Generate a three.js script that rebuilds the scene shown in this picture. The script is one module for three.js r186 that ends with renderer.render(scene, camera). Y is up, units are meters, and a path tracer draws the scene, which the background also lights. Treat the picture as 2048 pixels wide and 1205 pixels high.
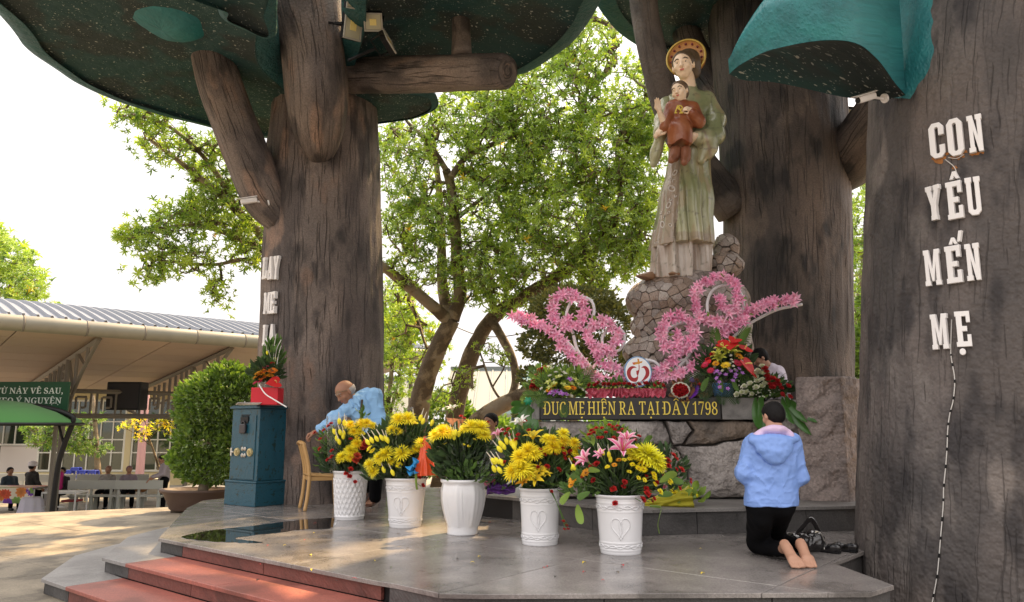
import * as THREE from 'three';
import { mergeGeometries, mergeVertices, toCreasedNormals } from 'three/addons/utils/BufferGeometryUtils.js';
import { RoundedBoxGeometry } from 'three/addons/geometries/RoundedBoxGeometry.js';
import { ImprovedNoise } from 'three/addons/math/ImprovedNoise.js';
import { FontLoader } from 'three/addons/loaders/FontLoader.js';
import { TextGeometry } from 'three/addons/geometries/TextGeometry.js';

// ------------------------------------------------------------------ camera, sky, sun, exposure
const scene = new THREE.Scene();
const EYE = 1.485, FPX = 1500, PITCH = Math.atan(247.5 / 1500);
const camera = new THREE.PerspectiveCamera(2 * Math.atan(602.5 / FPX) * 180 / Math.PI, 2048 / 1205, 0.1, 600);
camera.position.set(0, EYE, 0);
camera.rotation.set(PITCH, 0, 0);
scene.add(camera);
const renderer = new THREE.WebGLRenderer();
renderer.toneMapping = THREE.LinearToneMapping;
renderer.toneMappingExposure = 2.35;
renderer.shadowMap.enabled = true;
const SUN = new THREE.Vector3(0.28, 0.80, -0.53).normalize();
{ // bright hazy sky: warm white, brightest around the sun, paler and a little darker towards the horizon
  const w = 256, h = 128, data = new Float32Array(w * h * 4), d = new THREE.Vector3();
  for (let j = 0; j < h; j++) for (let i = 0; i < w; i++) {
    const th = (j + 0.5) / h * Math.PI - Math.PI / 2, ph = (i + 0.5) / w * 2 * Math.PI - Math.PI;
    d.set(Math.cos(th) * Math.cos(ph), Math.sin(th), Math.cos(th) * Math.sin(ph));
    const c = Math.max(0, d.dot(SUN)), up = Math.max(0, d.y);
    const L = 0.53 + 0.85 * up * up + 1.1 * Math.pow(c, 14);
    data.set([L, L * 0.95, L * 0.93, 1], (j * w + i) * 4);
  }
  const sky = new THREE.DataTexture(data, w, h, THREE.RGBAFormat, THREE.FloatType);
  sky.mapping = THREE.EquirectangularReflectionMapping; sky.magFilter = THREE.LinearFilter; sky.needsUpdate = true;
  scene.background = sky; scene.environment = sky;
}
const sun = new THREE.DirectionalLight(0xffd9a0, 4.2);
sun.position.copy(SUN).multiplyScalar(60); sun.castShadow = true; sun.shadow.radius = 2;
Object.assign(sun.shadow.camera, { left: -30, right: 30, top: 30, bottom: -30, near: 1, far: 140 });
sun.shadow.mapSize.set(4096, 4096);
scene.add(sun); scene.add(sun.target);

// ------------------------------------------------------------------ helpers
const V = (x, y, z) => new THREE.Vector3(x, y, z);
const rng = (s) => () => { s |= 0; s = s + 0x6D2B79F5 | 0; let t = Math.imul(s ^ s >>> 15, 1 | s); t = t + Math.imul(t ^ t >>> 7, 61 | t) ^ t; return ((t ^ t >>> 14) >>> 0) / 4294967296; };
const IN = new ImprovedNoise();
const nz = (x, y, z) => IN.noise(x + 31.7, y + 57.3, z + 91.1);
const fbm = (x, y, z, o = 4) => { let s = 0, a = 0.5; for (let i = 0; i < o; i++) { s += a * nz(x, y, z); x *= 2.03; y *= 2.03; z *= 2.03; a *= 0.5; } return s; };
const clamp = (x, a = 0, b = 1) => Math.min(b, Math.max(a, x)), mix = (a, b, t) => a + (b - a) * t;
const sstep = (a, b, x) => { const t = clamp((x - a) / (b - a)); return t * t * (3 - 2 * t); };
const cp = Math.cos(PITCH), sp = Math.sin(PITCH);
const ray = (u, v) => { const x = (u - 1024) / FPX, y = (602.5 - v) / FPX; return V(x, sp + y * cp, -cp + y * sp); };
const at = (u, v, d) => { const r = ray(u, v); return r.multiplyScalar(d / -r.z).add(V(0, EYE, 0)); };         // a point at distance d in front
const onY = (u, v, y) => { const r = ray(u, v); return r.multiplyScalar((y - EYE) / r.y).add(V(0, EYE, 0)); };  // a point on a level plane
const used = {};
const numbered = (n) => { const k = used[n] = (used[n] ?? -1) + 1; return k ? n + '_' + String(k).padStart(3, '0') : n; };
function tag(o, label, category, group, kind) {
  if (label) o.userData.label = label;
  if (category) o.userData.category = category;
  if (group) o.userData.group = group;
  if (kind) o.userData.kind = kind;
  return o;
}
function shade(m) { m.castShadow = true; m.receiveShadow = true; return m; }
function thing(name, pos, label, category, group) { const g = new THREE.Group(); g.name = numbered(name); g.position.copy(pos); scene.add(g); return tag(g, label, category, group); }
// a part whose geometry is given in world coordinates
function part(g, name, geo, mat, label) {
  const o = new THREE.Vector3(); for (let p = g; p && p !== scene; p = p.parent) o.add(p.position);
  geo.translate(-o.x, -o.y, -o.z);
  const m = shade(new THREE.Mesh(geo, mat)); m.name = name; g.add(m); if (label) m.userData.label = label; return m;
}
// a part with a shared geometry, placed at a world position
const _q = new THREE.Quaternion();
function put(g, name, geo, mat, pos, quat, s = 1) {
  const m = shade(new THREE.Mesh(geo, mat)); m.name = name; m.position.copy(pos);
  for (let p = g; p && p !== scene; p = p.parent) m.position.sub(p.position);
  if (quat) m.quaternion.copy(quat); if (s.isVector3) m.scale.copy(s); else m.scale.setScalar(s);
  g.add(m); return m;
}
function solo(name, geo, mat, label, category, group, kind) { const m = shade(new THREE.Mesh(geo, mat)); m.name = numbered(name); scene.add(m); return tag(m, label, category, group, kind); }
function struct(name, geo, mat) { return solo(name, geo, mat, null, null, null, 'structure'); }
const merge = (l) => mergeGeometries(l.map((g) => { const k = g.index ? g.toNonIndexed() : g; for (const n of Object.keys(k.attributes)) if (!['position', 'normal', 'uv', 'color'].includes(n)) k.deleteAttribute(n); return k; }));
const box = (w, h, d, x = 0, y = 0, z = 0) => new THREE.BoxGeometry(w, h, d).translate(x, y, z);
const rbox = (w, h, d, x = 0, y = 0, z = 0, r = 0.01) => new RoundedBoxGeometry(w, h, d, 2, Math.min(r, w / 2.1, h / 2.1, d / 2.1)).translate(x, y, z);
const quatTo = (dir, spin = 0) => new THREE.Quaternion().setFromUnitVectors(V(0, 1, 0), dir.clone().normalize()).multiply(_q.setFromAxisAngle(V(0, 1, 0), spin));
const spline = (pts, n = 24, closed = false, tens = 0.5) => new THREE.CatmullRomCurve3(pts, closed, 'catmullrom', tens).getPoints(n);
// a bar of square or round section between two points
function bar(a, b, w, h = w, seg = 4) {
  const d = b.clone().sub(a), L = d.length();
  const g = seg === 4 ? new THREE.BoxGeometry(w, L, h) : new THREE.CylinderGeometry(w / 2, w / 2, L, seg);
  g.applyQuaternion(quatTo(d)); return g.translate((a.x + b.x) / 2, (a.y + b.y) / 2, (a.z + b.z) / 2);
}
// a tapered, possibly uneven tube along a path; uv in metres
function loft(path, rad, seg = 16, { disp, cap = 3, col, flat = 1 } = {}) {
  const n = path.length, pos = [], uv = [], cols = [], idx = [], R = (i) => typeof rad === 'function' ? rad(i / (n - 1), i) : Array.isArray(rad) ? rad[i] : rad;
  let t = path[1].clone().sub(path[0]).normalize(), nrm = Math.abs(t.y) > 0.9 ? V(1, 0, 0) : V(0, 1, 0); nrm.addScaledVector(t, -nrm.dot(t)).normalize();
  let L = 0; const ring = [];
  for (let i = 0; i < n; i++) {
    const t2 = path[Math.min(n - 1, i + 1)].clone().sub(path[Math.max(0, i - 1)]).normalize();
    nrm.applyQuaternion(new THREE.Quaternion().setFromUnitVectors(t, t2)); nrm.addScaledVector(t2, -nrm.dot(t2)).normalize(); t = t2;
    const b = t.clone().cross(nrm); if (i) L += path[i].distanceTo(path[i - 1]);
    const r = R(i);
    for (let j = 0; j <= seg; j++) {
      const a = j % seg / seg * Math.PI * 2, dir = nrm.clone().multiplyScalar(Math.cos(a)).addScaledVector(b, Math.sin(a) * flat), p = path[i].clone().addScaledVector(dir, r);
      if (disp) p.addScaledVector(dir, disp(p, a, L, i / (n - 1)));
      pos.push(p.x, p.y, p.z); uv.push(j / seg * 2 * Math.PI * Math.max(0.02, typeof rad === 'number' ? rad : R(n >> 1)), L); if (col) cols.push(...col(p));
    }
  }
  const w = seg + 1;
  for (let i = 0; i < n - 1; i++) for (let j = 0; j < seg; j++) { const a = i * w + j; idx.push(a, a + 1, a + w, a + 1, a + w + 1, a + w); }
  const addCap = (i, flip) => { const c = pos.length / 3, p = path[i]; pos.push(p.x, p.y, p.z); uv.push(0, 0); if (col) cols.push(...col(p)); for (let j = 0; j < seg; j++) flip ? idx.push(c, i * w + j + 1, i * w + j) : idx.push(c, i * w + j, i * w + j + 1); };
  if (cap & 1) addCap(0, true); if (cap & 2) addCap(n - 1, false);
  const g = new THREE.BufferGeometry(); g.setAttribute('position', new THREE.Float32BufferAttribute(pos, 3)); g.setAttribute('uv', new THREE.Float32BufferAttribute(uv, 2));
  if (col) g.setAttribute('color', new THREE.Float32BufferAttribute(cols, 3));
  g.setIndex(idx); g.computeVertexNormals();
  const N = g.attributes.normal; // close the seam
  for (let i = 0; i < n; i++) { const a = i * w, b = a + seg, x = N.getX(a) + N.getX(b), y = N.getY(a) + N.getY(b), z = N.getZ(a) + N.getZ(b), l = Math.hypot(x, y, z) || 1; N.setXYZ(a, x / l, y / l, z / l); N.setXYZ(b, x / l, y / l, z / l); }
  return g;
}
const tube = (pts, r, seg = 6, n = 0, closed = false) => { const p = n ? spline(pts, n, closed) : pts; return loft(p, r, seg); };
// a flat plate from a plan outline [x,z], between heights y0 and y1, with a small chamfer at the top
function plate(poly, y0, y1, ch = 0.006) {
  const n = poly.length; let A = 0; for (let i = 0; i < n; i++) { const p = poly[i], q = poly[(i + 1) % n]; A += p[0] * q[1] - q[0] * p[1]; }
  const P = A > 0 ? poly.slice().reverse() : poly;
  const inset = (k) => { const c = []; for (let i = 0; i < n; i++) { const a = P[(i + n - 1) % n], b = P[i], d = P[(i + 1) % n]; let e1 = [b[0] - a[0], b[1] - a[1]], e2 = [d[0] - b[0], d[1] - b[1]]; const l1 = Math.hypot(...e1) || 1, l2 = Math.hypot(...e2) || 1; e1 = [e1[0] / l1, e1[1] / l1]; e2 = [e2[0] / l2, e2[1] / l2]; const m = [e1[1] + e2[1], -e1[0] - e2[0]], ml = Math.hypot(...m) || 1; const cs = Math.max(0.4, (e1[1] * m[0] - e1[0] * m[1]) / ml); c.push([b[0] - m[0] / ml * k / cs * -1, b[1] - m[1] / ml * k / cs * -1]); } return c; };
  const q = inset(ch), bad = q.some((p, i) => !isFinite(p[0])); const top = bad ? P : q;
  const pos = [], uv = [];
  const tri = (a, b, c) => { for (const p of [a, b, c]) { pos.push(...p); uv.push(p[0] + p[1] * 0.3, p[2] + p[1]); } };
  for (let i = 0; i < n; i++) { const k = (i + 1) % n;
    const a0 = [P[i][0], y0, P[i][1]], b0 = [P[k][0], y0, P[k][1]], a1 = [P[i][0], y1 - ch, P[i][1]], b1 = [P[k][0], y1 - ch, P[k][1]], a2 = [top[i][0], y1, top[i][1]], b2 = [top[k][0], y1, top[k][1]];
    tri(a0, b0, b1); tri(a0, b1, a1); tri(a1, b1, b2); tri(a1, b2, a2); }
  for (const f of THREE.ShapeUtils.triangulateShape(top.map((p) => new THREE.Vector2(p[0], p[1])), [])) { const [a, b, c] = f.map((i) => [top[i][0], y1, top[i][1]]); const s = (b[0] - a[0]) * (c[2] - a[2]) - (b[2] - a[2]) * (c[0] - a[0]); s < 0 ? tri(a, b, c) : tri(a, c, b); }
  const g = new THREE.BufferGeometry(); g.setAttribute('position', new THREE.Float32BufferAttribute(pos, 3)); g.setAttribute('uv', new THREE.Float32BufferAttribute(uv, 2)); g.computeVertexNormals(); return g;
}
// clip a polygon by a convex quad (both plan outlines)
function clip(poly, quad) {
  let A = 0; for (let i = 0; i < quad.length; i++) { const p = quad[i], q = quad[(i + 1) % quad.length]; A += p[0] * q[1] - q[0] * p[1]; }
  const Q = A > 0 ? quad : quad.slice().reverse(); let out = poly;
  for (let i = 0; i < Q.length && out.length; i++) { const a = Q[i], b = Q[(i + 1) % Q.length], side = (p) => (b[0] - a[0]) * (p[1] - a[1]) - (b[1] - a[1]) * (p[0] - a[0]); const nx = [];
    for (let k = 0; k < out.length; k++) { const p = out[k], q = out[(k + 1) % out.length], sp_ = side(p), sq = side(q); if (sp_ >= 0) nx.push(p); if (sp_ * sq < 0) { const t = sp_ / (sp_ - sq); nx.push([p[0] + (q[0] - p[0]) * t, p[1] + (q[1] - p[1]) * t]); } }
    out = nx; }
  const r = []; for (const p of out) if (!r.length || Math.hypot(p[0] - r[r.length - 1][0], p[1] - r[r.length - 1][1]) > 1e-4) r.push(p);
  if (r.length > 1 && Math.hypot(r[0][0] - r[r.length - 1][0], r[0][1] - r[r.length - 1][1]) < 1e-4) r.pop();
  return r;
}
const area = (p) => { let A = 0; for (let i = 0; i < p.length; i++) { const a = p[i], b = p[(i + 1) % p.length]; A += a[0] * b[1] - b[0] * a[1]; } return Math.abs(A / 2); };

// ---- bodies: distance fields meshed with surface nets
const C = (a, b, ra, rb = ra) => ({ a, b, ra, rb });                                     // tapered limb
const E = (c, rx, ry, rz, ex = 0, ey = 0, ez = 0) => ({ c, r: V(rx, ry, rz), q: new THREE.Quaternion().setFromEuler(new THREE.Euler(ex, ey, ez)).invert() });
const _p = new THREE.Vector3();
function primDist(o, p) {
  if (o.r) { _p.copy(p).sub(o.c).applyQuaternion(o.q); const k0 = Math.hypot(_p.x / o.r.x, _p.y / o.r.y, _p.z / o.r.z), k1 = Math.hypot(_p.x / (o.r.x * o.r.x), _p.y / (o.r.y * o.r.y), _p.z / (o.r.z * o.r.z)); return k1 < 1e-9 ? -Math.min(o.r.x, o.r.y, o.r.z) : k0 * (k0 - 1) / k1; }
  const { a, b } = o, bx = b.x - a.x, by = b.y - a.y, bz = b.z - a.z, px = p.x - a.x, py = p.y - a.y, pz = p.z - a.z;
  const h = clamp((px * bx + py * by + pz * bz) / (bx * bx + by * by + bz * bz || 1));
  return Math.hypot(px - bx * h, py - by * h, pz - bz * h) - mix(o.ra, o.rb, h);
}
const field = (prims, k = 0.04) => (p) => { let d = 1e3; for (const o of prims) { const e = primDist(o, p); const h = Math.max(k - Math.abs(d - e), 0) / k; d = Math.min(d, e) - h * h * k * 0.25; } return d; };
function bounds(prims, pad = 0.05) {
  const b = new THREE.Box3(); for (const o of prims) { if (o.r) { const m = Math.max(o.r.x, o.r.y, o.r.z); b.expandByPoint(o.c.clone().subScalar(m)); b.expandByPoint(o.c.clone().addScalar(m)); } else { b.expandByPoint(o.a.clone().subScalar(o.ra)); b.expandByPoint(o.a.clone().addScalar(o.ra)); b.expandByPoint(o.b.clone().subScalar(o.rb)); b.expandByPoint(o.b.clone().addScalar(o.rb)); } }
  return b.expandByScalar(pad);
}
function nets(f, b, cell, col) {
  const nx = Math.ceil((b.max.x - b.min.x) / cell) + 1, ny = Math.ceil((b.max.y - b.min.y) / cell) + 1, nzz = Math.ceil((b.max.z - b.min.z) / cell) + 1;
  const F = new Float32Array(nx * ny * nzz), p = V(0, 0, 0), id = (i, j, k) => i + nx * (j + ny * k);
  const S = 4; // coarse cells first: where the field is far from the surface its fine cells keep that value
  for (let k = 0; k < nzz; k += S) for (let j = 0; j < ny; j += S) for (let i = 0; i < nx; i += S) {
    p.set(b.min.x + (i + S / 2) * cell, b.min.y + (j + S / 2) * cell, b.min.z + (k + S / 2) * cell); const v0 = f(p), far = Math.abs(v0) > cell * S * 1.9;
    for (let c = k; c < Math.min(nzz, k + S); c++) for (let bb = j; bb < Math.min(ny, j + S); bb++) for (let a = i; a < Math.min(nx, i + S); a++) { if (far) F[id(a, bb, c)] = v0; else { p.set(b.min.x + a * cell, b.min.y + bb * cell, b.min.z + c * cell); F[id(a, bb, c)] = f(p); } }
  }
  const vid = new Int32Array(nx * ny * nzz).fill(-1), pos = [], idx = [];
  for (let k = 0; k < nzz - 1; k++) for (let j = 0; j < ny - 1; j++) for (let i = 0; i < nx - 1; i++) {
    let m = 0; for (let c = 0; c < 8; c++) if (F[id(i + (c & 1), j + (c >> 1 & 1), k + (c >> 2))] < 0) m |= 1 << c;
    if (m === 0 || m === 255) continue; let n = 0, x = 0, y = 0, z = 0;
    for (let e = 0; e < 12; e++) { const ax = e >> 2, o = e & 3; let c0 = ax === 0 ? o << 1 : ax === 1 ? (o & 1) | (o & 2) << 1 : o, c1 = c0 | 1 << ax; if ((m >> c0 & 1) === (m >> c1 & 1)) continue;
      const f0 = F[id(i + (c0 & 1), j + (c0 >> 1 & 1), k + (c0 >> 2))], f1 = F[id(i + (c1 & 1), j + (c1 >> 1 & 1), k + (c1 >> 2))], t = f0 / (f0 - f1);
      x += (c0 & 1) + (ax === 0 ? t : 0); y += (c0 >> 1 & 1) + (ax === 1 ? t : 0); z += (c0 >> 2) + (ax === 2 ? t : 0); n++; }
    vid[id(i, j, k)] = pos.length / 3; pos.push(b.min.x + (i + x / n) * cell, b.min.y + (j + y / n) * cell, b.min.z + (k + z / n) * cell);
  }
  const quad = (a, b2, c, d, flip) => { if (a < 0 || b2 < 0 || c < 0 || d < 0) return; flip ? idx.push(a, c, b2, a, d, c) : idx.push(a, b2, c, a, c, d); };
  for (let k = 1; k < nzz - 1; k++) for (let j = 1; j < ny - 1; j++) for (let i = 1; i < nx - 1; i++) { const s = F[id(i, j, k)] < 0;
    if (s !== F[id(i + 1, j, k)] < 0) quad(vid[id(i, j - 1, k - 1)], vid[id(i, j, k - 1)], vid[id(i, j, k)], vid[id(i, j - 1, k)], !s);
    if (s !== F[id(i, j + 1, k)] < 0) quad(vid[id(i - 1, j, k - 1)], vid[id(i - 1, j, k)], vid[id(i, j, k)], vid[id(i, j, k - 1)], !s);
    if (s !== F[id(i, j, k + 1)] < 0) quad(vid[id(i - 1, j - 1, k)], vid[id(i, j - 1, k)], vid[id(i, j, k)], vid[id(i - 1, j, k)], !s); }
  const g = new THREE.BufferGeometry(); g.setAttribute('position', new THREE.Float32BufferAttribute(pos, 3)); g.setIndex(idx);
  const nv = pos.length / 3, N = new Float32Array(pos.length), h = cell * 0.5;
  for (let i = 0; i < nv; i++) { const q = V(pos[3 * i], pos[3 * i + 1], pos[3 * i + 2]), e = (dx, dy, dz) => { p.set(q.x + dx, q.y + dy, q.z + dz); return f(p); };
    let gx = e(h, 0, 0) - e(-h, 0, 0), gy = e(0, h, 0) - e(0, -h, 0), gz = e(0, 0, h) - e(0, 0, -h); const l = Math.hypot(gx, gy, gz) || 1; N.set([gx / l, gy / l, gz / l], 3 * i); }
  g.setAttribute('normal', new THREE.BufferAttribute(N, 3));
  const uv = new Float32Array(nv * 2); for (let i = 0; i < nv; i++) { uv[2 * i] = pos[3 * i] + pos[3 * i + 2] * 0.7; uv[2 * i + 1] = pos[3 * i + 1] + pos[3 * i + 2] * 0.3; } g.setAttribute('uv', new THREE.BufferAttribute(uv, 2));
  if (col) { const cc = new Float32Array(pos.length); for (let i = 0; i < nv; i++) cc.set(col(V(pos[3 * i], pos[3 * i + 1], pos[3 * i + 2]), V(N[3 * i], N[3 * i + 1], N[3 * i + 2])), 3 * i); g.setAttribute('color', new THREE.BufferAttribute(cc, 3)); }
  return g;
}
// body(prims): the joined surface; wrinkle(p) is added to the field, cut(p) > 0 is removed
function body(prims, cell, { k = 0.04, wrinkle, cut, col, pad = 0.04 } = {}) {
  const f0 = field(prims, k), f = (p) => { let d = f0(p); if (wrinkle && Math.abs(d) < 0.12) d += wrinkle(p); if (cut) d = Math.max(d, cut(p)); return d; };
  return nets(f, bounds(prims, pad), cell, col);
}

// ---- computed textures
const hash = (x, y, s) => { let h = Math.imul(x, 374761393) + Math.imul(y, 668265263) + Math.imul(s, 2147483647 ^ 0x5bd1e995) | 0; h = Math.imul(h ^ h >>> 13, 1274126177); return ((h ^ h >>> 16) >>> 0) / 4294967296; };
function vn(x, y, per, s) {  const xi = Math.floor(x), yi = Math.floor(y), fx = x - xi, fy = y - yi, u = fx * fx * (3 - 2 * fx), v = fy * fy * (3 - 2 * fy), X0 = xi % per, X1 = (xi + 1) % per, Y0 = yi % per, Y1 = (yi + 1) % per; const a = hash(X0, Y0, s), b = hash(X1, Y0, s), c = hash(X0, Y1, s), d = hash(X1, Y1, s); return mix(mix(a, b, u), mix(c, d, u), v); }
function tfbm(u, v, per, o, s) { let a = 0.5, t = 0, n = 0; for (let i = 0; i < o; i++) { t += a * vn(u * per, v * per, per, s + i); n += a; a *= 0.5; per *= 2; } return t / n; } // tileable, 0..1
function tex(size, fn, { rep = [1, 1], srgb = false, h = size } = {}) {
  const d = new Uint8Array(size * h * 4);
  for (let j = 0; j < h; j++) for (let i = 0; i < size; i++) { const c = fn(i / size, j / h, i, j); const q = typeof c === 'number' ? [c, c, c] : c; const o = (j * size + i) * 4; for (let k = 0; k < 3; k++) d[o + k] = clamp(srgb ? Math.pow(clamp(q[k]), 1 / 2.2) : q[k]) * 255; d[o + 3] = 255; }
  const t = new THREE.DataTexture(d, size, h, THREE.RGBAFormat); t.wrapS = t.wrapT = THREE.RepeatWrapping; t.magFilter = THREE.LinearFilter; t.repeat.set(...rep); if (srgb) t.colorSpace = THREE.SRGBColorSpace; t.needsUpdate = true; return t;
}
const std = (r, g, b, rough = 0.7, o = {}) => new THREE.MeshStandardMaterial({ color: new THREE.Color().setRGB(r, g, b), roughness: rough, ...o });
const phy = (r, g, b, rough = 0.7, o = {}) => new THREE.MeshPhysicalMaterial({ color: new THREE.Color().setRGB(r, g, b), roughness: rough, ...o });
// ------------------------------------------------------------------ materials
const bump = {
  pits: tex(512, (u, v) => 0.6 * tfbm(u, v, 16, 5, 3) + 0.4 * Math.pow(tfbm(u, v, 48, 3, 9), 2)),
  rough: tex(512, (u, v) => tfbm(u, v, 6, 7, 21)),
  tint: tex(256, (u, v) => { const k = 0.6 + 0.6 * tfbm(u, v, 5, 6, 4); return [k, k, k]; }),
  cloth: tex(256, (u, v) => 0.7 * tfbm(u, v, 5, 4, 5) + 0.3 * tfbm(u * 1, v * 1, 64, 1, 8)),
};
// bark-like moulded concrete: long vertical cracks, pits and blotches of paint; one tile is 2.4 m wide and 4.8 m high
const BW = 768, BH = 1536, barkH = new Float32Array(BW * BH).fill(1);
{
  const r = rng(77);
  for (let n = 0; n < 330; n++) { let x = r() * BW, y = r() * BH, len = 40 + r() * r() * 420, w = 0.8 + r() * 1.4, dx = (r() - 0.5) * 0.12, dep = 0.35 + 0.6 * r();
    for (let k = 0; k < len; k++) { dx += (r() - 0.5) * 0.10; dx *= 0.95; x += dx; const ww = w * Math.sin(Math.PI * (k + 1) / (len + 1)) + 0.3;
      for (let i = -4; i <= 4; i++) { const xx = ((Math.round(x) + i) % BW + BW) % BW, yy = (Math.floor(y + k)) % BH, o = yy * BW + xx; barkH[o] = Math.min(barkH[o], 1 - dep * clamp(1.3 - Math.abs(Math.round(x) + i - x) / ww)); } } }
}
const barkBump = tex(BW, (u, v, i, j) => 0.55 * barkH[j * BW + i] + 0.32 * tfbm(u, v, 9, 4, 2) + 0.13 * vn(u * 150, v * 300, 600, 31), { h: BH, rep: [1 / 2.4, 1 / 4.8] });
const greyBump = tex(BW, (u, v, i, j) => 0.25 * barkH[j * BW + i] + 0.4 * tfbm(u, v, 9, 4, 2) + 0.35 * tfbm(u, v * 2 % 1, 70, 2, 31), { h: BH, rep: [1 / 2.4, 1 / 4.8] });
const barkF = new Float32Array(BW * BH * 4);
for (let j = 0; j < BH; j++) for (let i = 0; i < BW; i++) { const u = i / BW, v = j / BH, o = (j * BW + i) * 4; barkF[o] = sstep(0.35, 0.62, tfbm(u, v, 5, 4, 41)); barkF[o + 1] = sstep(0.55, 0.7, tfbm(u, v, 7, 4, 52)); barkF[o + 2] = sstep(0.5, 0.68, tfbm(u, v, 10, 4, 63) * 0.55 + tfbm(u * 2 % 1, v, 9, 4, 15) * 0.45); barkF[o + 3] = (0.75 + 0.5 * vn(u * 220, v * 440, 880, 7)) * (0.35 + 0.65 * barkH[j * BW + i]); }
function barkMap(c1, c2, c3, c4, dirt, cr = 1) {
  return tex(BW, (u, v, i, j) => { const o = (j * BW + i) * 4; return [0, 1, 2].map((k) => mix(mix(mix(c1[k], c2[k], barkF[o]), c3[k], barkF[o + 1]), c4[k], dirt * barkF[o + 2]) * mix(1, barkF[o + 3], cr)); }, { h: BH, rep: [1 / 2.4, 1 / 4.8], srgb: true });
}
const specks = tex(768, (u, v) => { const n = tfbm(u, v, 6, 5, 14); let w = 0; for (const [per, th, s] of [[44, 0.80, 3], [80, 0.84, 5], [130, 0.87, 6]]) { const x = u * per, y = v * per, xi = Math.floor(x), yi = Math.floor(y); if (hash(xi, yi, s) > th + 0.22 * (tfbm(u, v, 4, 3, 88) - 0.42)) { const cx = xi + 0.25 + 0.5 * hash(xi, yi, s + 20), cy = yi + 0.25 + 0.5 * hash(xi, yi, s + 40), rr = (0.04 + 0.13 * hash(xi, yi, s + 60)), an = hash(xi, yi, s + 9) * 6.28, ax = Math.cos(an), ay = Math.sin(an), dx = x - cx, dy = y - cy; if (Math.hypot((dx * ax + dy * ay) * 0.55, dx * ay - dy * ax) < rr) w = Math.max(w, 0.4 + 0.6 * hash(xi, yi, s + 80)); } }
  const d = sstep(0.42, 0.62, n); return [mix(mix(0.007, 0.014, d), 0.42, w), mix(mix(0.048, 0.028, d), 0.44, w), mix(mix(0.05, 0.029, d), 0.40, w)]; }, { rep: [1 / 3, 1 / 3], srgb: true });
const granite = (c, s, stain = 0.25) => tex(512, (u, v, i, j) => { const g = hash(i >> 1, j >> 1, s), f = tfbm(u, v, 120, 2, s + 3), m = tfbm(u, v, 4, 4, s + 9), k = (0.72 + 0.3 * g + 0.35 * (f - 0.5)) * (1 - stain * sstep(0.5, 0.75, m)) * (1 + stain * 0.5 * sstep(0.5, 0.25, m)); return c.map((x) => x * k); }, { rep: [1 / 1.3, 1 / 1.3], srgb: true });
const stoneMap = (c, c2, s) => tex(512, (u, v) => { const a = tfbm(u, v, 4, 7, s), b = tfbm(u, v, 60, 3, s + 5), k = 0.65 + 0.7 * b; return c.map((x, i) => mix(x, c2[i], sstep(0.4, 0.65, a)) * k); }, { srgb: true });
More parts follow.
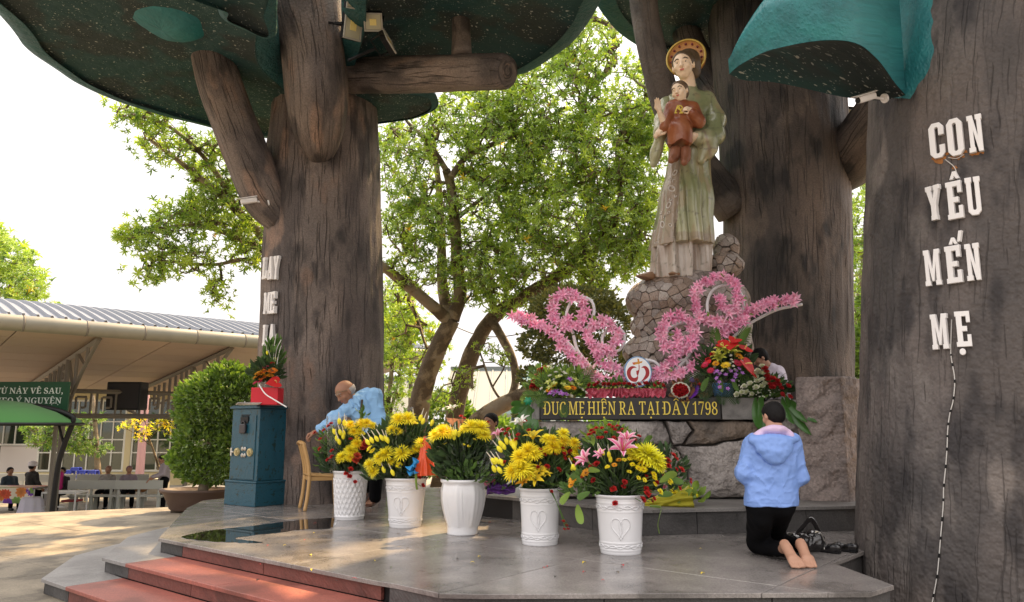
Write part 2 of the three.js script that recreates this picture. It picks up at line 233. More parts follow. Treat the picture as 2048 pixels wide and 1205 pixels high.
const MAT = {
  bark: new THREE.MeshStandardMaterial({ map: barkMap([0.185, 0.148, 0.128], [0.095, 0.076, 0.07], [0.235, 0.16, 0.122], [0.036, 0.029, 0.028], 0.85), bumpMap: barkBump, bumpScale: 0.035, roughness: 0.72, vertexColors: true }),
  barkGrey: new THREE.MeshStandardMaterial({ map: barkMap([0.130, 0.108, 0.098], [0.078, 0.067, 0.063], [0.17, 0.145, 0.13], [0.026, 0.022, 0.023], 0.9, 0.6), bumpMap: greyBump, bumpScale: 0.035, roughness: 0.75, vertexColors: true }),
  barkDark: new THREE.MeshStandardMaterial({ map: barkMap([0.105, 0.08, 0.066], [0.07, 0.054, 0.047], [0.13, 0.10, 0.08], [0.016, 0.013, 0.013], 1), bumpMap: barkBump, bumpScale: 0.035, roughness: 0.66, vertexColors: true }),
  under: new THREE.MeshStandardMaterial({ map: specks, bumpMap: bump.rough, bumpScale: 0.03, roughness: 0.7 }),
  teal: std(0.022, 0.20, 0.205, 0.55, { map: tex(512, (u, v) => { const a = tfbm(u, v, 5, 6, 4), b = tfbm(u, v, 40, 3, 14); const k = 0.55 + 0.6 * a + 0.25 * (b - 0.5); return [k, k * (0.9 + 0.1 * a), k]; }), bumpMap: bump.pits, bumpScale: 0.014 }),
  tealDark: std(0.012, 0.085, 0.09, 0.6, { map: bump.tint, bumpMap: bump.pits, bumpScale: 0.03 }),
  floor: std(1, 1, 1, 0.27, { map: granite([0.285, 0.262, 0.25], 2, 0.45), roughnessMap: tex(512, (u, v) => { const a = tfbm(u, v, 5, 6, 61), q = 0.75 + 0.6 * (a - 0.4); return [q, q, q]; }) }),
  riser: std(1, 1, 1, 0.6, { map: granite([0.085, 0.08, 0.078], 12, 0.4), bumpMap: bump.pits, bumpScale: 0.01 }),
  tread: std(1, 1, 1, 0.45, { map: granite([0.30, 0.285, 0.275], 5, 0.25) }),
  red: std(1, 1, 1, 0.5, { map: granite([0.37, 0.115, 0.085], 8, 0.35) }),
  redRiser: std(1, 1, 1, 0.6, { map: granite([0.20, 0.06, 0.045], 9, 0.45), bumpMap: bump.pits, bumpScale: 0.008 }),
  pave: std(1, 1, 1, 0.75, { map: granite([0.30, 0.255, 0.19], 15, 0.45) }),
  base: std(0.02, 0.018, 0.018, 0.9),
  soil: std(0.07, 0.055, 0.04, 1, { map: stoneMap([1.2, 1.1, 1], [0.6, 0.6, 0.6], 5) }),
  white: phy(0.78, 0.78, 0.80, 0.16, { clearcoat: 0.5, clearcoatRoughness: 0.1 }),
  paint: std(0.86, 0.84, 0.83, 0.4),
  steel: std(0.17, 0.15, 0.125, 0.55),
  steelWhite: std(0.66, 0.66, 0.66, 0.4),
  black: phy(0.009, 0.009, 0.010, 0.45, { specularIntensity: 0.5 }),
  blackSoft: phy(0.004, 0.004, 0.005, 0.9, { specularIntensity: 0.25 }),
  gold: std(0.85, 0.66, 0.10, 0.45, { metalness: 0.1 }),
  wire: std(0.6, 0.58, 0.55, 0.5),
};
// large patches of paint tone on the moulded trunks
const patchy = (s, amt = 0.35) => (p) => { const a = fbm(p.x * 0.9 + s, p.y * 0.6, p.z * 0.9, 3), b = fbm(p.x * 2.3, p.y * 1.1 + s, p.z * 2.3, 3); const k = clamp(1 + amt * (a * 2.2 + b * 1.2), 0.35, 1.6); return [k, k * (1 - 0.10 * a), k * (1 - 0.2 * a)]; };
// ------------------------------------------------------------------ ground, pavement terrace, platform and steps
const LOW = -1.07, PLAT = 0.405, RISE = 0.135;
{
  const g = new THREE.PlaneGeometry(700, 700, 1, 1).rotateX(-Math.PI / 2).translate(0, LOW, -150); g.attributes.uv.array.forEach((_, i, a) => a[i] *= 300);
  struct('ground', g, std(1, 1, 1, 0.9, { map: granite([0.30, 0.27, 0.22], 25, 0.5) }));
}
const rot = (p, o, a) => [o[0] + Math.cos(a) * p[0] - Math.sin(a) * p[1], o[1] + Math.sin(a) * p[0] + Math.cos(a) * p[1]];
// tiles of a floor: each its own mesh, with open joints above a dark bed
function tiles(parent, name, poly, y0, y1, size, ang, org, mats, gap = 0.006) {
  const r = rng(name.length * 7 + poly.length), n = 26;
  for (let i = -n; i < n; i++) for (let j = -n; j < n; j++) {
    const [a, b] = size, q = [[i * a + gap, j * b + gap], [(i + 1) * a, j * b + gap], [(i + 1) * a, (j + 1) * b], [i * a + gap, (j + 1) * b]].map((p) => rot(p, org, ang));
    const c = clip(poly, q); if (c.length < 3 || area(c) < 0.004) continue;
    const m = mats[Math.floor(r() * mats.length)]; part(parent, name, plate(c, y0, y1 + (r() - 0.5) * 0.0012, 0.003), m);
  }
}
const vary = (m, ks) => ks.map((k) => { const c = m.clone(); c.color.setRGB(k, k * 0.995, k * 0.985); return c; });
{
  const pv = thing('pavement', V(0, 0, 0)); tag(pv, null, null, null, 'structure');
  const edge = [[-14, -11.9], [-8.9, -13.0], [-5.9, -14.3], [-2.5, -16.5], [4, -18], [14, -18], [14, 9], [-14, 9]];
  part(pv, 'pavement_bed', plate(edge, LOW - 0.2, -0.03, 0), MAT.riser);
  const near = [[-14, -11.86], [-8.9, -12.96], [-5.9, -14.26], [-2.5, -16.46], [4, -17.96], [9, -17.96], [9, 0], [-14, 0]];
  tiles(pv, 'paving_slab', near, -0.03, 0, [1.5, 1.5], 0.62, [-3.4, -7.2], vary(MAT.pave, [1, 0.93, 1.05, 0.97]), 0.008);
}
// the octagonal platform: plan corners read from the photograph
const pl = (u, v, y = PLAT) => { const p = onY(u, v, y); return [p.x, p.z]; };
const L1 = pl(316, 1077), L0 = pl(373, 1017), F0 = pl(768, 1166), F1 = pl(880, 1188), R0 = pl(1740, 1186), R1 = pl(1788, 1171), R2 = pl(1667, 1127), R3 = pl(1742, 1098);
const DIR = Math.atan2(F0[1] - L1[1], F0[0] - L1[0]), eU = [Math.cos(DIR), Math.sin(DIR)], eN = [-Math.sin(DIR), Math.cos(DIR)];   // along the stair, and out of it
const platPoly = [L1, [mix(L1[0], F0[0], 0.97), mix(L1[1], F0[1], 0.97)], [F0[0] + 0.1, F0[1] + 0.06], F1, [F1[0] + 0.3, F1[1] + 0.02], R0, R1, R2, R3, [5.2, -8.2], [5.2, -12.4], [-1, -13.6], [-3.6, -12.6], [L0[0] - 0.2, L0[1] - 1.0], L0];
const lDir = (() => { const d = [L0[0] - L1[0], L0[1] - L1[1]], l = Math.hypot(...d); return [d[0] / l, d[1] / l]; })();
const lN = [lDir[1], -lDir[0]];
const corner = (t) => { const det = eN[0] * lN[1] - eN[1] * lN[0]; return [L1[0] + t * (lN[1] - eN[1]) / det, L1[1] + t * (eN[0] - lN[0]) / det]; };
{
  const P = thing('platform', V(0, 0, -8)); tag(P, null, null, null, 'structure');
  part(P, 'platform_core', plate(platPoly.map((p, i) => { const c = [-0.2, -8.4], k = 0.975; return [c[0] + (p[0] - c[0]) * k, c[1] + (p[1] - c[1]) * k]; }), 0.002, PLAT - 0.032, 0), MAT.base);
  tiles(P, 'floor_tile', platPoly, PLAT - 0.03, PLAT, [1.62, 1.62], DIR, [L1[0] + 0.55 * eU[0], L1[1] + 0.55 * eU[1]], vary(MAT.floor, [1, 0.93, 1.05, 0.97]), 0.007);
  // facing blocks below the nosing, grey at the ends and red along the stair
  const face = (a, b, y0, y1, m, inset = 0.03, th = 0.03) => { const d = [b[0] - a[0], b[1] - a[1]], l = Math.hypot(...d), n = [-d[1] / l, d[0] / l], g = 0.004; const A = [a[0] + d[0] / l * g, a[1] + d[1] / l * g], B = [b[0] - d[0] / l * g, b[1] - d[1] / l * g]; const s = (p, k) => [p[0] - n[0] * k, p[1] - n[1] * k]; part(P, 'riser_block', plate([s(A, inset), s(B, inset), s(B, inset + th), s(A, inset + th)], y0, y1, 0.003), m); };
  const along = (o, s) => [o[0] + eU[0] * s, o[1] + eU[1] * s];
  const len = Math.hypot(F0[0] - L1[0], F0[1] - L1[1]);
  // top riser
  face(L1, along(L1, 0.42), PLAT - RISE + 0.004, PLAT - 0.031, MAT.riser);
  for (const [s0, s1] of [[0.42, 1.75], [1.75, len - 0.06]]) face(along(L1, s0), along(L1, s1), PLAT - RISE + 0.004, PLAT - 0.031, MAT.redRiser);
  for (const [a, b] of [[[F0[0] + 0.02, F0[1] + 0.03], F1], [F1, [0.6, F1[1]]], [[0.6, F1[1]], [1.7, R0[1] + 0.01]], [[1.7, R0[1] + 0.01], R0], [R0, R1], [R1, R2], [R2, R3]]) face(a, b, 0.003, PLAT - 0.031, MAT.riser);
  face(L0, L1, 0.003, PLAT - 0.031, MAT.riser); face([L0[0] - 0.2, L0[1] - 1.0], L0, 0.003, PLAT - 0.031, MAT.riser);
  // two lower steps
  for (const k of [1, 2]) {
    const y = PLAT - RISE * k, o = corner(0.45 * k), i = corner(0.45 * (k - 1)), T = 4.6, lb = 2.35 - 0.1 * k;
    const back = (c, s) => [c[0] + lDir[0] * s, c[1] + lDir[1] * s];
    const oj = along(o, 0.42 + 0.06 * k), ij = along(o, 0.42 + 0.06 * k), ijn = [ij[0] - eN[0] * 0.47, ij[1] - eN[1] * 0.47];
    const top = (poly, m, n) => part(P, n, plate(poly, y - 0.03, y, 0.004), m);
    const in2 = (p) => [p[0] - eN[0] * 0.02, p[1] - eN[1] * 0.02];
    top([o, [oj[0] - eU[0] * 0.003, oj[1] - eU[1] * 0.003], [ijn[0] - eU[0] * 0.003, ijn[1] - eU[1] * 0.003], [i[0] - lN[0] * 0.03 - eN[0] * 0.02, i[1] - lN[1] * 0.03 - eN[1] * 0.02]], MAT.tread, 'tread_slab');
    top([o, [i[0] - lN[0] * 0.034 - eN[0] * 0.02, i[1] - lN[1] * 0.034 - eN[1] * 0.02], back([i[0] - lN[0] * 0.034, i[1] - lN[1] * 0.034], lb), back([o[0] - 0.25 * lN[0], o[1] - 0.25 * lN[1]], lb - 0.25), back(o, lb - 0.9)], MAT.tread, 'tread_slab');
    for (const [s0, s1] of [[0, 1.5], [1.503, 3.1], [3.103, T]]) { const a = along(oj, s0), b = along(oj, s1); top([a, b, [b[0] - eN[0] * 0.47, b[1] - eN[1] * 0.47], [a[0] - eN[0] * 0.47, a[1] - eN[1] * 0.47]], MAT.red, 'tread_slab'); }
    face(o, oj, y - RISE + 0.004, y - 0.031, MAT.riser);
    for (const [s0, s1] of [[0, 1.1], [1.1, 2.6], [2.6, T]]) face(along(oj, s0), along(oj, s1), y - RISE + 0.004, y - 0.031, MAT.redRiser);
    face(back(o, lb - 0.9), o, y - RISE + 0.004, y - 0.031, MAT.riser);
    part(P, 'step_core', plate([[o[0] - lN[0] * 0.035 - eN[0] * 0.035, o[1] - lN[1] * 0.035 - eN[1] * 0.035], along([oj[0] - eN[0] * 0.04, oj[1] - eN[1] * 0.04], T - 0.02), along([ijn[0], ijn[1]], T - 0.02), [i[0], i[1]], back(i, lb - 0.6), back([o[0] - lN[0] * 0.06, o[1] - lN[1] * 0.06], lb - 0.95)], 0.002, y - 0.032, 0), MAT.base);
  }
  // spilled water
  const pts = [[362, 1075], [420, 1062], [500, 1053], [575, 1044], [612, 1040], [668, 1037], [671, 1050], [655, 1058], [600, 1060], [560, 1066], [512, 1071], [470, 1078], [525, 1085], [500, 1087], [440, 1085], [400, 1082]].map(([u, v]) => onY(u, v, PLAT + 0.002));
  const w = spline(pts, 110, true).map((p, i) => [p.x + 0.02 * nz(i * 0.7, 3, 1), p.z + 0.035 * nz(i * 0.9, 1, 5)]);
  struct('puddle', plate(w, PLAT - 0.001, PLAT + 0.0035, 0.0012), phy(0.022, 0.02, 0.018, 0.03, { ior: 1.33, clearcoat: 1, clearcoatRoughness: 0.02 }));
}
// ------------------------------------------------------------------ moulded concrete trees that carry the roof
// trunk from its outline in the photograph: rows of [v, left, right] at one distance
function trunkGeo(rows, d, seed, { seg = 150, amp = 0.06, n = 110, col = patchy(seed) } = {}) {
  const pts = rows.map(([v, l, r]) => { const a = at(l, v, d), b = at(r, v, d); return { c: a.clone().add(b).multiplyScalar(0.5), r: a.distanceTo(b) / 2 }; });
  const path = spline(pts.map((p) => p.c), n), rc = spline(pts.map((p) => V(p.r, 0, 0)), n).map((p) => p.x);
  return loft(path, rc, seg, { col, disp: (p, a, L) => amp * (1.2 * fbm(Math.cos(a) * 1.4 + seed, L * 0.45, Math.sin(a) * 1.4, 3) + 0.5 * fbm(Math.cos(a) * 5, L * 0.35 + seed, Math.sin(a) * 5, 2)) + 0.022 * (Math.abs(nz(Math.cos(a) * 9 + 0.3 * nz(L, a, 2), L * 0.35, Math.sin(a) * 9 + seed)) - 0.3) + 0.012 * nz(Math.cos(a) * 16, L * 3, Math.sin(a) * 16) });
}
function limb(pts, rads, seed, seg = 28, n = 26, col = patchy(seed)) {
  const path = spline(pts, n), rc = spline(rads.map((r) => V(r, 0, 0)), n).map((p) => p.x);
  return loft(path, rc, seg, { col, disp: (p, a, L) => 0.03 * fbm(Math.cos(a) * 2 + seed, L * 0.9, Math.sin(a) * 2, 3) });
}
// a slab of canopy: plan outline at height y; returns the shell and its underside
function canopy(tree, outline, y, { th = 0.45, lift = 0.22, rim = 0.12, seed = 1, dome = 1 } = {}) {
  const o = spline(outline.map((p) => V(p[0], 0, p[1])), 120, true).slice(0, 120), c = V(0, 0, 0); o.forEach((p) => c.addScaledVector(p, 1 / o.length));
  const build = (prof) => { const pos = [], uv = [], idx = [], n = o.length;
    for (const [s, out, yy] of prof) for (let i = 0; i <= n; i++) { const p = o[i % n], d = p.clone().sub(c), l = d.length(), q = c.clone().addScaledVector(d, (s * l + out) / l), w = 0.05 * fbm(q.x * 0.8 + seed, 0, q.z * 0.8, 3); pos.push(q.x, y + yy + w, q.z); uv.push(q.x + yy, q.z + yy * 0.5); }
    for (let r = 0; r < prof.length - 1; r++) for (let i = 0; i < n; i++) { const a = r * (n + 1) + i; idx.push(a, a + n + 1, a + 1, a + 1, a + n + 1, a + n + 2); }
    const g = new THREE.BufferGeometry(); g.setAttribute('position', new THREE.Float32BufferAttribute(pos, 3)); g.setAttribute('uv', new THREE.Float32BufferAttribute(uv, 2)); g.setIndex(idx); g.computeVertexNormals(); return g; };
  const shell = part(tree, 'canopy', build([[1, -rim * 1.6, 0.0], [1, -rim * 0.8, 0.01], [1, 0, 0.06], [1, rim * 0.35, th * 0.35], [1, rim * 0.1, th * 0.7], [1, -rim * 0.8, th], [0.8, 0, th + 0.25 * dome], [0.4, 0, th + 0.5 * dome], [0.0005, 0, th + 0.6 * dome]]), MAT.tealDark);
  part(shell, 'underside', build([[0.0005, 0, lift], [0.3, 0, lift * 0.93], [0.6, 0, lift * 0.7], [0.8, 0, lift * 0.4], [0.92, 0, 0.06], [1, -rim * 1.55, -0.002]]), MAT.under);
  return shell;
}
const pxo = (y, l) => l.map(([u, v]) => { const p = onY(u, v, y); return [p.x, p.z]; });
const LT = thing('concrete_tree', onY(645, 1003, PLAT).setY(PLAT), 'moulded concrete tree behind the blue metal box with a cut log stub', 'concrete tree');
{
  const D = 11.5;
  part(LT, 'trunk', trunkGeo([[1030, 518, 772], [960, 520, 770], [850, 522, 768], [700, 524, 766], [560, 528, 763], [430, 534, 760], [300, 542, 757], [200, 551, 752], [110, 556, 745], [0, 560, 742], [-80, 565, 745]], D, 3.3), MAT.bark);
  part(LT, 'branch', limb([at(640, 310, 10.75), at(636, 262, 10.35), at(634, 190, 10.0), at(625, 100, 9.75), at(607, 0, 9.45), at(600, -90, 9.2)], [0.2, 0.36, 0.43, 0.43, 0.50, 0.56], 8, 40, 36), MAT.bark, 'thick upright stub swelling out of the front of the trunk');
  part(LT, 'branch', limb([at(570, 450, 11), at(533, 400, 10.9), at(497, 320, 10.7), at(465, 240, 10.5), at(437, 160, 10.2), at(420, 90, 9.9), at(414, 30, 9.6)], [0.22, 0.33, 0.33, 0.32, 0.31, 0.29, 0.30], 12), MAT.bark);
  part(LT, 'log_stub', limb([at(700, 152, 10.5), at(800, 150, 10.05), at(900, 146, 9.6), at(990, 143, 9.22), at(1008, 143, 9.14), at(1016, 143, 9.1)], [0.26, 0.26, 0.245, 0.235, 0.225, 0.19], 15, 32, 40), MAT.bark);
  part(LT, 'post', limb([at(923, 112, 9.45), at(922, 50, 9.5), at(921, -40, 9.5)], [0.14, 0.13, 0.14], 17, 20, 12), MAT.bark);
  canopy(LT, [...pxo(6.4, [[0, 42], [60, 112], [160, 178], [260, 218], [400, 256], [480, 273], [560, 280], [620, 235], [596, 190], [556, 140], [546, 60], [540, -20]]), [-2.75, -6.6], [-3.2, -5.2], [-4.6, -4.8], [-6.0, -6.0]], 6.4, { seed: 2, rim: 0.16 });
  canopy(LT, [...pxo(6.6, [[660, 225], [740, 200], [800, 190], [900, 180], [1020, 158], [1062, 148], [1130, 106], [1180, 50], [1203, 0]]), [1.15, -7.7], [0.6, -5.8], [-0.6, -5.0], [-1.5, -6.2], ...pxo(6.6, [[692, -10], [689, 90], [678, 170]])], 6.6, { seed: 5, rim: 0.16, lift: 0.35 });
  canopy(LT, pxo(6.5, [[690, 256], [760, 251], [830, 241], [868, 224], [873, 205], [852, 190], [760, 178], [690, 190]]), 6.5, { seed: 7, rim: 0.06, th: 0.14, lift: 0.03, dome: 0.05 });
  canopy(LT, [...pxo(5.75, [[428, 20], [445, 48], [490, 68], [545, 84], [548, 40], [545, -30]]), [-2.7, -6.9], [-3.4, -6.8]], 5.75, { seed: 9, rim: 0.07, th: 0.25, lift: 0.1, dome: 0.3 });
  const lobe = new THREE.SphereGeometry(1, 40, 24).scale(0.68, 0.5, 0.7); { const P = lobe.attributes.position; for (let i = 0; i < P.count; i++) { const q = V(P.getX(i), P.getY(i), P.getZ(i)), k = 1 + 0.12 * fbm(q.x * 2, q.y * 2, q.z * 2, 3); P.setXYZ(i, q.x * k, q.y * k, q.z * k); } lobe.computeVertexNormals(); }
  lobe.rotateZ(-0.12); const lc = at(338, -8, 9.0); part(LT, 'canopy_lobe', lobe.translate(lc.x, lc.y, lc.z), MAT.teal);
}
const BT = thing('concrete_tree', V(3.95, PLAT, -11.4), 'dark moulded concrete tree trunk rising behind the statue', 'concrete tree');
{
  const D = 11.4;
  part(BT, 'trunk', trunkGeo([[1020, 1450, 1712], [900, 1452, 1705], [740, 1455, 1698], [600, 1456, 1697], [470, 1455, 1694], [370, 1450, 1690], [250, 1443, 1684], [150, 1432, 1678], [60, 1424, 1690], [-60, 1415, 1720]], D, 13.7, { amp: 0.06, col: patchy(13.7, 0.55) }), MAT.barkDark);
  part(BT, 'branch', limb([at(1470, 420, 11.3), at(1400, 330, 11.1), at(1345, 240, 10.9), at(1312, 130, 10.6), at(1290, 30, 10.3), at(1283, -60, 10.0)], [0.3, 0.27, 0.23, 0.22, 0.20, 0.22], 22), MAT.barkGrey);
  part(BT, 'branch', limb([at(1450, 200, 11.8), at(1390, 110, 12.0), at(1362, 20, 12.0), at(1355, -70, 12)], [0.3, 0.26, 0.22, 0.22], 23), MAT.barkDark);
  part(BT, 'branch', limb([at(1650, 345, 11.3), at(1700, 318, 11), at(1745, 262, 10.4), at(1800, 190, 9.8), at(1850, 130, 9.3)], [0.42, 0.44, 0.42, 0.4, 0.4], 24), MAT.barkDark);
  canopy(BT, [...pxo(8.0, [[1188, -25], [1203, 28], [1240, 74], [1285, 104], [1335, 120], [1420, 122], [1540, 122], [1640, 110]]), [6.2, -12.2], [6.6, -10], [5.6, -7.8], [3.5, -6.9], [1.9, -7.6], [1.25, -9.4]], 8.0, { seed: 12, rim: 0.2, th: 0.5 });
}
const RT = thing('concrete_tree', V(4.4, 0, -6.7), 'grey moulded concrete tree trunk bearing four lines of raised white letters', 'concrete tree');
const RD = 6.7, RROWS = [[1300, 1731, 2300], [1150, 1735, 2290], [1000, 1740, 2283], [800, 1746, 2276], [600, 1751, 2270], [400, 1757, 2262], [200, 1761, 2255], [100, 1775, 2256], [0, 1800, 2262], [-120, 1810, 2290]];
{
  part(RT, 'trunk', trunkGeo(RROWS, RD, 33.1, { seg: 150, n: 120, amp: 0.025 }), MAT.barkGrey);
  // the shelf that grows out of the trunk: teal lip, dark underside
  const u0 = pxo(4.4, [[1459, 148], [1478, 132], [1520, 108], [1560, 95], [1640, 81], [1710, 86], [1755, 118], [1790, 165], [1812, 190]]), b0 = pxo(4.4, [[1760, 200], [1690, 194], [1560, 166], [1490, 160]]);
  const fr = spline(u0.map((p) => V(p[0], 4.4, p[1])), 40), bk = spline([u0[8], ...b0, u0[0]].map((p) => V(p[0], 4.4, p[1])), 40).reverse();
  const pos = [], uv = [], idx = [], grid = (f, n, m) => { const s = pos.length / 3; for (let i = 0; i <= n; i++) for (let j = 0; j <= m; j++) { const p = f(i / n, j / m); pos.push(p.x, p.y, p.z); uv.push(p.x + p.z, p.y + p.z * 0.5); } for (let i = 0; i < n; i++) for (let j = 0; j < m; j++) { const a = s + i * (m + 1) + j; idx.push(a, a + m + 1, a + 1, a + 1, a + m + 1, a + m + 2); } };
  const done = () => { const g = new THREE.BufferGeometry(); g.setAttribute('position', new THREE.Float32BufferAttribute(pos.splice(0), 3)); g.setAttribute('uv', new THREE.Float32BufferAttribute(uv.splice(0), 2)); g.setIndex(idx.splice(0)); g.computeVertexNormals(); return g; };
  const H = (t) => 0.12 + 0.34 * sstep(0, 0.35, t) + 0.75 * sstep(0.55, 1, t);
  grid((s, t) => { const i = s * 40, a = fr[Math.floor(i)], h = H(s), bulge = Math.sin(Math.min(1, t * 1.25) * Math.PI / 2) * 0.10 - 0.1 * sstep(0.7, 1, t); const dn = V(-0.35, 0, 1).normalize(); return a.clone().addScaledVector(dn, bulge + 0.02 * fbm(a.x * 3, t * 2, 4, 3)).setY(4.4 + h * t); }, 40, 14);
  grid((s, t) => { const i = Math.floor(s * 40), a = fr[i], b = bk[i], h = H(s); const dn = V(-0.35, 0, 1).normalize(); return a.clone().lerp(b, t).setY(4.4 + h * Math.cos(t * Math.PI / 2) + 0.0001); }, 40, 8);
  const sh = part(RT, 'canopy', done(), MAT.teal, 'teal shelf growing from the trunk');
  grid((s, t) => { const i = Math.floor(s * 40); return fr[i].clone().lerp(bk[i], t).setY(4.4 + 0.10 * Math.sin(t * Math.PI) * Math.sin(s * Math.PI) - 0.003); }, 40, 8);
  part(sh, 'underside', done(), MAT.under);
  canopy(RT, [[2.6, -9.6], [5.5, -10.4], [8.2, -9], [9, -6], [7.6, -3.4], [4.6, -2.6], [2.4, -4], [1.8, -7]], 7.6, { seed: 41, rim: 0.2 });  // unseen canopy above the view, added to keep sun off the platform
}
// ------------------------------------------------------------------ heads and hands, made once in unit size
// unit head: chin at y = -0.5, crown at y = 0.5, face towards +z
const HEAD = (() => {
  const skin = body([E(V(0, 0.12, -0.05), 0.345, 0.38, 0.42), E(V(0, -0.10, 0.06), 0.29, 0.36, 0.30), E(V(0, -0.34, 0.15), 0.15, 0.15, 0.15), E(V(0, -0.02, 0.36), 0.045, 0.13, 0.06, -0.25), E(V(0, -0.11, 0.40), 0.065, 0.045, 0.06),
    E(V(0, 0.09, 0.31), 0.2, 0.05, 0.06), E(V(0, -0.235, 0.315), 0.10, 0.035, 0.05), E(V(0.17, -0.1, 0.24), 0.11, 0.1, 0.08), E(V(-0.17, -0.1, 0.24), 0.11, 0.1, 0.08),
    E(V(0.345, -0.03, -0.03), 0.04, 0.12, 0.075, 0, 0.3), E(V(-0.345, -0.03, -0.03), 0.04, 0.12, 0.075, 0, -0.3), C(V(0, -0.25, -0.08), V(0, -0.72, -0.14), 0.19, 0.2)], 0.028, { k: 0.06 });
  const ball = (x, y, z, rx, ry, rz) => new THREE.SphereGeometry(1, 12, 8).scale(rx, ry, rz).translate(x, y, z);
  const brow = (s) => tube([V(s * 0.07, 0.125, 0.375), V(s * 0.15, 0.155, 0.355), V(s * 0.235, 0.115, 0.29)], 0.016, 5, 8);
  const cap = (cutZ, low) => body([E(V(0, 0.15, -0.065), 0.385, 0.39, 0.445), E(V(0, -0.02, -0.19), 0.345, 0.34, 0.30)], 0.034, { k: 0.08, cut: (p) => Math.max(p.z - (cutZ + 0.62 * (p.y - 0.18)) - 0.10 * Math.sin(p.x * 9) * 0.3, low - p.y + Math.max(0, p.z + 0.05) * 1.6), wrinkle: (p) => 0.014 * nz(p.x * 14, p.y * 5, p.z * 14) });
  return { skin, hair: cap(0.20, -0.28), longHair: cap(0.205, -0.42), ring: body([E(V(0, 0.03, -0.13), 0.372, 0.30, 0.385)], 0.034, { cut: (p) => Math.max(p.z - 0.02, Math.abs(p.y + 0.05) - 0.17), wrinkle: (p) => 0.012 * nz(p.x * 14, p.y * 5, p.z * 14) }),
    eyes: merge([ball(0.13, 0.035, 0.305, 0.058, 0.028, 0.035), ball(-0.13, 0.035, 0.305, 0.058, 0.028, 0.035)]), pupils: merge([ball(0.128, 0.035, 0.328, 0.034, 0.034, 0.018), ball(-0.128, 0.035, 0.328, 0.034, 0.034, 0.018)]), brows: merge([brow(1), brow(-1)]),
    lips: merge([ball(0, -0.218, 0.357, 0.085, 0.018, 0.022), ball(0, -0.247, 0.355, 0.065, 0.022, 0.022)]) };
})();
// unit hand: wrist at the origin, fingers along +y, palm towards +z, thumb towards +x; length 1
const handGeo = (curl, spread = 0.05, thumb = 0.6) => {
  const L = [C(V(0, -0.08, 0), V(0, 0.1, 0), 0.15, 0.16), C(V(-0.10, 0.12, 0), V(-0.13, 0.45, 0.01), 0.12, 0.085), C(V(0, 0.1, 0), V(0, 0.48, -0.01), 0.12, 0.085), C(V(0.10, 0.12, 0), V(0.13, 0.46, 0.01), 0.12, 0.085)];
  [[0.155, 0.34, 0.07], [0.05, 0.40, 0.073], [-0.055, 0.37, 0.07], [-0.155, 0.28, 0.06]].forEach(([x, len, r], i) => {
    let p = V(x, 0.50 - Math.abs(x) * 0.25, 0), a = 0.15; const side = x * (1 + spread * 4);
    for (let k = 0; k < 3; k++) { a += curl * (0.75 + 0.25 * i * 0.3); const l = len * [0.45, 0.32, 0.23][k] * 1.35, q = p.clone().add(V((side - x) * 0.45, Math.cos(a) * l, Math.sin(a) * l)); L.push({ ...C(p, q, r * (1 - 0.1 * k), r * (0.9 - 0.1 * k)) }); p = q; } });
  const t0 = V(0.12, 0.1, 0.05), t1 = V(0.30, 0.30, 0.05 + 0.14 * thumb), t2 = V(0.33 - 0.10 * thumb, 0.52, 0.10 + 0.2 * thumb);
  L.push(C(t0, t1, 0.10, 0.078), C(t1, t2, 0.075, 0.055));
  return body(L, 0.026, { k: 0.035, pad: 0.05 });
};
const HANDS = { open: handGeo(0.14), bent: handGeo(0.42, 0.02), grip: handGeo(0.85, 0, 0.9) };
const place = (g, pos, q, s, mirror = false) => { const k = g.clone(); if (mirror) { k.scale(-1, 1, 1); const ix = k.index; if (ix) for (let i = 0; i < ix.count; i += 3) { const t = ix.getX(i); ix.setX(i, ix.getX(i + 1)); ix.setX(i + 1, t); } k.computeVertexNormals(); } k.scale(s, s, s); k.applyQuaternion(q); return k.translate(pos.x, pos.y, pos.z); };
const basis = (y, z) => { const Y = y.clone().normalize(), Z = z.clone().addScaledVector(Y, -z.dot(Y)).normalize(), X = Y.clone().cross(Z); return new THREE.Quaternion().setFromRotationMatrix(new THREE.Matrix4().makeBasis(X, Y, Z)); };
const headQ = (yaw, pitch, roll = 0) => new THREE.Quaternion().setFromEuler(new THREE.Euler(pitch, yaw, roll, 'YXZ'));
const SKIN = (r, g, b) => phy(r, g, b, 0.55, { sheen: 0.2, bumpMap: bump.cloth, bumpScale: 0.001 });
const MF = { skin: SKIN(0.46, 0.25, 0.165), tan: SKIN(0.34, 0.17, 0.105), dark: SKIN(0.22, 0.11, 0.07), hair: phy(0.007, 0.006, 0.006, 0.6, { specularIntensity: 0.35 }), grey: std(0.36, 0.34, 0.33, 0.7), eye: std(0.7, 0.68, 0.64, 0.3), pupil: std(0.015, 0.01, 0.008, 0.2), lip: std(0.33, 0.10, 0.085, 0.5), brow: std(0.03, 0.02, 0.015, 0.8) };
// the face's pieces as children of a figure; the skin itself is returned to be joined to the body
function face(g, pos, q, s, { hair = 'hair', hairMat = MF.hair, lip = MF.lip, brow = MF.brow, eyes = true } = {}) {
  const P = (n, k, m) => part(g, n, place(HEAD[k], pos, q, s), m);
  if (eyes) { P('eyes', 'eyes', MF.eye); P('pupils', 'pupils', MF.pupil); P('eyebrows', 'brows', brow); P('lips', 'lips', lip); }
  if (hair) P('hair', hair, hairMat);
  return place(HEAD.skin, pos, q, s);
}
const cloth = (r, g, b, rough = 0.75, sheen = 0.3) => phy(r, g, b, rough, { sheen, sheenRoughness: 0.6, bumpMap: bump.cloth, bumpScale: 0.004 });
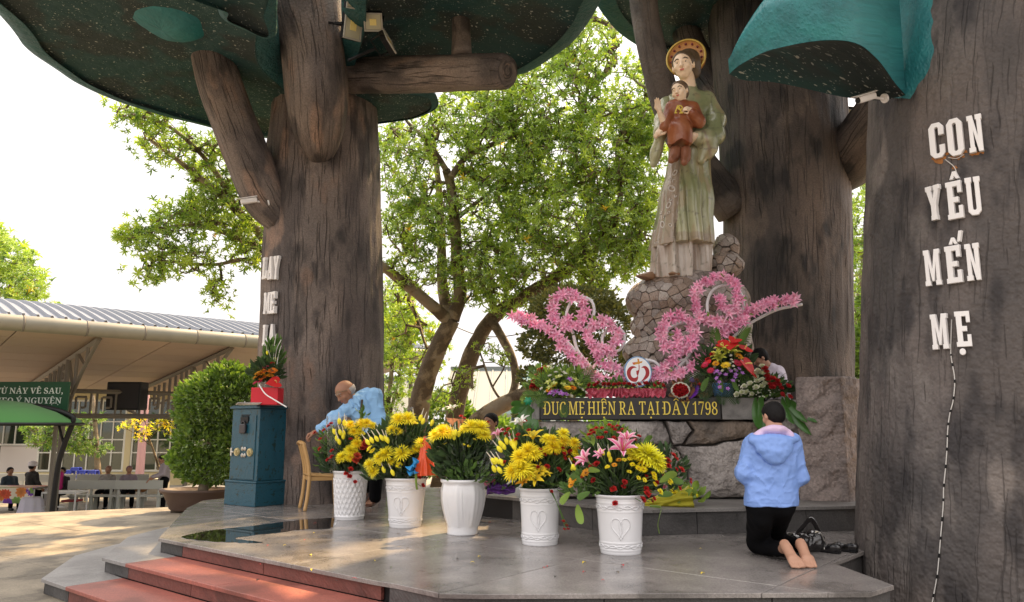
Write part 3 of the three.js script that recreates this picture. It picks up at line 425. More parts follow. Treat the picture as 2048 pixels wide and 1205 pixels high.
// soft folds: ridges that run along a direction, broken up by noise
const folds = (amp, fx, fy, fz, s = 0) => (p) => amp * (nz(p.x * fx + s, p.y * fy, p.z * fz) + 0.5 * nz(p.x * fx * 2.1, p.y * fy * 2.1 + s, p.z * fz * 2.1));
// ------------------------------------------------------------------ shrine: base step, altar of rough stone, standing slab, rock pedestal, statue
const STEP = PLAT + 0.25;
const SM = { stone: new THREE.MeshStandardMaterial({ map: stoneMap([0.25, 0.225, 0.21], [0.37, 0.335, 0.315], 33), bumpMap: bump.rough, bumpScale: 0.12, roughness: 0.85 }), brown: new THREE.MeshStandardMaterial({ map: stoneMap([0.20, 0.155, 0.12], [0.12, 0.10, 0.085], 34), bumpMap: bump.rough, bumpScale: 0.12, roughness: 0.85 }), pale: new THREE.MeshStandardMaterial({ map: stoneMap([0.33, 0.27, 0.245], [0.24, 0.20, 0.185], 35), bumpMap: bump.rough, bumpScale: 0.12, roughness: 0.85 }), grey: std(1, 1, 1, 0.7, { map: granite([0.24, 0.23, 0.22], 37, 0.35) }), plaque: std(0.016, 0.014, 0.015, 0.35), mortar: std(0.10, 0.088, 0.078, 0.95) };
{
  const S = thing('stone_step', V(0.8, PLAT, -9), 'dark grey granite step running round the foot of the altar', 'step');
  const a = pl(938, 1030), b = pl(1283, 1073), c = pl(1723, 1062), poly = [a, b, c, [4.75, -9.3], [4.75, -12], [-0.4, -12], [-0.95, -10.3]];
  const inset = (k) => { const cx = 2, cz = -9.4; return poly.map((p) => [p[0] + Math.sign(cx - p[0]) * k, p[1] + Math.sign(cz - p[1]) * k]); };
  part(S, 'core', plate(inset(0.06), PLAT + 0.002, STEP - 0.034, 0), MAT.base);
  tiles(S, 'top_slab', poly, STEP - 0.032, STEP, [2.1, 1.5], Math.atan2(b[1] - a[1], b[0] - a[0]), [a[0] - 0.1, a[1] - 0.25], vary(MAT.tread, [0.82, 0.9, 0.78]), 0.005);
  const seg = (p, q, n) => { for (let i = 0; i < n; i++) { const A = [mix(p[0], q[0], i / n), mix(p[1], q[1], i / n)], B = [mix(p[0], q[0], (i + 1) / n), mix(p[1], q[1], (i + 1) / n)], d = [B[0] - A[0], B[1] - A[1]], l = Math.hypot(...d), nn = [-d[1] / l, d[0] / l], s = (P, k, t) => [P[0] - nn[0] * k + d[0] / l * t, P[1] - nn[1] * k + d[1] / l * t]; part(S, 'facing_block', plate([s(A, 0.022, 0.004), s(B, 0.022, -0.004), s(B, 0.055, -0.004), s(A, 0.055, 0.004)], PLAT + 0.002, STEP - 0.033, 0.002), MAT.riser); } };
  seg(a, b, 4); seg(b, c, 4); seg(c, poly[3], 2); seg(poly[6], a, 2);
}
// rough block from its outline on the wall face: rounded front, back edge depth behind it
function block(out, d, depth, seed, bulge = 0.06) {
  const P = out.map(([u, v]) => at(u, v, d)), c = V(0, 0, 0); P.forEach((p) => c.addScaledVector(p, 1 / P.length));
  const o = []; P.forEach((p, i) => { const q = P[(i + 1) % P.length], n = Math.max(2, Math.round(p.distanceTo(q) / 0.045)); for (let k = 0; k < n; k++) o.push(p.clone().lerp(q, k / n)); });
  const rows = [[1, -depth], [1, -0.03], [0.985, -0.008], [0.96, 0.01], [0.9, 0.018], [0.8, 0.022], [0.65, 0.03], [0.5, 0.036], [0.35, 0.04], [0.2, 0.04], [0.01, 0.042]], pos = [], uv = [], idx = [], n = o.length;
  rows.forEach(([s, z], r) => { for (let i = 0; i <= n; i++) { const q = c.clone().lerp(o[i % n], s); const w = r < 1 ? 0 : bulge * fbm(q.x * 2.2 + seed, q.y * 2.2, seed, 5) + 0.012 * fbm(q.x * 14, q.y * 14, seed, 3); if (r > 0 && s > 0.95) { q.x += 0.02 * nz(q.x * 9, q.y * 9, seed); q.y += 0.016 * nz(q.x * 9, q.y * 9, seed + 4); } pos.push(q.x, q.y, q.z + z * (bulge / 0.06) + w); uv.push(q.x, q.y + z); } });
  const W = n + 1; for (let r = 0; r < rows.length - 1; r++) for (let i = 0; i < n; i++) { const a = r * W + i; idx.push(a, a + W, a + 1, a + 1, a + W, a + W + 1); }
  const g = new THREE.BufferGeometry(); g.setAttribute('position', new THREE.Float32BufferAttribute(pos, 3)); g.setAttribute('uv', new THREE.Float32BufferAttribute(uv, 2)); g.setIndex(idx); g.computeVertexNormals(); return g;
}
const AD = 8.7;
{
  const A = thing('altar', V(2, STEP, -9.1), 'low altar of rough grey stone blocks with a dark gold lettered plaque', 'altar');
  const bl = [[[[1078, 843], [1328, 843], [1338, 868], [1342, 890], [1205, 884], [1090, 879]], SM.stone], [[[1332, 843], [1372, 843], [1384, 862], [1365, 888], [1347, 890], [1340, 868]], SM.stone], [[[1376, 843], [1517, 843], [1516, 871], [1440, 884], [1424, 889], [1370, 889], [1388, 862]], SM.brown], [[[1521, 804], [1560, 797], [1603, 800], [1606, 868], [1520, 869]], SM.stone], [[[1090, 882], [1205, 888], [1340, 894], [1358, 904], [1374, 940], [1376, 995], [1100, 995]], SM.pale], [[[1352, 894], [1425, 893], [1442, 888], [1520, 874], [1608, 872], [1612, 996], [1380, 996], [1378, 938]], SM.stone]];
  bl.forEach(([o, m], i) => part(A, 'stone_block', block(o, AD, 0.5, i * 7.7 + 2, 0.075), m));
  const w0 = at(1064, 842, AD), w1 = at(1600, 990, AD); part(A, 'core', box(w1.x - w0.x - 0.15, w0.y - STEP - 0.02, 1.0, (w0.x + w1.x) / 2 + 0.05, (w0.y + STEP) / 2, -AD - 0.58), SM.mortar);
  const slab = (u0, u1, m, n, f = 0) => { const a = at(u0, 796, AD - 0.06), b = at(u1, 840, AD - 0.06); return part(A, n, rbox(b.x - a.x - 0.004, a.y - b.y, 0.9, (a.x + b.x) / 2, (a.y + b.y) / 2, -AD + 0.06 - 0.45 + f, 0.008), m); };
  const pq = slab(1080, 1443, SM.plaque, 'plaque', 0.012); slab(1443, 1513, SM.grey, 'end_block'); slab(1063, 1080, SM.grey, 'end_block', -0.01);
  // gold letters, with the marks that Vietnamese needs
  const font = await new FontLoader().loadAsync('fonts/droid/droid_serif_regular.typeface.json');
  const zf = -AD + 0.076, H = 0.148;
  const run = [['D', 1087, 1108, '-'], ['U', 1110, 1126], ['C', 1128, 1141], ['M', 1137 + 9, 1172 - 8], ['E', 1166, 1180, '.'], ['H', 1176 + 2, 1196 + 2], ['I', 1201, 1209], ['E', 1211, 1226, '.^'], ['N', 1228, 1247], ['R', 1240 + 8, 1256 + 8], ['A', 1258 + 7, 1271 + 6], ['T', 1284, 1297], ['A', 1299, 1312 + 4, '.'], ['I', 1318, 1327], ['D', 1326 + 4, 1345, '-'], ['A', 1347, 1362, '^'], ['Y', 1363, 1380], ['1', 1388, 1396], ['7', 1397, 1408], ['9', 1410, 1421], ['8', 1423, 1434]];
  const CH = [['D', 1087, 1107, '-'], ['U', 1109, 1125], ['C', 1126, 1141], ['M', 1137, 1155], ['E', 1152, 1168]];
  // words spaced as on the plaque
  const words = [['DUC', 1087, 1131, ['-', '', '']], ['ME', 1137, 1169, ['', '.']], ['HIEN', 1175, 1231, ['', '', '.^', '']], ['RA', 1238, 1270, ['', '']], ['TAI', 1278, 1318, ['', '.', '']], ['DAY', 1325, 1379, ['-', '^', '']], ['1798', 1385, 1434, ['', '', '', '']]];
  for (const [w, u0, u1, marks] of words) {
    const adv = [...w].map((ch) => { const g = new TextGeometry(ch, { font, size: 1, depth: 0.05, curveSegments: 5, bevelEnabled: false }); g.computeBoundingBox(); return [g, g.boundingBox.max.x - g.boundingBox.min.x + 0.14]; });
    const tot = adv.reduce((s, a) => s + a[1], 0) - 0.14, x0 = at(u0, 818, AD - 0.06).x, x1 = at(u1, 818, AD - 0.06).x, k = (x1 - x0) / tot, yb = at(u0, 830, AD - 0.06).y; let x = x0;
    [...w].forEach((ch, i) => {
      const [g, wd] = adv[i], bb = g.boundingBox, W = (wd - 0.14) * k; g.translate(-bb.min.x, -Math.max(0, bb.min.y), 0); g.scale(k, H / (bb.max.y - bb.min.y), 0.16); g.translate(x, yb, zf);
      const extra = []; if (marks[i].includes('-')) extra.push(box(W * 0.42, 0.011, 0.006, x + W * 0.12, yb + H * 0.5, zf + 0.0045));
      if (marks[i].includes('.')) extra.push(new THREE.CylinderGeometry(0.010, 0.010, 0.008, 10).rotateX(Math.PI / 2).translate(x + W / 2, yb - 0.032, zf + 0.004));
      if (marks[i].includes('^')) for (const s of [-1, 1]) extra.push(box(0.034, 0.009, 0.008, 0, 0, 0).rotateZ(-s * 0.7).translate(x + W / 2 + s * 0.0142, yb + H + 0.022, zf + 0.004));
      part(pq, 'letter', merge([g, ...extra]), MAT.gold); x += wd * k;
    });
  }
}
{ // the tall slab beside the altar
  const Sg = thing('stone_slab', at(1660, 1000, 8.6).setY(STEP), 'tall rough pinkish grey stone slab standing beside the altar', 'stone slab');
  const outl = [at(1598, 900, 8.62), at(1645, 900, 8.5), at(1692, 900, 8.42), at(1716, 900, 8.62), at(1737, 900, 8.95), at(1728, 900, 9.35), at(1660, 900, 9.4), at(1604, 900, 9.2)], c = V(0, 0, 0); outl.forEach((p) => c.addScaledVector(p, 1 / 8));
  const o = []; outl.forEach((p, i) => { const q = outl[(i + 1) % 8]; for (let k = 0; k < 12; k++) o.push(p.clone().lerp(q, k / 12)); });
  const top = at(1650, 753, 8.45).y, pos = [], uv = [], idx = [], n = o.length, R = 64; let per = 0;
  for (let r = 0; r <= R + 4; r++) { const t = Math.min(1, r / R), cap = Math.max(0, r - R) / 4; per = 0;
    for (let i = 0; i <= n; i++) { const p = o[i % n]; if (i) per += p.distanceTo(o[i - 1]); const y = mix(STEP + 0.001, top, t), s = (1.04 - 0.07 * t) * (1 - cap * 0.995) * (r === R ? 0.985 : 1); const dir = p.clone().sub(c).setY(0); const side = i > 36 && i < 72 ? 1 : 0.35; const w = (1 - cap) * (0.12 * side * fbm(p.x * 3, y * 2.4, p.z * 3 + 3, 5) + 0.03 * fbm(p.x * 9, y * 9, p.z * 9, 3)); const q = c.clone().addScaledVector(dir, s + w / dir.length()); pos.push(q.x, y + (r >= R ? 0.02 * fbm(q.x * 8, 1, q.z * 8, 3) : 0), q.z); uv.push(per + cap, y + cap); } }
  const W = n + 1; for (let r = 0; r < R + 4; r++) for (let i = 0; i < n; i++) { const a = r * W + i; idx.push(a, a + 1, a + W, a + 1, a + W + 1, a + W); }
  const g = new THREE.BufferGeometry(); g.setAttribute('position', new THREE.Float32BufferAttribute(pos, 3)); g.setAttribute('uv', new THREE.Float32BufferAttribute(uv, 2)); g.setIndex(idx.reverse()); g.computeVertexNormals();
  part(Sg, 'slab', g, SM.pale);
}
// rock pedestal faced with crazy paving
const SD = 9.75;
{
  const pe = (u, v, ru, rv, rd, dd = 0) => E(at(u, v, SD + dd), ru * SD / FPX, rv * SD / FPX, rd);
  const prims = [pe(1372, 602, 120, 46, 0.56), pe(1300, 604, 44, 40, 0.42, 0.05), pe(1448, 606, 44, 46, 0.42, 0.05), pe(1376, 655, 116, 44, 0.56), pe(1450, 655, 48, 36, 0.46, -0.1), pe(1372, 705, 126, 50, 0.6), pe(1462, 700, 38, 42, 0.4), pe(1375, 770, 142, 66, 0.75), pe(1290, 775, 55, 55, 0.5, -0.1), pe(1375, 860, 150, 90, 0.85),
    pe(1452, 496, 27, 30, 0.2, 0.1), pe(1447, 533, 40, 25, 0.3, 0.05), pe(1392, 566, 66, 22, 0.42, 0), pe(1380, 580, 100, 26, 0.45)];
  const f0 = field(prims, 0.09), f = (p) => f0(p) + 0.035 * fbm(p.x * 2.2, p.y * 2.2, p.z * 2.2, 2);
  const B = bounds(prims, 0.08); B.min.y = Math.max(B.min.y, STEP + 0.05); const g = nets(f, B, 0.045);
  const R = thing('rock_pedestal', at(1380, 990, SD).setY(STEP + 0.05), 'rounded rock pedestal faced with crazy paving stones under the statue', 'pedestal');
  const mortar = part(R, 'mortar', nets((p) => f(p) + 0.012, B, 0.05), SM.mortar);
  // stones: cells between spread points on the surface, each a bevelled plate
  const P = g.attributes.position, N = g.attributes.normal, r = rng(5), cand = []; for (let i = 0; i < P.count; i++) cand.push(i); for (let i = cand.length - 1; i > 0; i--) { const j = Math.floor(r() * (i + 1)); [cand[i], cand[j]] = [cand[j], cand[i]]; }
  const pts = []; for (const i of cand) { const p = V(P.getX(i), P.getY(i), P.getZ(i)), nn = V(N.getX(i), N.getY(i), N.getZ(i)); if (nn.z < -0.25 || p.y < 1.75) continue; const rad = p.y > at(0, 556, SD).y ? 0.08 : 0.075 + 0.10 * r() * r(); if (pts.every((q) => q.p.distanceTo(p) > rad)) pts.push({ p, n: nn }); }
  const tones = [[0.34, 0.29, 0.265], [0.41, 0.36, 0.33], [0.28, 0.24, 0.22], [0.31, 0.235, 0.185], [0.45, 0.40, 0.365], [0.35, 0.275, 0.23]].map(([a, b, c]) => std(a, b, c, 0.42, { map: stoneMap([1, 1, 1], [0.75, 0.72, 0.7], Math.round(a * 100)), bumpMap: bump.pits, bumpScale: 0.02 }));
  const grad = (p) => { const h = 0.01, q = V(0, 0, 0), e = (x, y, z) => f(q.set(p.x + x, p.y + y, p.z + z)); return V(e(h, 0, 0) - e(-h, 0, 0), e(0, h, 0) - e(0, -h, 0), e(0, 0, h) - e(0, 0, -h)).normalize(); };
  for (const { p, n } of pts) {
    const X = V(0, 1, 0).cross(n).normalize(), Y = n.clone().cross(X); let poly = []; for (let i = 0; i < 12; i++) { const a = i / 12 * 6.2832; poly.push([Math.cos(a) * 0.17, Math.sin(a) * 0.17]); }
    for (const q of pts) { if (q.p === p) continue; const d = q.p.clone().sub(p), l = d.length(); if (l > 0.4) continue; const x = d.dot(X), y = d.dot(Y), m = Math.hypot(x, y) || 1, k = l / 2 - 0.0025; const out = []; for (let i = 0; i < poly.length; i++) { const a = poly[i], b = poly[(i + 1) % poly.length], sa = (a[0] * x + a[1] * y) / m - k, sb = (b[0] * x + b[1] * y) / m - k; if (sa <= 0) out.push(a); if (sa * sb < 0) { const t = sa / (sa - sb); out.push([a[0] + (b[0] - a[0]) * t, a[1] + (b[1] - a[1]) * t]); } } poly = out; }
    if (poly.length < 3) continue; const pos = [], idx = [], uv = [], k = poly.length, off = 0.006 + 0.012 * r(); let cx = 0, cy = 0; poly.forEach((a) => { cx += a[0] / k; cy += a[1] / k; });
    for (const [s, h] of [[1, -0.02], [1, off * 0.8], [0.93, off]]) for (const a of poly) { const w = p.clone().addScaledVector(X, cx + (a[0] - cx) * s).addScaledVector(Y, cy + (a[1] - cy) * s); const gr = grad(w); w.addScaledVector(gr, -f(w) * 0.9).addScaledVector(gr, h); pos.push(w.x, w.y, w.z); uv.push(w.x * 2 + w.z, w.y * 2); }
    const cc = p.clone().addScaledVector(X, cx).addScaledVector(Y, cy); cc.addScaledVector(n, off - f(cc) * 0.9); pos.push(cc.x, cc.y, cc.z); uv.push(cc.x * 2 + cc.z, cc.y * 2);
    for (let q = 0; q < 2; q++) for (let i = 0; i < k; i++) { const j = (i + 1) % k, a = q * k; idx.push(a + i, a + j, a + k + i, a + j, a + k + j, a + k + i); } for (let i = 0; i < k; i++) idx.push(2 * k + i, 2 * k + (i + 1) % k, 3 * k);
    let sg = new THREE.BufferGeometry(); sg.setAttribute('position', new THREE.Float32BufferAttribute(pos, 3)); sg.setAttribute('uv', new THREE.Float32BufferAttribute(uv, 2)); sg.setIndex(idx); sg = toCreasedNormals(sg, 0.45);
    part(R, 'stone', sg, tones[Math.floor(r() * tones.length)]);
  }
  console.log('stones', pts.length);
}
// ------------------------------------------------------------------ statue of a woman holding a child
{
  const ST = 9.62, S = (u, v, dd = 0) => at(u, v, ST + dd), K = ST / FPX;
  const G = thing('statue', S(1362, 556), 'painted statue of a robed woman with an orange halo holding a small child', 'statue');
  const jade = phy(1, 1, 1, 0.3, { vertexColors: true, clearcoat: 0.6, clearcoatRoughness: 0.18, bumpMap: bump.pits, bumpScale: 0.01 });
  const green = [0.25, 0.275, 0.135], pale = [0.47, 0.455, 0.28], brown = [0.30, 0.215, 0.155], dk = [0.16, 0.15, 0.10];
  const lerp3 = (a, b, t) => a.map((x, i) => mix(x, b[i], t));
  const y0 = S(1362, 498).y, yTop = S(1362, 318).y;
  // seams between the stone pieces of the robe
  const seam = (p) => { const a = p.x * 5.2 + 0.9 * fbm(p.x * 2, p.y * 2, p.z * 2, 2), b = p.y * 3.4 + 0.8 * fbm(p.x * 2 + 9, p.y * 2, p.z * 2, 2), row = Math.floor(b), x = a + row * 0.37; const d = Math.min(Math.abs(b - Math.round(b)) / 3.4, Math.abs(x - Math.round(x)) / 5.2); return sstep(0.008, 0.002, d); };
  const tint = (p) => { const v = fbm(p.x * 2.5, p.y * 0.9, p.z * 2.5, 4), w = fbm(p.x * 5 + 7, p.y * 2.2, p.z * 5, 3); let c = lerp3(green, pale, sstep(-0.25, 0.35, v)); c = lerp3(c, [0.36, 0.27, 0.15], 0.6 * sstep(0.05, 0.25, w)); return lerp3(c, dk, 0.7 * seam(p)); };
  const uOf = (p) => 1024 + p.x / -p.z * FPX * 1.0, pan = (p) => { const t = (yTop - p.y) / (yTop - y0); const l = mix(1334, 1302, t), rr = mix(1368, 1346, t); const xl = (l - 1024) / FPX * ST, xr = (rr - 1024) / FPX * ST; return (p.x - xl) / (xr - xl); };
  const robeCol = (p, n) => { const u = pan(p); if (p.y < yTop + 0.15 && n.z > 0.15 && u > -0.06 && u < 1.05 && p.z > -ST - 0.02) { const b = u < 0.04 || u > 0.92; const c = b ? lerp3(brown, dk, 0.35) : lerp3(lerp3(brown, [0.38, 0.30, 0.24], 0.6), pale, 0.35 * (fbm(p.x * 6, p.y * 3, p.z, 3) + 0.3)); return lerp3(c, dk, 0.5 * seam(p)); } let c = tint(p); if (p.y < y0 + 0.13) c = lerp3(c, brown, 0.55); return c; };
  const ang = (p) => Math.atan2(p.x - (1368 - 1024) / FPX * ST, p.z + ST);
  const skirt = [C(S(1379, 235, 0.02), S(1380, 300, 0), 0.24, 0.25), C(S(1380, 300, 0), S(1374, 400, 0), 0.265, 0.325), C(S(1374, 400, 0), S(1364, 520, 0), 0.325, 0.41), C(S(1350, 206, 0.03), S(1412, 200, 0.03), 0.125, 0.125), C(S(1352, 214, 0), S(1408, 214, 0), 0.14, 0.14),
    C(S(1376, 190, 0.02), S(1381, 172, 0.02), 0.12, 0.085)];
  part(G, 'robe', body(skirt, 0.021, { k: 0.10, col: robeCol, wrinkle: (p) => { const t = clamp((yTop + 0.1 - p.y) / 1.2), a = ang(p), w = pan(p), inP = w > 0 && w < 1 && p.z > -ST; return (inP ? 0.25 : 1) * t * (0.034 * Math.sin(a * 11 + 1.5 * nz(0, p.y * 0.8, a)) + 0.02 * Math.sin(a * 23 + p.y)) + (Math.abs(w) < 0.07 || Math.abs(w - 1) < 0.07 ? -0.012 * t : 0) + 0.012 * fbm(p.x * 4, p.y * 2, p.z * 4, 2) * (1 - t); }, cut: (p) => y0 + 0.05 * Math.sin((p.x - 2.1) * 2.4) - 0.07 * (p.x - 2.17) - p.y }), jade);
  // white brocade motifs down the front panel
  const ringG = new THREE.TorusGeometry(0.032, 0.0085, 6, 14).scale(1.25, 0.85, 1), barG = new THREE.TorusGeometry(0.018, 0.008, 5, 9, 4.2), white = std(0.6, 0.56, 0.52, 0.5);
  const rayR = new THREE.Raycaster(); scene.updateMatrixWorld(true); const robe = G.children[0];
  const stick = (geo, u, v, s, rz) => { rayR.set(V(0, EYE, 0), ray(u, v).normalize()); const h = rayR.intersectObject(robe)[0]; if (!h) return; const q = new THREE.Quaternion().setFromUnitVectors(V(0, 0, 1), h.face.normal.clone().setY(h.face.normal.y * 0.3).normalize()).multiply(new THREE.Quaternion().setFromAxisAngle(V(0, 0, 1), rz)); put(G, 'motif', geo, white, h.point.clone().addScaledVector(h.face.normal, 0.006), q, s); };
  const mr = rng(9); for (const [u, v, big] of [[1351, 346, 1], [1342, 358, 0], [1348, 362, 0], [1344, 378, 1.2], [1352, 392, 0], [1342, 399, 0], [1338, 411, 1.1], [1323, 426, 0], [1338, 426, 0.5], [1326, 450, 1.1], [1341, 451, 0.6], [1347, 374, 0], [1330, 434, 0], [1313, 487, 0.5], [1332, 489, 0.5]]) stick(big ? ringG : barG, u, v, big || 1, mr() * 3);
  // under-robe with deep pleats, and shoes
  const ux = (1355 - 1024) / FPX * ST;
  part(G, 'underskirt', body([C(S(1357, 478), S(1349, 556), 0.30, 0.31), C(S(1392, 490), S(1390, 553), 0.2, 0.2)], 0.021, { k: 0.06, wrinkle: (p) => 0.035 * Math.sin(Math.atan2(p.x - ux, p.z + ST) * 9 + 0.4) + 0.015 * Math.sin(p.x * 60), cut: (p) => S(0, 562).y - p.y, col: (p) => lerp3(lerp3([0.37, 0.29, 0.23], [0.50, 0.44, 0.38], sstep(-0.2, 0.3, fbm(p.x * 5, p.y * 2, p.z * 5, 3))), dk, 0.8 * seam(p)) }), jade);
  for (const [u, v, du] of [[1286, 557, -14], [1345, 552, -3]]) part(G, 'shoe', body([C(S(u + 14, v - 2, -0.12), S(u + du * 0.6, v + 2, -0.36), 0.075, 0.06)], 0.016, { cut: (p) => S(0, v + 8).y - p.y }), std(0.30, 0.17, 0.09, 0.5));
  const slCol = (p) => tint(p);
  part(G, 'sleeve', body([C(S(1416, 204, 0), S(1432, 240, -0.06), 0.115, 0.125), C(S(1432, 240, -0.06), S(1430, 272, -0.16), 0.125, 0.12), C(S(1430, 270, -0.16), S(1398, 276, -0.36), 0.12, 0.10), E(S(1416, 293, -0.24), 0.135, 0.20, 0.12, 0, 0, -0.3), C(S(1412, 300, -0.26), S(1403, 321, -0.28), 0.09, 0.055)], 0.019, { k: 0.07, col: (p) => { const c = slCol(p); return Math.abs((p.x - S(1398, 300).x) + (p.y - S(0, 300).y) * 0.35) < 0.022 && p.z > -ST + 0.2 ? lerp3(c, brown, 0.7) : c; }, wrinkle: (p) => 0.018 * Math.sin((p.x - 2.6) * 26 - (p.y - 3.3) * 34) * sstep(3.75, 3.5, p.y) + 0.01 * nz(p.x * 9, p.y * 9, p.z * 9) }), jade, 'wide hanging sleeve over the forearm');
  part(G, 'sleeve', body([C(S(1334, 208, 0), S(1326, 242, -0.10), 0.105, 0.105), C(S(1326, 242, -0.1), S(1322, 264, -0.22), 0.105, 0.10), E(S(1316, 292, -0.2), 0.075, 0.23, 0.10, 0, 0, -0.28), C(S(1313, 305, -0.2), S(1307, 329, -0.2), 0.06, 0.045)], 0.019, { k: 0.07, col: slCol, wrinkle: (p) => 0.016 * Math.sin((p.x - 2) * 40) * sstep(3.7, 3.4, p.y) + 0.008 * nz(p.x * 9, p.y * 9, p.z * 9) }), jade);
  // heads, hands
  const flesh = phy(0.90, 0.68, 0.48, 0.38, { clearcoat: 0.3, clearcoatRoughness: 0.25 });
  const hq = headQ(-0.42, 0.12, 0.05), hp = S(1367, 132, -0.05), bq = basis(V(0, 1, 0), V(-0.4, 0, 1));
  const hs = 0.40, fm = { lip: std(0.62, 0.16, 0.13, 0.4), brow: std(0.03, 0.02, 0.015, 0.8), hair: 'longHair', hairMat: std(0.10, 0.065, 0.035, 0.45) };
  const heads = [face(G, hp, hq, hs, fm)];
  part(G, 'hair', body([E(S(1376, 126, 0.03), 0.175, 0.205, 0.13, 0, -0.42), E(S(1384, 142, 0.04), 0.12, 0.13, 0.1)], 0.014, { k: 0.06, wrinkle: (p) => 0.008 * nz(p.x * 30, p.y * 8, p.z * 30) }), fm.hairMat);
  const cq = headQ(-0.62, 0.16, 0.10), chp = S(1360, 184, -0.42);
  heads.push(face(G, chp, cq, 0.285, { ...fm, hair: 'hair', hairMat: std(0.14, 0.085, 0.045, 0.5) }));
  const hand = (k, p, y, z, s, m) => place(HANDS[k], p, basis(y, z), s, m);
  const limbs = body([C(S(1375, 148, 0), S(1380, 182, 0.02), 0.085, 0.095), C(S(1362, 198, -0.4), S(1360, 184, -0.42), 0.07, 0.065), C(S(1330, 250, -0.42), S(1319, 224, -0.48), 0.052, 0.034)], 0.016, { k: 0.03 });
  const A1 = hand('bent', S(1393, 272, -0.42), V(-1, -0.25, 0.25), V(-0.25, 0.2, -1), 0.24, false), A2 = hand('bent', S(1314, 270, -0.38), V(0.55, 0.75, 0.2), V(0.6, -0.4, -0.8), 0.22, true);
  const B1 = hand('open', S(1319, 223, -0.49), V(-0.2, 1, 0.1), V(0.1, -0.1, 1), 0.17, true), B2 = hand('grip', S(1384, 221, -0.5), V(-1, 0.25, 0.3), V(-0.2, -0.3, -1), 0.16, false);
  part(G, 'body', merge([...heads, limbs, A1, A2, B1, B2]), flesh);
  const red = phy(1, 1, 1, 0.45, { vertexColors: true, clearcoat: 0.25, bumpMap: bump.pits, bumpScale: 0.008 });
  const yh = S(0, 304, -0.4).y, cc = (p) => { const v = fbm(p.x * 7, p.y * 5, p.z * 7, 4); let c = lerp3([0.24, 0.062, 0.022], [0.34, 0.115, 0.045], sstep(-0.3, 0.3, v)); return Math.abs(p.y - yh) < 0.035 ? lerp3(c, [0.30, 0.17, 0.09], 0.5 + 0.4 * Math.sign(Math.sin(p.x * 90))) : c; };
  part(G, 'child_robe', body([C(S(1361, 214, -0.36), S(1364, 258, -0.36), 0.115, 0.13), C(S(1346, 214, -0.36), S(1382, 214, -0.36), 0.07, 0.07), C(S(1358, 262, -0.40), S(1358, 302, -0.46), 0.15, 0.145), C(S(1366, 262, -0.46), S(1370, 300, -0.48), 0.11, 0.11), C(S(1342, 214, -0.36), S(1329, 254, -0.42), 0.072, 0.07), C(S(1386, 216, -0.38), S(1398, 243, -0.44), 0.078, 0.08), C(S(1398, 243, -0.44), S(1386, 226, -0.50), 0.08, 0.06)], 0.016, { k: 0.05, col: cc, cut: (p) => S(0, 314).y + 0.025 * Math.sin(p.x * 30) - p.y, wrinkle: (p) => 0.02 * Math.sin(p.x * 38 + p.y * 6) * sstep(3.9, 3.6, p.y) + 0.012 * nz(p.x * 8, p.y * 6, p.z * 8) }), red);
  part(G, 'child_feet', merge([body([C(S(1351, 303, -0.45), S(1349, 314, -0.5), 0.075, 0.06), C(S(1349, 314, -0.46), S(1343, 321, -0.62), 0.058, 0.042)], 0.014), body([C(S(1371, 303, -0.45), S(1371, 316, -0.5), 0.075, 0.06), C(S(1371, 316, -0.46), S(1369, 325, -0.62), 0.058, 0.045)], 0.014)]), std(0.26, 0.10, 0.05, 0.5));
  { // monogram on the child's chest
    const m = []; const c = S(1357, 218, -0.50), b = (x0, y0_, x1, y1) => m.push(bar(V(c.x + x0, c.y + y0_, c.z), V(c.x + x1, c.y + y1, c.z), 0.014, 0.014)); b(-0.045, -0.05, -0.005, 0.05); b(0.04, -0.05, -0.005, 0.05); b(-0.05, -0.055, -0.02, -0.055); b(0.01, -0.055, 0.06, -0.055);
    m.push(new THREE.TorusGeometry(0.028, 0.008, 6, 14).translate(c.x + 0.022, c.y + 0.015, c.z + 0.004)); part(G, 'monogram', merge(m), MAT.gold);
  }
  // halo: thick dished disc with red studs
  const n = V(-0.42, 0.05, 1).normalize(), hc = S(1373, 117, 0.14), q = new THREE.Quaternion().setFromUnitVectors(V(0, 1, 0), n);
  const disc = new THREE.LatheGeometry([[0, 0], [0.19, 0.0], [0.235, 0.018], [0.262, 0.045], [0.272, 0.03], [0.268, -0.03], [0.23, -0.05], [0, -0.05]].map((p) => new THREE.Vector2(...p)), 48).applyQuaternion(q).translate(hc.x, hc.y, hc.z);
  const hl = part(G, 'halo', disc, std(0.46, 0.20, 0.045, 0.42, { metalness: 0.15 })), X = V(0, 1, 0).cross(n).normalize(), Y = n.clone().cross(X);
  part(hl, 'halo_rim', new THREE.TorusGeometry(0.262, 0.016, 8, 56).applyQuaternion(new THREE.Quaternion().setFromUnitVectors(V(0, 0, 1), n)).translate(hc.x + n.x * 0.036, hc.y + n.y * 0.036, hc.z + n.z * 0.036), std(0.55, 0.38, 0.08, 0.35, { metalness: 0.3 }));
  const stud = new THREE.SphereGeometry(0.017, 10, 8); for (let i = 0; i < 11; i++) { const a = -0.55 + i / 10 * (Math.PI + 1.1); put(hl, 'stud', stud, std(0.20, 0.03, 0.05, 0.3), hc.clone().addScaledVector(X, Math.cos(a) * 0.212).addScaledVector(Y, Math.sin(a) * 0.212).addScaledVector(n, 0.014)); }
}
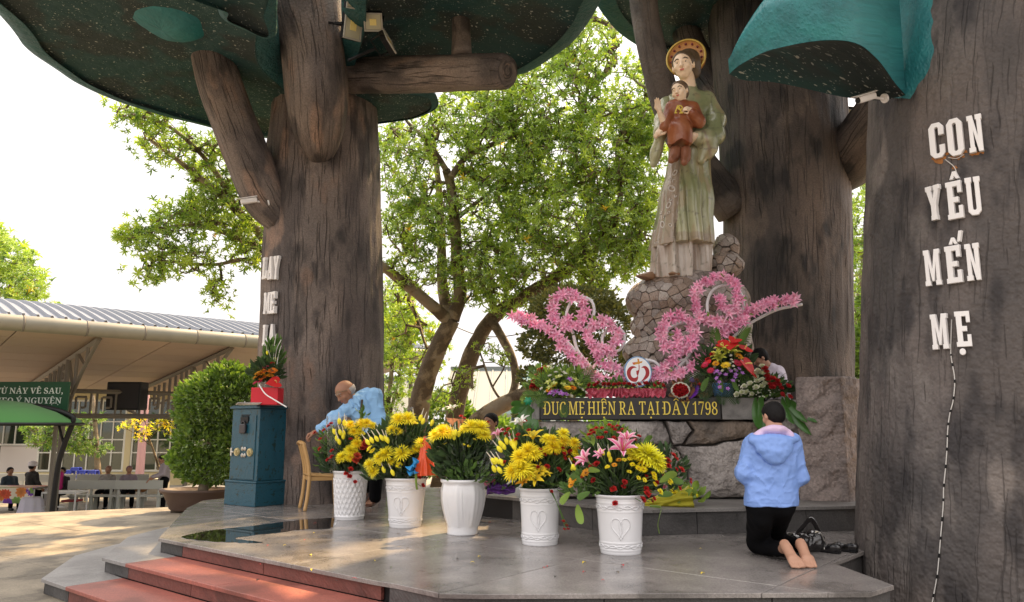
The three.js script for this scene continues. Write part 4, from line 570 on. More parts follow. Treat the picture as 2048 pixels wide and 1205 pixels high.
// ------------------------------------------------------------------ people
{ // woman kneeling in front of the altar, seen from behind
  const D = 6.3, Q = (u, v, d = D) => at(u, v, d);
  const G = thing('person', onY(1545, 1112, PLAT), 'barefoot kneeling person in a blue hooded jacket and black trousers, seen from behind', 'person');
  const kl = onY(1516, 1108, PLAT).setY(PLAT + 0.075), kr = onY(1546, 1100, PLAT).setY(PLAT + 0.075), al = onY(1568, 1122, PLAT).setY(PLAT + 0.085), ar = onY(1606, 1114, PLAT).setY(PLAT + 0.085);
  const hip = Q(1541, 1008), hl = Q(1522, 1012, D - 0.02), hr = Q(1562, 1010, D - 0.02);
  // body skin: neck, head, feet (toes on the floor, soles towards the camera)
  const hq = headQ(Math.PI + 0.42, 0.30, 0.06), hp = Q(1546, 833, D + 0.03), hs = 0.225;
  const skin = [face(G, hp, hq, hs, { hair: 'longHair', eyes: false })];
  const foot = (heel, toe, side) => { const L = [], d = toe.clone().sub(heel), n = V(0, 0.55, 1).normalize(), x = d.clone().cross(n).normalize();
    L.push(C(heel, heel.clone().addScaledVector(d, 0.2), 0.040, 0.040), C(heel.clone().addScaledVector(d, 0.15), heel.clone().addScaledVector(d, 0.62).addScaledVector(n, -0.012), 0.038, 0.042), E(heel.clone().addScaledVector(d, 0.72), 0.054, 0.046, 0.03, -0.5, 0, side * 0.2), C(heel.clone().addScaledVector(d, 0.05).addScaledVector(n, -0.03), (side < 0 ? al : ar), 0.035, 0.044));
    for (let i = 0; i < 5; i++) { const k = (i - 2) * 0.0215, r = (side > 0 ? [0.018, 0.013, 0.0125, 0.012, 0.012][i] : [0.012, 0.012, 0.0125, 0.013, 0.018][i]); const b = heel.clone().addScaledVector(d, 0.84 - 0.02 * Math.abs(i - 2)).addScaledVector(x, -k); L.push(C(b, b.clone().addScaledVector(d, 0.17).addScaledVector(n, -0.006), r, r * 0.95)); }
    return body(L, 0.0065, { k: 0.010, pad: 0.03 }); };
  const f1h = onY(1572, 1128, PLAT).setY(PLAT + 0.145), f1t = onY(1598, 1139, PLAT).setY(PLAT + 0.016), f2h = onY(1604, 1127, PLAT).setY(PLAT + 0.15), f2t = onY(1622, 1138, PLAT).setY(PLAT + 0.016);
  const handL = place(HANDS.bent, Q(1520, 925, D + 0.28), basis(V(0.4, 0.8, 0.2), V(1, -0.2, 0)), 0.17), handR = place(HANDS.bent, Q(1565, 925, D + 0.28), basis(V(-0.3, 0.8, 0.2), V(-1, -0.2, 0)), 0.17, true);
  skin.push(foot(f1h, f1t, -1), foot(f2h, f2t, 1), body([C(Q(1547, 868), Q(1546, 838, D + 0.02), 0.06, 0.055), C(Q(1500, 940, D + 0.1), Q(1519, 928, D + 0.26), 0.035, 0.028), C(Q(1590, 945, D + 0.1), Q(1566, 928, D + 0.26), 0.035, 0.028), C(kl, al, 0.05, 0.035), C(kr, ar, 0.05, 0.035), C(Q(1547, 868), hip, 0.06, 0.10), C(hip, kl, 0.09, 0.05), C(hip, kr, 0.09, 0.05)], 0.014, { k: 0.03 }), handL, handR);
  part(G, 'body', merge(skin), MF.skin);
  part(G, 'hair', body([E(Q(1543, 824, D + 0.0), 0.118, 0.124, 0.118, 0.2), E(Q(1545, 836, D - 0.05), 0.106, 0.088, 0.072), E(Q(1553, 803, D - 0.07), 0.045, 0.03, 0.045), E(Q(1541, 800, D - 0.05), 0.03, 0.03, 0.035)], 0.0055, { k: 0.03, wrinkle: (p) => 0.006 * nz(p.x * 30, p.y * 10, p.z * 30) + 0.0045 * nz(p.x * 75, p.y * 12, p.z * 75), cut: (p) => Math.max((Q(0, 852).y - 0.0 - p.y) + Math.abs(p.x - Q(1546, 0).x) * 0.25, 0.045 + (p.x - Q(1528, 0, D).x) * -3 - (p.y - Q(0, 835).y) * 0.8 - (p.z + D) * -1.2) }), phy(0.005, 0.005, 0.005, 0.45, { specularIntensity: 0.4 }));
  const blue = phy(0.20, 0.34, 0.74, 0.5, { sheen: 0.15, bumpMap: bump.cloth, bumpScale: 0.004 });
  const wr = (p) => -0.008 * Math.pow(1 - Math.abs(nz(p.x * 8 + p.y * 3.5, p.y * 4 - p.x * 3, p.z * 5)), 5) - 0.005 * Math.pow(1 - Math.abs(nz(p.x * 11 - p.y * 9, p.y * 9 + p.x * 4, p.z * 10 + 3)), 6) + 0.008 * nz(p.x * 7, p.y * 4, p.z * 7) + 0.005 * nz(p.x * 5 + p.y * 14, p.y * 9, p.z * 11) + 0.005 * nz(p.x * 22, p.y * 16, p.z * 20);
  part(G, 'jacket', body([C(Q(1524, 905), Q(1520, 1014, D - 0.02), 0.113, 0.122), C(Q(1566, 905), Q(1565, 1014, D - 0.02), 0.113, 0.118), C(Q(1545, 900), Q(1543, 1014), 0.13, 0.135), C(Q(1512, 888), Q(1580, 888), 0.082, 0.082), C(Q(1547, 866), Q(1547, 890), 0.085, 0.12),
    C(Q(1508, 892), Q(1489, 948, D - 0.02), 0.082, 0.062), C(Q(1489, 948, D - 0.02), Q(1510, 934, D + 0.2), 0.064, 0.05), C(Q(1583, 892), Q(1601, 955, D), 0.08, 0.058), C(Q(1601, 955, D), Q(1580, 938, D + 0.2), 0.06, 0.05)], 0.0105, { k: 0.045, wrinkle: (p) => wr(p) + (p.y > Q(0, 1011).y - 0.01 && p.y < Q(0, 1003).y ? 0.002 : 0), cut: (p) => Math.max(Q(0, 1012).y - p.y - 0.004 * Math.sin(p.x * 30), p.y - Q(0, 862).y) }), blue);
  part(G, 'hood', body([E(Q(1547, 882, D - 0.10), 0.195, 0.055, 0.075, -0.3), E(Q(1549, 897, D - 0.135), 0.155, 0.075, 0.055, -0.2), E(Q(1551, 913, D - 0.145), 0.095, 0.075, 0.05), C(Q(1505, 878, D - 0.06), Q(1500, 886, D + 0.05), 0.035, 0.03), C(Q(1590, 878, D - 0.06), Q(1592, 886, D + 0.05), 0.035, 0.03)], 0.009, { k: 0.04, wrinkle: (p) => 0.007 * nz(p.x * 12, p.y * 18, p.z * 8) + 0.004 * nz(p.x * 28, p.y * 26, p.z * 9) }), blue);
  part(G, 'hood_lining', body([E(Q(1547, 865, D - 0.03), 0.13, 0.05, 0.11, -0.35), C(Q(1515, 874, D - 0.06), Q(1508, 884, D + 0.05), 0.04, 0.03), C(Q(1580, 874, D - 0.06), Q(1588, 884, D + 0.05), 0.04, 0.03)], 0.009, { k: 0.04, cut: (p) => -(Math.hypot((p.x - Q(1546, 0).x) / 0.078, (p.y - Q(0, 846).y) / 0.12, (p.z + D - 0.01) / 0.085) - 1) * 0.05, wrinkle: (p) => 0.005 * nz(p.x * 16, p.y * 20, p.z * 12) }), cloth(0.66, 0.50, 0.70));
  part(G, 'trousers', body([C(hl, kl.clone().add(V(0, 0.03, 0)), 0.115, 0.085), C(hr, kr.clone().add(V(0, 0.03, 0)), 0.112, 0.085), C(Q(1524, 1008), Q(1560, 1008), 0.112, 0.11), C(kl, al, 0.078, 0.055), C(kr, ar, 0.078, 0.055), C(kl.clone().lerp(al, 0.15).add(V(0, 0.04, 0)), hl.clone().add(V(0, -0.1, 0)), 0.06, 0.08)], 0.011, { k: 0.04, wrinkle: (p) => 0.008 * nz(p.x * 12, p.y * 7, p.z * 12), cut: (p) => Math.max(PLAT + 0.006 - p.y, p.y - Q(0, 1003).y) }), MAT.blackSoft);
}
{ // elderly man leaning over the flowers, one hand on the chair back
  const D = 9.75, Q = (u, v, d = D) => at(u, v, d);
  const G = thing('person', onY(745, 1013, PLAT), 'bald elderly person in a light blue shirt leaning to grip the chair back', 'person');
  const sh = [], k = D / FPX, px = (n) => n * k;
  const hq = headQ(-0.85, 0.62, 0.1), hp = Q(690, 786, D - 0.14);
  sh.push(face(G, hp, hq, 0.30, { hair: 'ring', hairMat: MF.grey, brow: MF.grey }));
  const shL = Q(705, 812, D - 0.08), elL = Q(668, 838, D - 0.16), wrL = Q(632, 865, D - 0.10), shR = Q(748, 794, D + 0.02), elR = Q(762, 850, D - 0.1), wrR = Q(728, 880, D - 0.28);
  sh.push(body([C(Q(702, 795, D - 0.1), Q(714, 812, D - 0.05), 0.062, 0.075), C(elL, wrL, 0.04, 0.03), C(elR, wrR, 0.045, 0.03), C(Q(722, 815), Q(752, 868), 0.1, 0.12), C(Q(752, 868), Q(749, 1000), 0.09, 0.05), C(Q(742, 872, D), Q(728, 990, D + 0.2), 0.07, 0.045)], 0.014, { k: 0.03 }));
  sh.push(place(HANDS.grip, wrL.clone().add(V(-0.01, 0, 0)), basis(V(-0.92, -0.35, 0.1), V(0.2, -1, 0.1)), 0.185), place(HANDS.bent, wrR, basis(V(-0.6, -0.5, 0.5), V(0, -1, 0)), 0.18, true));
  const toe = (h, t) => { const L = [C(h, t, 0.038, 0.034)], d = t.clone().sub(h).normalize(), s = V(-d.z, 0, d.x); for (let i = 0; i < 5; i++) { const b = t.clone().addScaledVector(s, (i - 2) * 0.017); L.push(C(b, b.clone().addScaledVector(d, 0.05).setY(b.y - 0.012), 0.0125, 0.011)); } return body(L, 0.0075, { k: 0.014, pad: 0.03 }); };
  const h1 = onY(752, 1004, PLAT).setY(PLAT + 0.055), t1 = onY(738, 1013, PLAT).setY(PLAT + 0.045), h2 = onY(728, 985, PLAT).setY(PLAT + 0.055), t2 = onY(712, 992, PLAT).setY(PLAT + 0.045);
  sh.push(toe(h1, t1), toe(h2, t2));
  part(G, 'body', merge(sh), MF.tan);
  const shirt = cloth(0.27, 0.50, 0.80);
  part(G, 'shirt', body([C(Q(717, 812, D - 0.03), Q(750, 868, D), 0.155, 0.165), C(Q(733, 797, D + 0.06), Q(756, 862, D + 0.02), 0.13, 0.15), C(shL, elL, 0.088, 0.068), C(elL, Q(640, 858, D - 0.12), 0.068, 0.054), C(shR, elR, 0.095, 0.072), C(elR, Q(738, 872, D - 0.24), 0.07, 0.058), C(shL, shR, 0.095, 0.1)], 0.0125, { k: 0.05, wrinkle: (p) => -0.016 * Math.pow(1 - Math.abs(nz(p.x * 6 + p.y * 5, p.y * 6 - p.x * 5, p.z * 6)), 5) + 0.016 * nz(p.x * 9 + p.y * 5, p.y * 7 - p.x * 4, p.z * 8) + 0.009 * nz(p.x * 20, p.y * 14, p.z * 20), cut: (p) => Math.max(Q(0, 892).y - p.y, 0.075 - p.distanceTo(Q(697, 792, D - 0.13))) }), shirt);
  part(G, 'collar', merge([-1, 1].map((s) => body([C(Q(704 + s * 6, 797 - s * 2, D - 0.15), Q(712 + s * 7, 814, D - 0.2), 0.024, 0.018), C(Q(704 + s * 6, 797 - s * 2, D - 0.15), Q(722, 792, D - 0.02), 0.024, 0.024)], 0.01))), shirt);
  part(G, 'trousers', body([C(Q(752, 862), Q(749, 905), 0.165, 0.13), C(Q(758, 880, D + 0.02), Q(750, 995, D), 0.115, 0.075), C(Q(738, 880, D - 0.02), Q(728, 978, D + 0.2), 0.115, 0.075)], 0.014, { k: 0.05, wrinkle: folds(0.012, 8, 5, 8), cut: (p) => PLAT + 0.055 - p.y }), MAT.blackSoft);
  for (const [h, t] of [[h1, t1], [h2, t2]]) { const d = t.clone().sub(h).normalize(), e = t.clone().addScaledVector(d, 0.06), b = h.clone().addScaledVector(d, -0.05); const so = body([C(b.setY(PLAT + 0.012), e.setY(PLAT + 0.012), 0.045, 0.05)], 0.008, { cut: (p) => Math.max(p.y - PLAT - 0.022, PLAT + 0.002 - p.y) }); const s = V(-d.z, 0, d.x), m = t.clone().addScaledVector(d, -0.02), st = (q, hgt) => tube([q.clone().addScaledVector(s, 0.052).setY(PLAT + 0.02), q.clone().setY(PLAT + hgt), q.clone().addScaledVector(s, -0.052).setY(PLAT + 0.02)], 0.012, 6, 10); part(G, 'sandal', merge([so, st(m, 0.105), st(h.clone().addScaledVector(d, 0.03), 0.13)]), std(0.14, 0.055, 0.03, 0.6)); }
  part(G, 'bag_strap', tube([Q(718, 800, D - 0.185), Q(724, 780, D + 0.0), Q(733, 790, D + 0.15), Q(724, 800, D - 0.20), Q(722, 825, D - 0.215), Q(720, 860, D - 0.21)].slice(3).concat([]), 0.014, 6, 16), std(0.06, 0.04, 0.025, 0.7));
  part(G, 'spectacles', merge([tube([Q(672, 786, D - 0.30), Q(680, 784, D - 0.30), Q(697, 781, D - 0.22)], 0.004, 5, 8), new THREE.TorusGeometry(0.026, 0.004, 5, 16).rotateY(-0.8).translate(...Q(675, 787, D - 0.31).toArray())]), std(0.25, 0.2, 0.12, 0.3, { metalness: 0.6 }));
}
{ // man with bowed head behind the flowers at the altar's end
  const D = 9.35, Q = (u, v, d = D) => at(u + 4, v < 880 ? v - 20 : v, d);
  const G = thing('person', Q(1548, 990).setY(STEP), 'dark haired person in a pale lilac shirt bowing behind the bouquets on the altar', 'person');
  const skin = [face(G, Q(1516, 737), headQ(-1.5, 0.55, 0), 0.235, { eyes: false }), body([C(Q(1526, 748), Q(1543, 768), 0.062, 0.07), C(Q(1550, 800), Q(1548, 900), 0.12, 0.12), C(Q(1546, 900), Q(1540, 985), 0.09, 0.05), C(Q(1552, 900, D + 0.15), Q(1550, 985, D + 0.15), 0.09, 0.05), C(Q(1550, 800, D - 0.2), Q(1512, 830, D - 0.3), 0.045, 0.035)], 0.016, { k: 0.03 }), place(HANDS.bent, Q(1512, 830, D - 0.3), basis(V(-1, 0.1, 0), V(0, -1, 0)), 0.18)];
  part(G, 'body', merge(skin), MF.skin);
  part(G, 'shirt', body([C(Q(1545, 775), Q(1550, 850), 0.155, 0.17), C(Q(1551, 775, D - 0.16), Q(1554, 818, D - 0.22), 0.085, 0.075), C(Q(1554, 818, D - 0.22), Q(1525, 830, D - 0.3), 0.07, 0.055), C(Q(1552, 775, D + 0.16), Q(1560, 830, D + 0.2), 0.085, 0.07), C(Q(1537, 760), Q(1546, 770), 0.085, 0.11)], 0.014, { k: 0.05, wrinkle: folds(0.018, 9, 8, 9), cut: (p) => Math.max(Q(0, 862).y - p.y, 0.07 - p.distanceTo(Q(1527, 751))) }), cloth(0.64, 0.58, 0.68));
  part(G, 'trousers', body([C(Q(1548, 855), Q(1546, 990), 0.16, 0.1), C(Q(1552, 860, D + 0.15), Q(1550, 990, D + 0.15), 0.15, 0.1)], 0.02, { cut: (p) => STEP + 0.02 - p.y }), MAT.blackSoft);
}
{ // woman half hidden behind the third pot
  const D = 12.5, Q = (u, v, d = D) => at(u, v, d);
  const G = thing('person', Q(985, 985).setY(PLAT), 'person with swept back black hair, only the face showing between the bouquets', 'person');
  const skin = [face(G, Q(981, 846), headQ(-0.55, 0.12, 0), 0.30), body([C(Q(983, 862), Q(985, 885), 0.07, 0.08), C(Q(985, 900), Q(985, 985), 0.14, 0.13)], 0.02, { k: 0.03 })];
  part(G, 'body', merge(skin), MF.tan);
  part(G, 'blouse', body([C(Q(985, 900), Q(985, 975), 0.19, 0.2), C(Q(965, 892), Q(1005, 892), 0.09)], 0.02, { k: 0.06, wrinkle: folds(0.015, 8, 8, 8) }), cloth(0.10, 0.09, 0.10));
}
// ------------------------------------------------------------------ donation box, chair, handbag, shoes, lettering, lamps
const lp = (g, n, geo, m, label) => { const o = shade(new THREE.Mesh(geo, m)); o.name = n; g.add(o); if (label) o.userData.label = label; return o; };
{
  const g = thing('donation_box', onY(510, 1015, PLAT), 'tall blue painted metal donation box with padlock and round knobs on its door', 'donation box');
  g.rotation.y = -0.60; const W = 0.60, H = 1.30; // corner nearest the camera at the origin; faces run along -x and -z
  const blue = std(0.008, 0.075, 0.115, 0.42, { map: tex(256, (u, v) => { const a = tfbm(u, v, 6, 5, 71), r = tfbm(u, v, 20, 4, 73); const k = 0.75 + 0.5 * a; return r > 0.70 ? [0.9, 0.45, 0.3] : [k, k, k]; }), bumpMap: bump.pits, bumpScale: 0.004 });
  const ox = -W / 2, oz = -W / 2, B = (w, h, d, y, r = 0.006) => rbox(w, h, d, ox, y, oz, r);
  lp(g, 'plinth', merge([B(W + 0.07, 0.30, W + 0.07, 0.152), B(W + 0.09, 0.03, W + 0.09, 0.317, 0.012)]), blue);
  lp(g, 'cabinet', B(W, H - 0.34, W, 0.334 + (H - 0.34) / 2), blue);
  lp(g, 'lid', merge([B(W + 0.06, 0.03, W + 0.06, H + 0.012), B(W + 0.03, 0.012, W + 0.03, H + 0.034)]), blue);
  const df = lp(g, 'door', rbox(W - 0.11, 0.86, 0.012, 0, 0, 0, 0.004), blue); df.position.set(ox - 0.01, 0.78, 0.005);
  const F = (n, geo, m, x, y, z = 0) => { const o = shade(new THREE.Mesh(geo, m)); o.name = n; o.position.set(x, y, z); df.add(o); return o; };
  lp(g, 'coin_slot', rbox(0.19, 0.095, 0.014, ox, H - 0.13, 0.004, 0.004), MAT.black);
  F('padlock_plate', rbox(0.17, 0.09, 0.012, 0, 0, 0, 0.02), MAT.black, 0, 0.36, 0.012);
  F('padlock', merge([rbox(0.13, 0.13, 0.04, 0, 0, 0, 0.015), new THREE.TorusGeometry(0.035, 0.009, 6, 14, Math.PI).translate(0, 0.065, 0)]), std(0.06, 0.055, 0.06, 0.35, { metalness: 0.7 }), 0, 0.245, 0.03);
  const knob = new THREE.CylinderGeometry(0.052, 0.058, 0.022, 20).rotateX(Math.PI / 2); const kn = merge([knob, new THREE.TorusGeometry(0.034, 0.008, 6, 18).translate(0, 0, 0.013), rbox(0.015, 0.055, 0.02, 0, 0, 0.018, 0.004)]);
  for (const x of [-0.12, 0.16]) F('knob', kn, std(0.55, 0.47, 0.25, 0.35, { metalness: 0.5 }), x, -0.07, 0.018);
  const ros = []; for (let i = 0; i < 4; i++) ros.push(new THREE.SphereGeometry(0.03, 10, 6).scale(1, 1, 0.4).translate((i % 2 - 0.5) * 0.055, ((i >> 1) - 0.5) * 0.085, 0)); F('handle_plate', merge(ros), std(0.42, 0.40, 0.36, 0.3, { metalness: 0.6 }), 0.02, -0.07, 0.014);
  F('latch', merge([rbox(0.03, 0.11, 0.03, 0, 0, 0, 0.006), rbox(0.06, 0.02, 0.02, 0.03, 0, 0.01, 0.004)]), std(0.5, 0.5, 0.48, 0.3, { metalness: 0.7 }), -0.235, -0.07, 0.018);
  const pp = thing('paper_stack', at(499, 801, 10.1), 'thin stack of folded papers lying on the blue metal box', 'papers'); pp.position.y = PLAT + H + 0.04; pp.rotation.y = 0.2;
  for (let i = 0; i < 4; i++) { const o = lp(pp, 'sheet', rbox(0.30, 0.006, 0.21, 0, 0.004 + i * 0.008, 0, 0.002), std(0.62 - i * 0.03, 0.52, 0.40 + i * 0.03, 0.7)); o.rotation.y = (i - 1.5) * 0.12; }
}
{ // moulded chair, seen from its side; the back is at the left
  const g = thing('chair', onY(641, 1018, PLAT), 'tan moulded chair with open slatted back standing by the tree trunk', 'chair'); g.rotation.y = 0.42;
  const m = std(0.55, 0.33, 0.13, 0.42, { map: tex(128, (u, v) => { const k = 0.85 + 0.3 * tfbm(u, v, 8, 3, 81); return [k, k, k]; }) });
  const c = (pts, w, h) => loft(spline(pts, 14), (t) => w, 10, { flat: h / w });
  const S = 0.40, hw = 0.2;
  for (const z of [-hw, hw]) { lp(g, 'rear_leg', c([V(-0.235, 0.001, z * 1.05), V(-0.205, 0.2, z), V(-0.19, 0.43, z)], 0.024, 0.03), m); lp(g, 'front_leg', c([V(0.225, 0.001, z * 1.05), V(0.205, 0.2, z), V(0.19, 0.42, z)], 0.022, 0.026), m); lp(g, 'back_post', c([V(-0.19, 0.42, z), V(-0.215, 0.6, z * 0.98), V(-0.27, 0.80, z * 0.92), V(-0.285, 0.845, z * 0.86)], 0.022, 0.034), m); }
  const seat = rbox(0.43, 0.028, 0.44, 0, 0, 0, 0.012); { const P = seat.attributes.position; for (let i = 0; i < P.count; i++) P.setY(i, P.getY(i) + 0.03 * Math.pow(P.getX(i) / 0.21, 2) * (P.getX(i) > 0 ? -0.6 : 0.5)); seat.computeVertexNormals(); }
  lp(g, 'seat', seat.translate(0, 0.43, 0), m); lp(g, 'apron', merge([rbox(0.38, 0.05, 0.016, 0, 0.395, hw, 0.006), rbox(0.38, 0.05, 0.016, 0, 0.395, -hw, 0.006), rbox(0.016, 0.05, 0.36, 0.19, 0.395, 0, 0.006), rbox(0.016, 0.05, 0.36, -0.19, 0.395, 0, 0.006)]), m);
  lp(g, 'top_rail', c([V(-0.285, 0.835, -hw * 0.9), V(-0.30, 0.858, 0), V(-0.285, 0.835, hw * 0.9)], 0.022, 0.034), m);
  for (const z of [-0.07, 0.07]) lp(g, 'back_slat', c([V(-0.19, 0.44, z), V(-0.215, 0.6, z), V(-0.28, 0.835, z)], 0.014, 0.03), m);
}
{ // handbag and shoes beside the kneeling person
  const gl = phy(0.010, 0.009, 0.010, 0.22, { clearcoat: 0.6, clearcoatRoughness: 0.15, bumpMap: bump.pits, bumpScale: 0.004 });
  const p = onY(1612, 1103, PLAT), g = thing('handbag', p, 'glossy black leather handbag with a raised strap lying beside the bare feet', 'handbag');
  const P = (x, y, z) => V(p.x + x, PLAT + y, p.z + z);
  part(g, 'bag', body([C(P(-0.17, 0.07, 0.10), P(0.08, 0.075, 0.02), 0.07, 0.075), C(P(-0.17, 0.1, 0.08), P(0.07, 0.12, 0), 0.05, 0.055), E(P(0.09, 0.085, 0.02), 0.05, 0.085, 0.09)], 0.01, { k: 0.04, wrinkle: folds(0.012, 16, 20, 16), cut: (q) => PLAT + 0.001 - q.y }), gl);
  part(g, 'strap', loft(spline([P(-0.10, 0.14, 0.06), P(-0.03, 0.18, 0.0), P(0.06, 0.245, -0.06), P(0.12, 0.235, -0.10), P(0.18, 0.12, -0.12), P(0.20, 0.06, -0.12)], 26), 0.026, 8, { flat: 0.3 }), gl);
  part(g, 'buckle', new THREE.TorusGeometry(0.02, 0.005, 6, 14).translate(p.x + 0.085, PLAT + 0.15, p.z + 0.06), std(0.6, 0.55, 0.45, 0.2, { metalness: 0.9 }));
  part(g, 'zip', tube([P(0.10, 0.17, 0.09), P(0.135, 0.1, 0.075), P(0.12, 0.03, 0.10)], 0.006, 5, 10), std(0.5, 0.48, 0.45, 0.3, { metalness: 0.8 }));
  const shoe = (u, v, turn, lab) => { const q = onY(u, v, PLAT), s = thing('shoe', q, lab, 'shoe', 'black heeled shoes set beside the handbag'); s.rotation.y = turn;
    lp(s, 'upper', body([C(V(0, 0.03, 0.03), V(0, 0.035, 0.12), 0.034, 0.036), C(V(0, 0.03, 0.12), V(0, 0.028, 0.20), 0.036, 0.025), C(V(0, 0.05, -0.02), V(0, 0.055, 0.03), 0.033, 0.036)], 0.008, { k: 0.03, cut: (r) => Math.max(0.012 - r.y, 0.05 - Math.hypot(r.x / 0.6, (r.y - 0.09) / 1.2, (r.z - 0.045) / 1.4)) }), gl);
    lp(s, 'sole', rbox(0.066, 0.014, 0.24, 0, 0.008, 0.09, 0.006), MAT.black); lp(s, 'heel', rbox(0.052, 0.034, 0.06, 0, 0.018, -0.01, 0.008), MAT.black); lp(s, 'buckle', rbox(0.012, 0.022, 0.05, -0.034, 0.022, 0.0, 0.004), std(0.75, 0.66, 0.4, 0.22, { metalness: 0.9 })); };
  shoe(1672, 1108, Math.PI / 2 + 2.4, 'black heeled shoe with a gold buckle, next to the handbag'); shoe(1706, 1106, Math.PI / 2 + 2.3, 'black heeled shoe with a gold buckle, at the edge of the paving gap');
}
// raised letters on the trunks
const GL = { C: [[2.5, 0], [7.5, 0], [10, 2.5], [10, 7], [6.6, 7], [6.6, 3], [5.8, 2.2], [4.4, 2.2], [3.6, 3], [3.6, 17], [4.4, 17.8], [5.8, 17.8], [6.6, 17], [6.6, 13], [10, 13], [10, 17.5], [7.5, 20], [2.5, 20], [0, 17.5], [0, 2.5]], O: [[2.5, 0], [7.5, 0], [10, 2.5], [10, 17.5], [7.5, 20], [2.5, 20], [0, 17.5], [0, 2.5]],
  N: [[0, 0], [4.2, 0], [4.2, 2.4], [3.6, 2.4], [3.6, 12], [6.8, 0], [9.4, 0], [9.4, 17.6], [10, 17.6], [10, 20], [6, 20], [6, 17.6], [6.8, 17.6], [6.8, 8], [3.6, 20], [0, 20], [0, 17.6], [1, 17.6], [1, 2.4], [0, 2.4]], Y: [[3, 0], [7, 0], [7, 2.4], [6.6, 2.4], [6.6, 8.5], [9.3, 17.6], [10, 17.6], [10, 20], [6, 20], [6, 17.6], [6.6, 17.6], [5, 12], [3.6, 17.6], [4.2, 17.6], [4.2, 20], [0, 20], [0, 17.6], [0.7, 17.6], [3.4, 8.5], [3.4, 2.4], [3, 2.4]],
  E: [[0, 0], [9.5, 0], [9.5, 6.5], [7.4, 6.5], [7.4, 2.6], [4, 2.6], [4, 8.8], [7.2, 8.8], [7.2, 11.4], [4, 11.4], [4, 17.4], [7.4, 17.4], [7.4, 13.8], [9.5, 13.8], [9.5, 20], [0, 20], [0, 17.6], [0.8, 17.6], [0.8, 2.4], [0, 2.4]], U: [[3, 0], [7, 0], [9.3, 2], [9.3, 17.6], [10, 17.6], [10, 20], [6, 20], [6, 17.6], [6.6, 17.6], [6.6, 3.2], [5.8, 2.4], [4.4, 2.4], [3.6, 3.2], [3.6, 17.6], [4.2, 17.6], [4.2, 20], [0, 20], [0, 17.6], [0.7, 17.6], [0.7, 2]],
  M: [[0, 0], [3.8, 0], [3.8, 2.4], [3.2, 2.4], [3.2, 13], [5.4, 2.4], [6.6, 2.4], [8.8, 13], [8.8, 2.4], [8.2, 2.4], [8.2, 0], [12, 0], [12, 2.4], [11.3, 2.4], [11.3, 17.6], [12, 17.6], [12, 20], [8.4, 20], [6, 9], [3.6, 20], [0, 20], [0, 17.6], [0.7, 17.6], [0.7, 2.4], [0, 2.4]], L: [[0, 0], [9.5, 0], [9.5, 7], [7.4, 7], [7.4, 2.6], [4.2, 2.6], [4.2, 17.6], [5, 17.6], [5, 20], [0, 20], [0, 17.6], [0.8, 17.6], [0.8, 2.4], [0, 2.4]],
  A: [[0, 0], [4, 0], [4, 2.4], [3.3, 2.4], [3.8, 5.5], [6.2, 5.5], [6.7, 2.4], [6, 2.4], [6, 0], [10, 0], [10, 2.4], [9.4, 2.4], [6.8, 20], [3.2, 20], [0.6, 2.4], [0, 2.4]], '^': [[0, 0], [2.2, 0], [3.5, 2], [4.8, 0], [7, 0], [4.6, 4.5], [2.4, 4.5]], '/': [[0, 0], [2, 0], [4, 4.4], [1.8, 4.4]], '.': Array.from({ length: 14 }, (_, i) => [1.4 + 1.4 * Math.cos(i / 14 * 6.2832), 1.4 + 1.4 * Math.sin(i / 14 * 6.2832)]) };
const HOLE = { O: [[4.4, 2.2], [3.6, 3], [3.6, 17], [4.4, 17.8], [5.8, 17.8], [6.6, 17], [6.6, 3], [5.8, 2.2]], A: [[4.2, 8], [5.8, 8], [5, 13.5]] };
const rc = new THREE.Raycaster();
function inscribe(tree, rows, label, depth) {
  scene.updateMatrixWorld(true); const trunk = tree.children[0]; let first = null; const list = [];
  for (const [ch, u0, u1, v0, v1] of rows) { // letter box in the photograph: u0..u1, top v0, bottom v1
    rc.set(V(0, EYE, 0), ray((u0 + u1) / 2, (v0 + v1) / 2).normalize()); const h = rc.intersectObject(trunk)[0]; if (!h) continue;
    const n = h.face.normal.clone().setY(0).normalize(); const d = -h.point.z, top = at(0, v0, d).y, bot = at(0, v1, d).y, dirR = V(n.z, 0, -n.x), w = (u1 - u0) / FPX * d / Math.max(0.3, dirR.x + dirR.z * h.point.x / d);
    first ??= h.point.clone(); list.push([ch, h.point, n, dirR, w, bot, top]);
  }
  const g = thing('inscription', first, label, 'lettering');
  for (const [ch, p, n, dirR, w, bot, top] of list) {
    const G = GL[ch], W = Math.max(...G.map((q) => q[0])), H = Math.max(...G.map((q) => q[1])), sh = new THREE.Shape(G.map((q) => new THREE.Vector2(q[0] / W * w - w / 2, q[1] / H * (top - bot))));
    if (HOLE[ch]) sh.holes.push(new THREE.Path(HOLE[ch].map((q) => new THREE.Vector2(q[0] / W * w - w / 2, q[1] / H * (top - bot)))));
    const geo = new THREE.ExtrudeGeometry(sh, { depth: depth, bevelEnabled: true, bevelSize: 0.0025, bevelThickness: 0.0025, bevelSegments: 1 });
    geo.applyMatrix4(new THREE.Matrix4().makeBasis(dirR.clone(), V(0, 1, 0), n)); geo.translate(p.x + n.x * 0.012, bot, p.z + n.z * 0.012); part(g, 'letter', geo, MAT.paint);
  }
  return g;
}
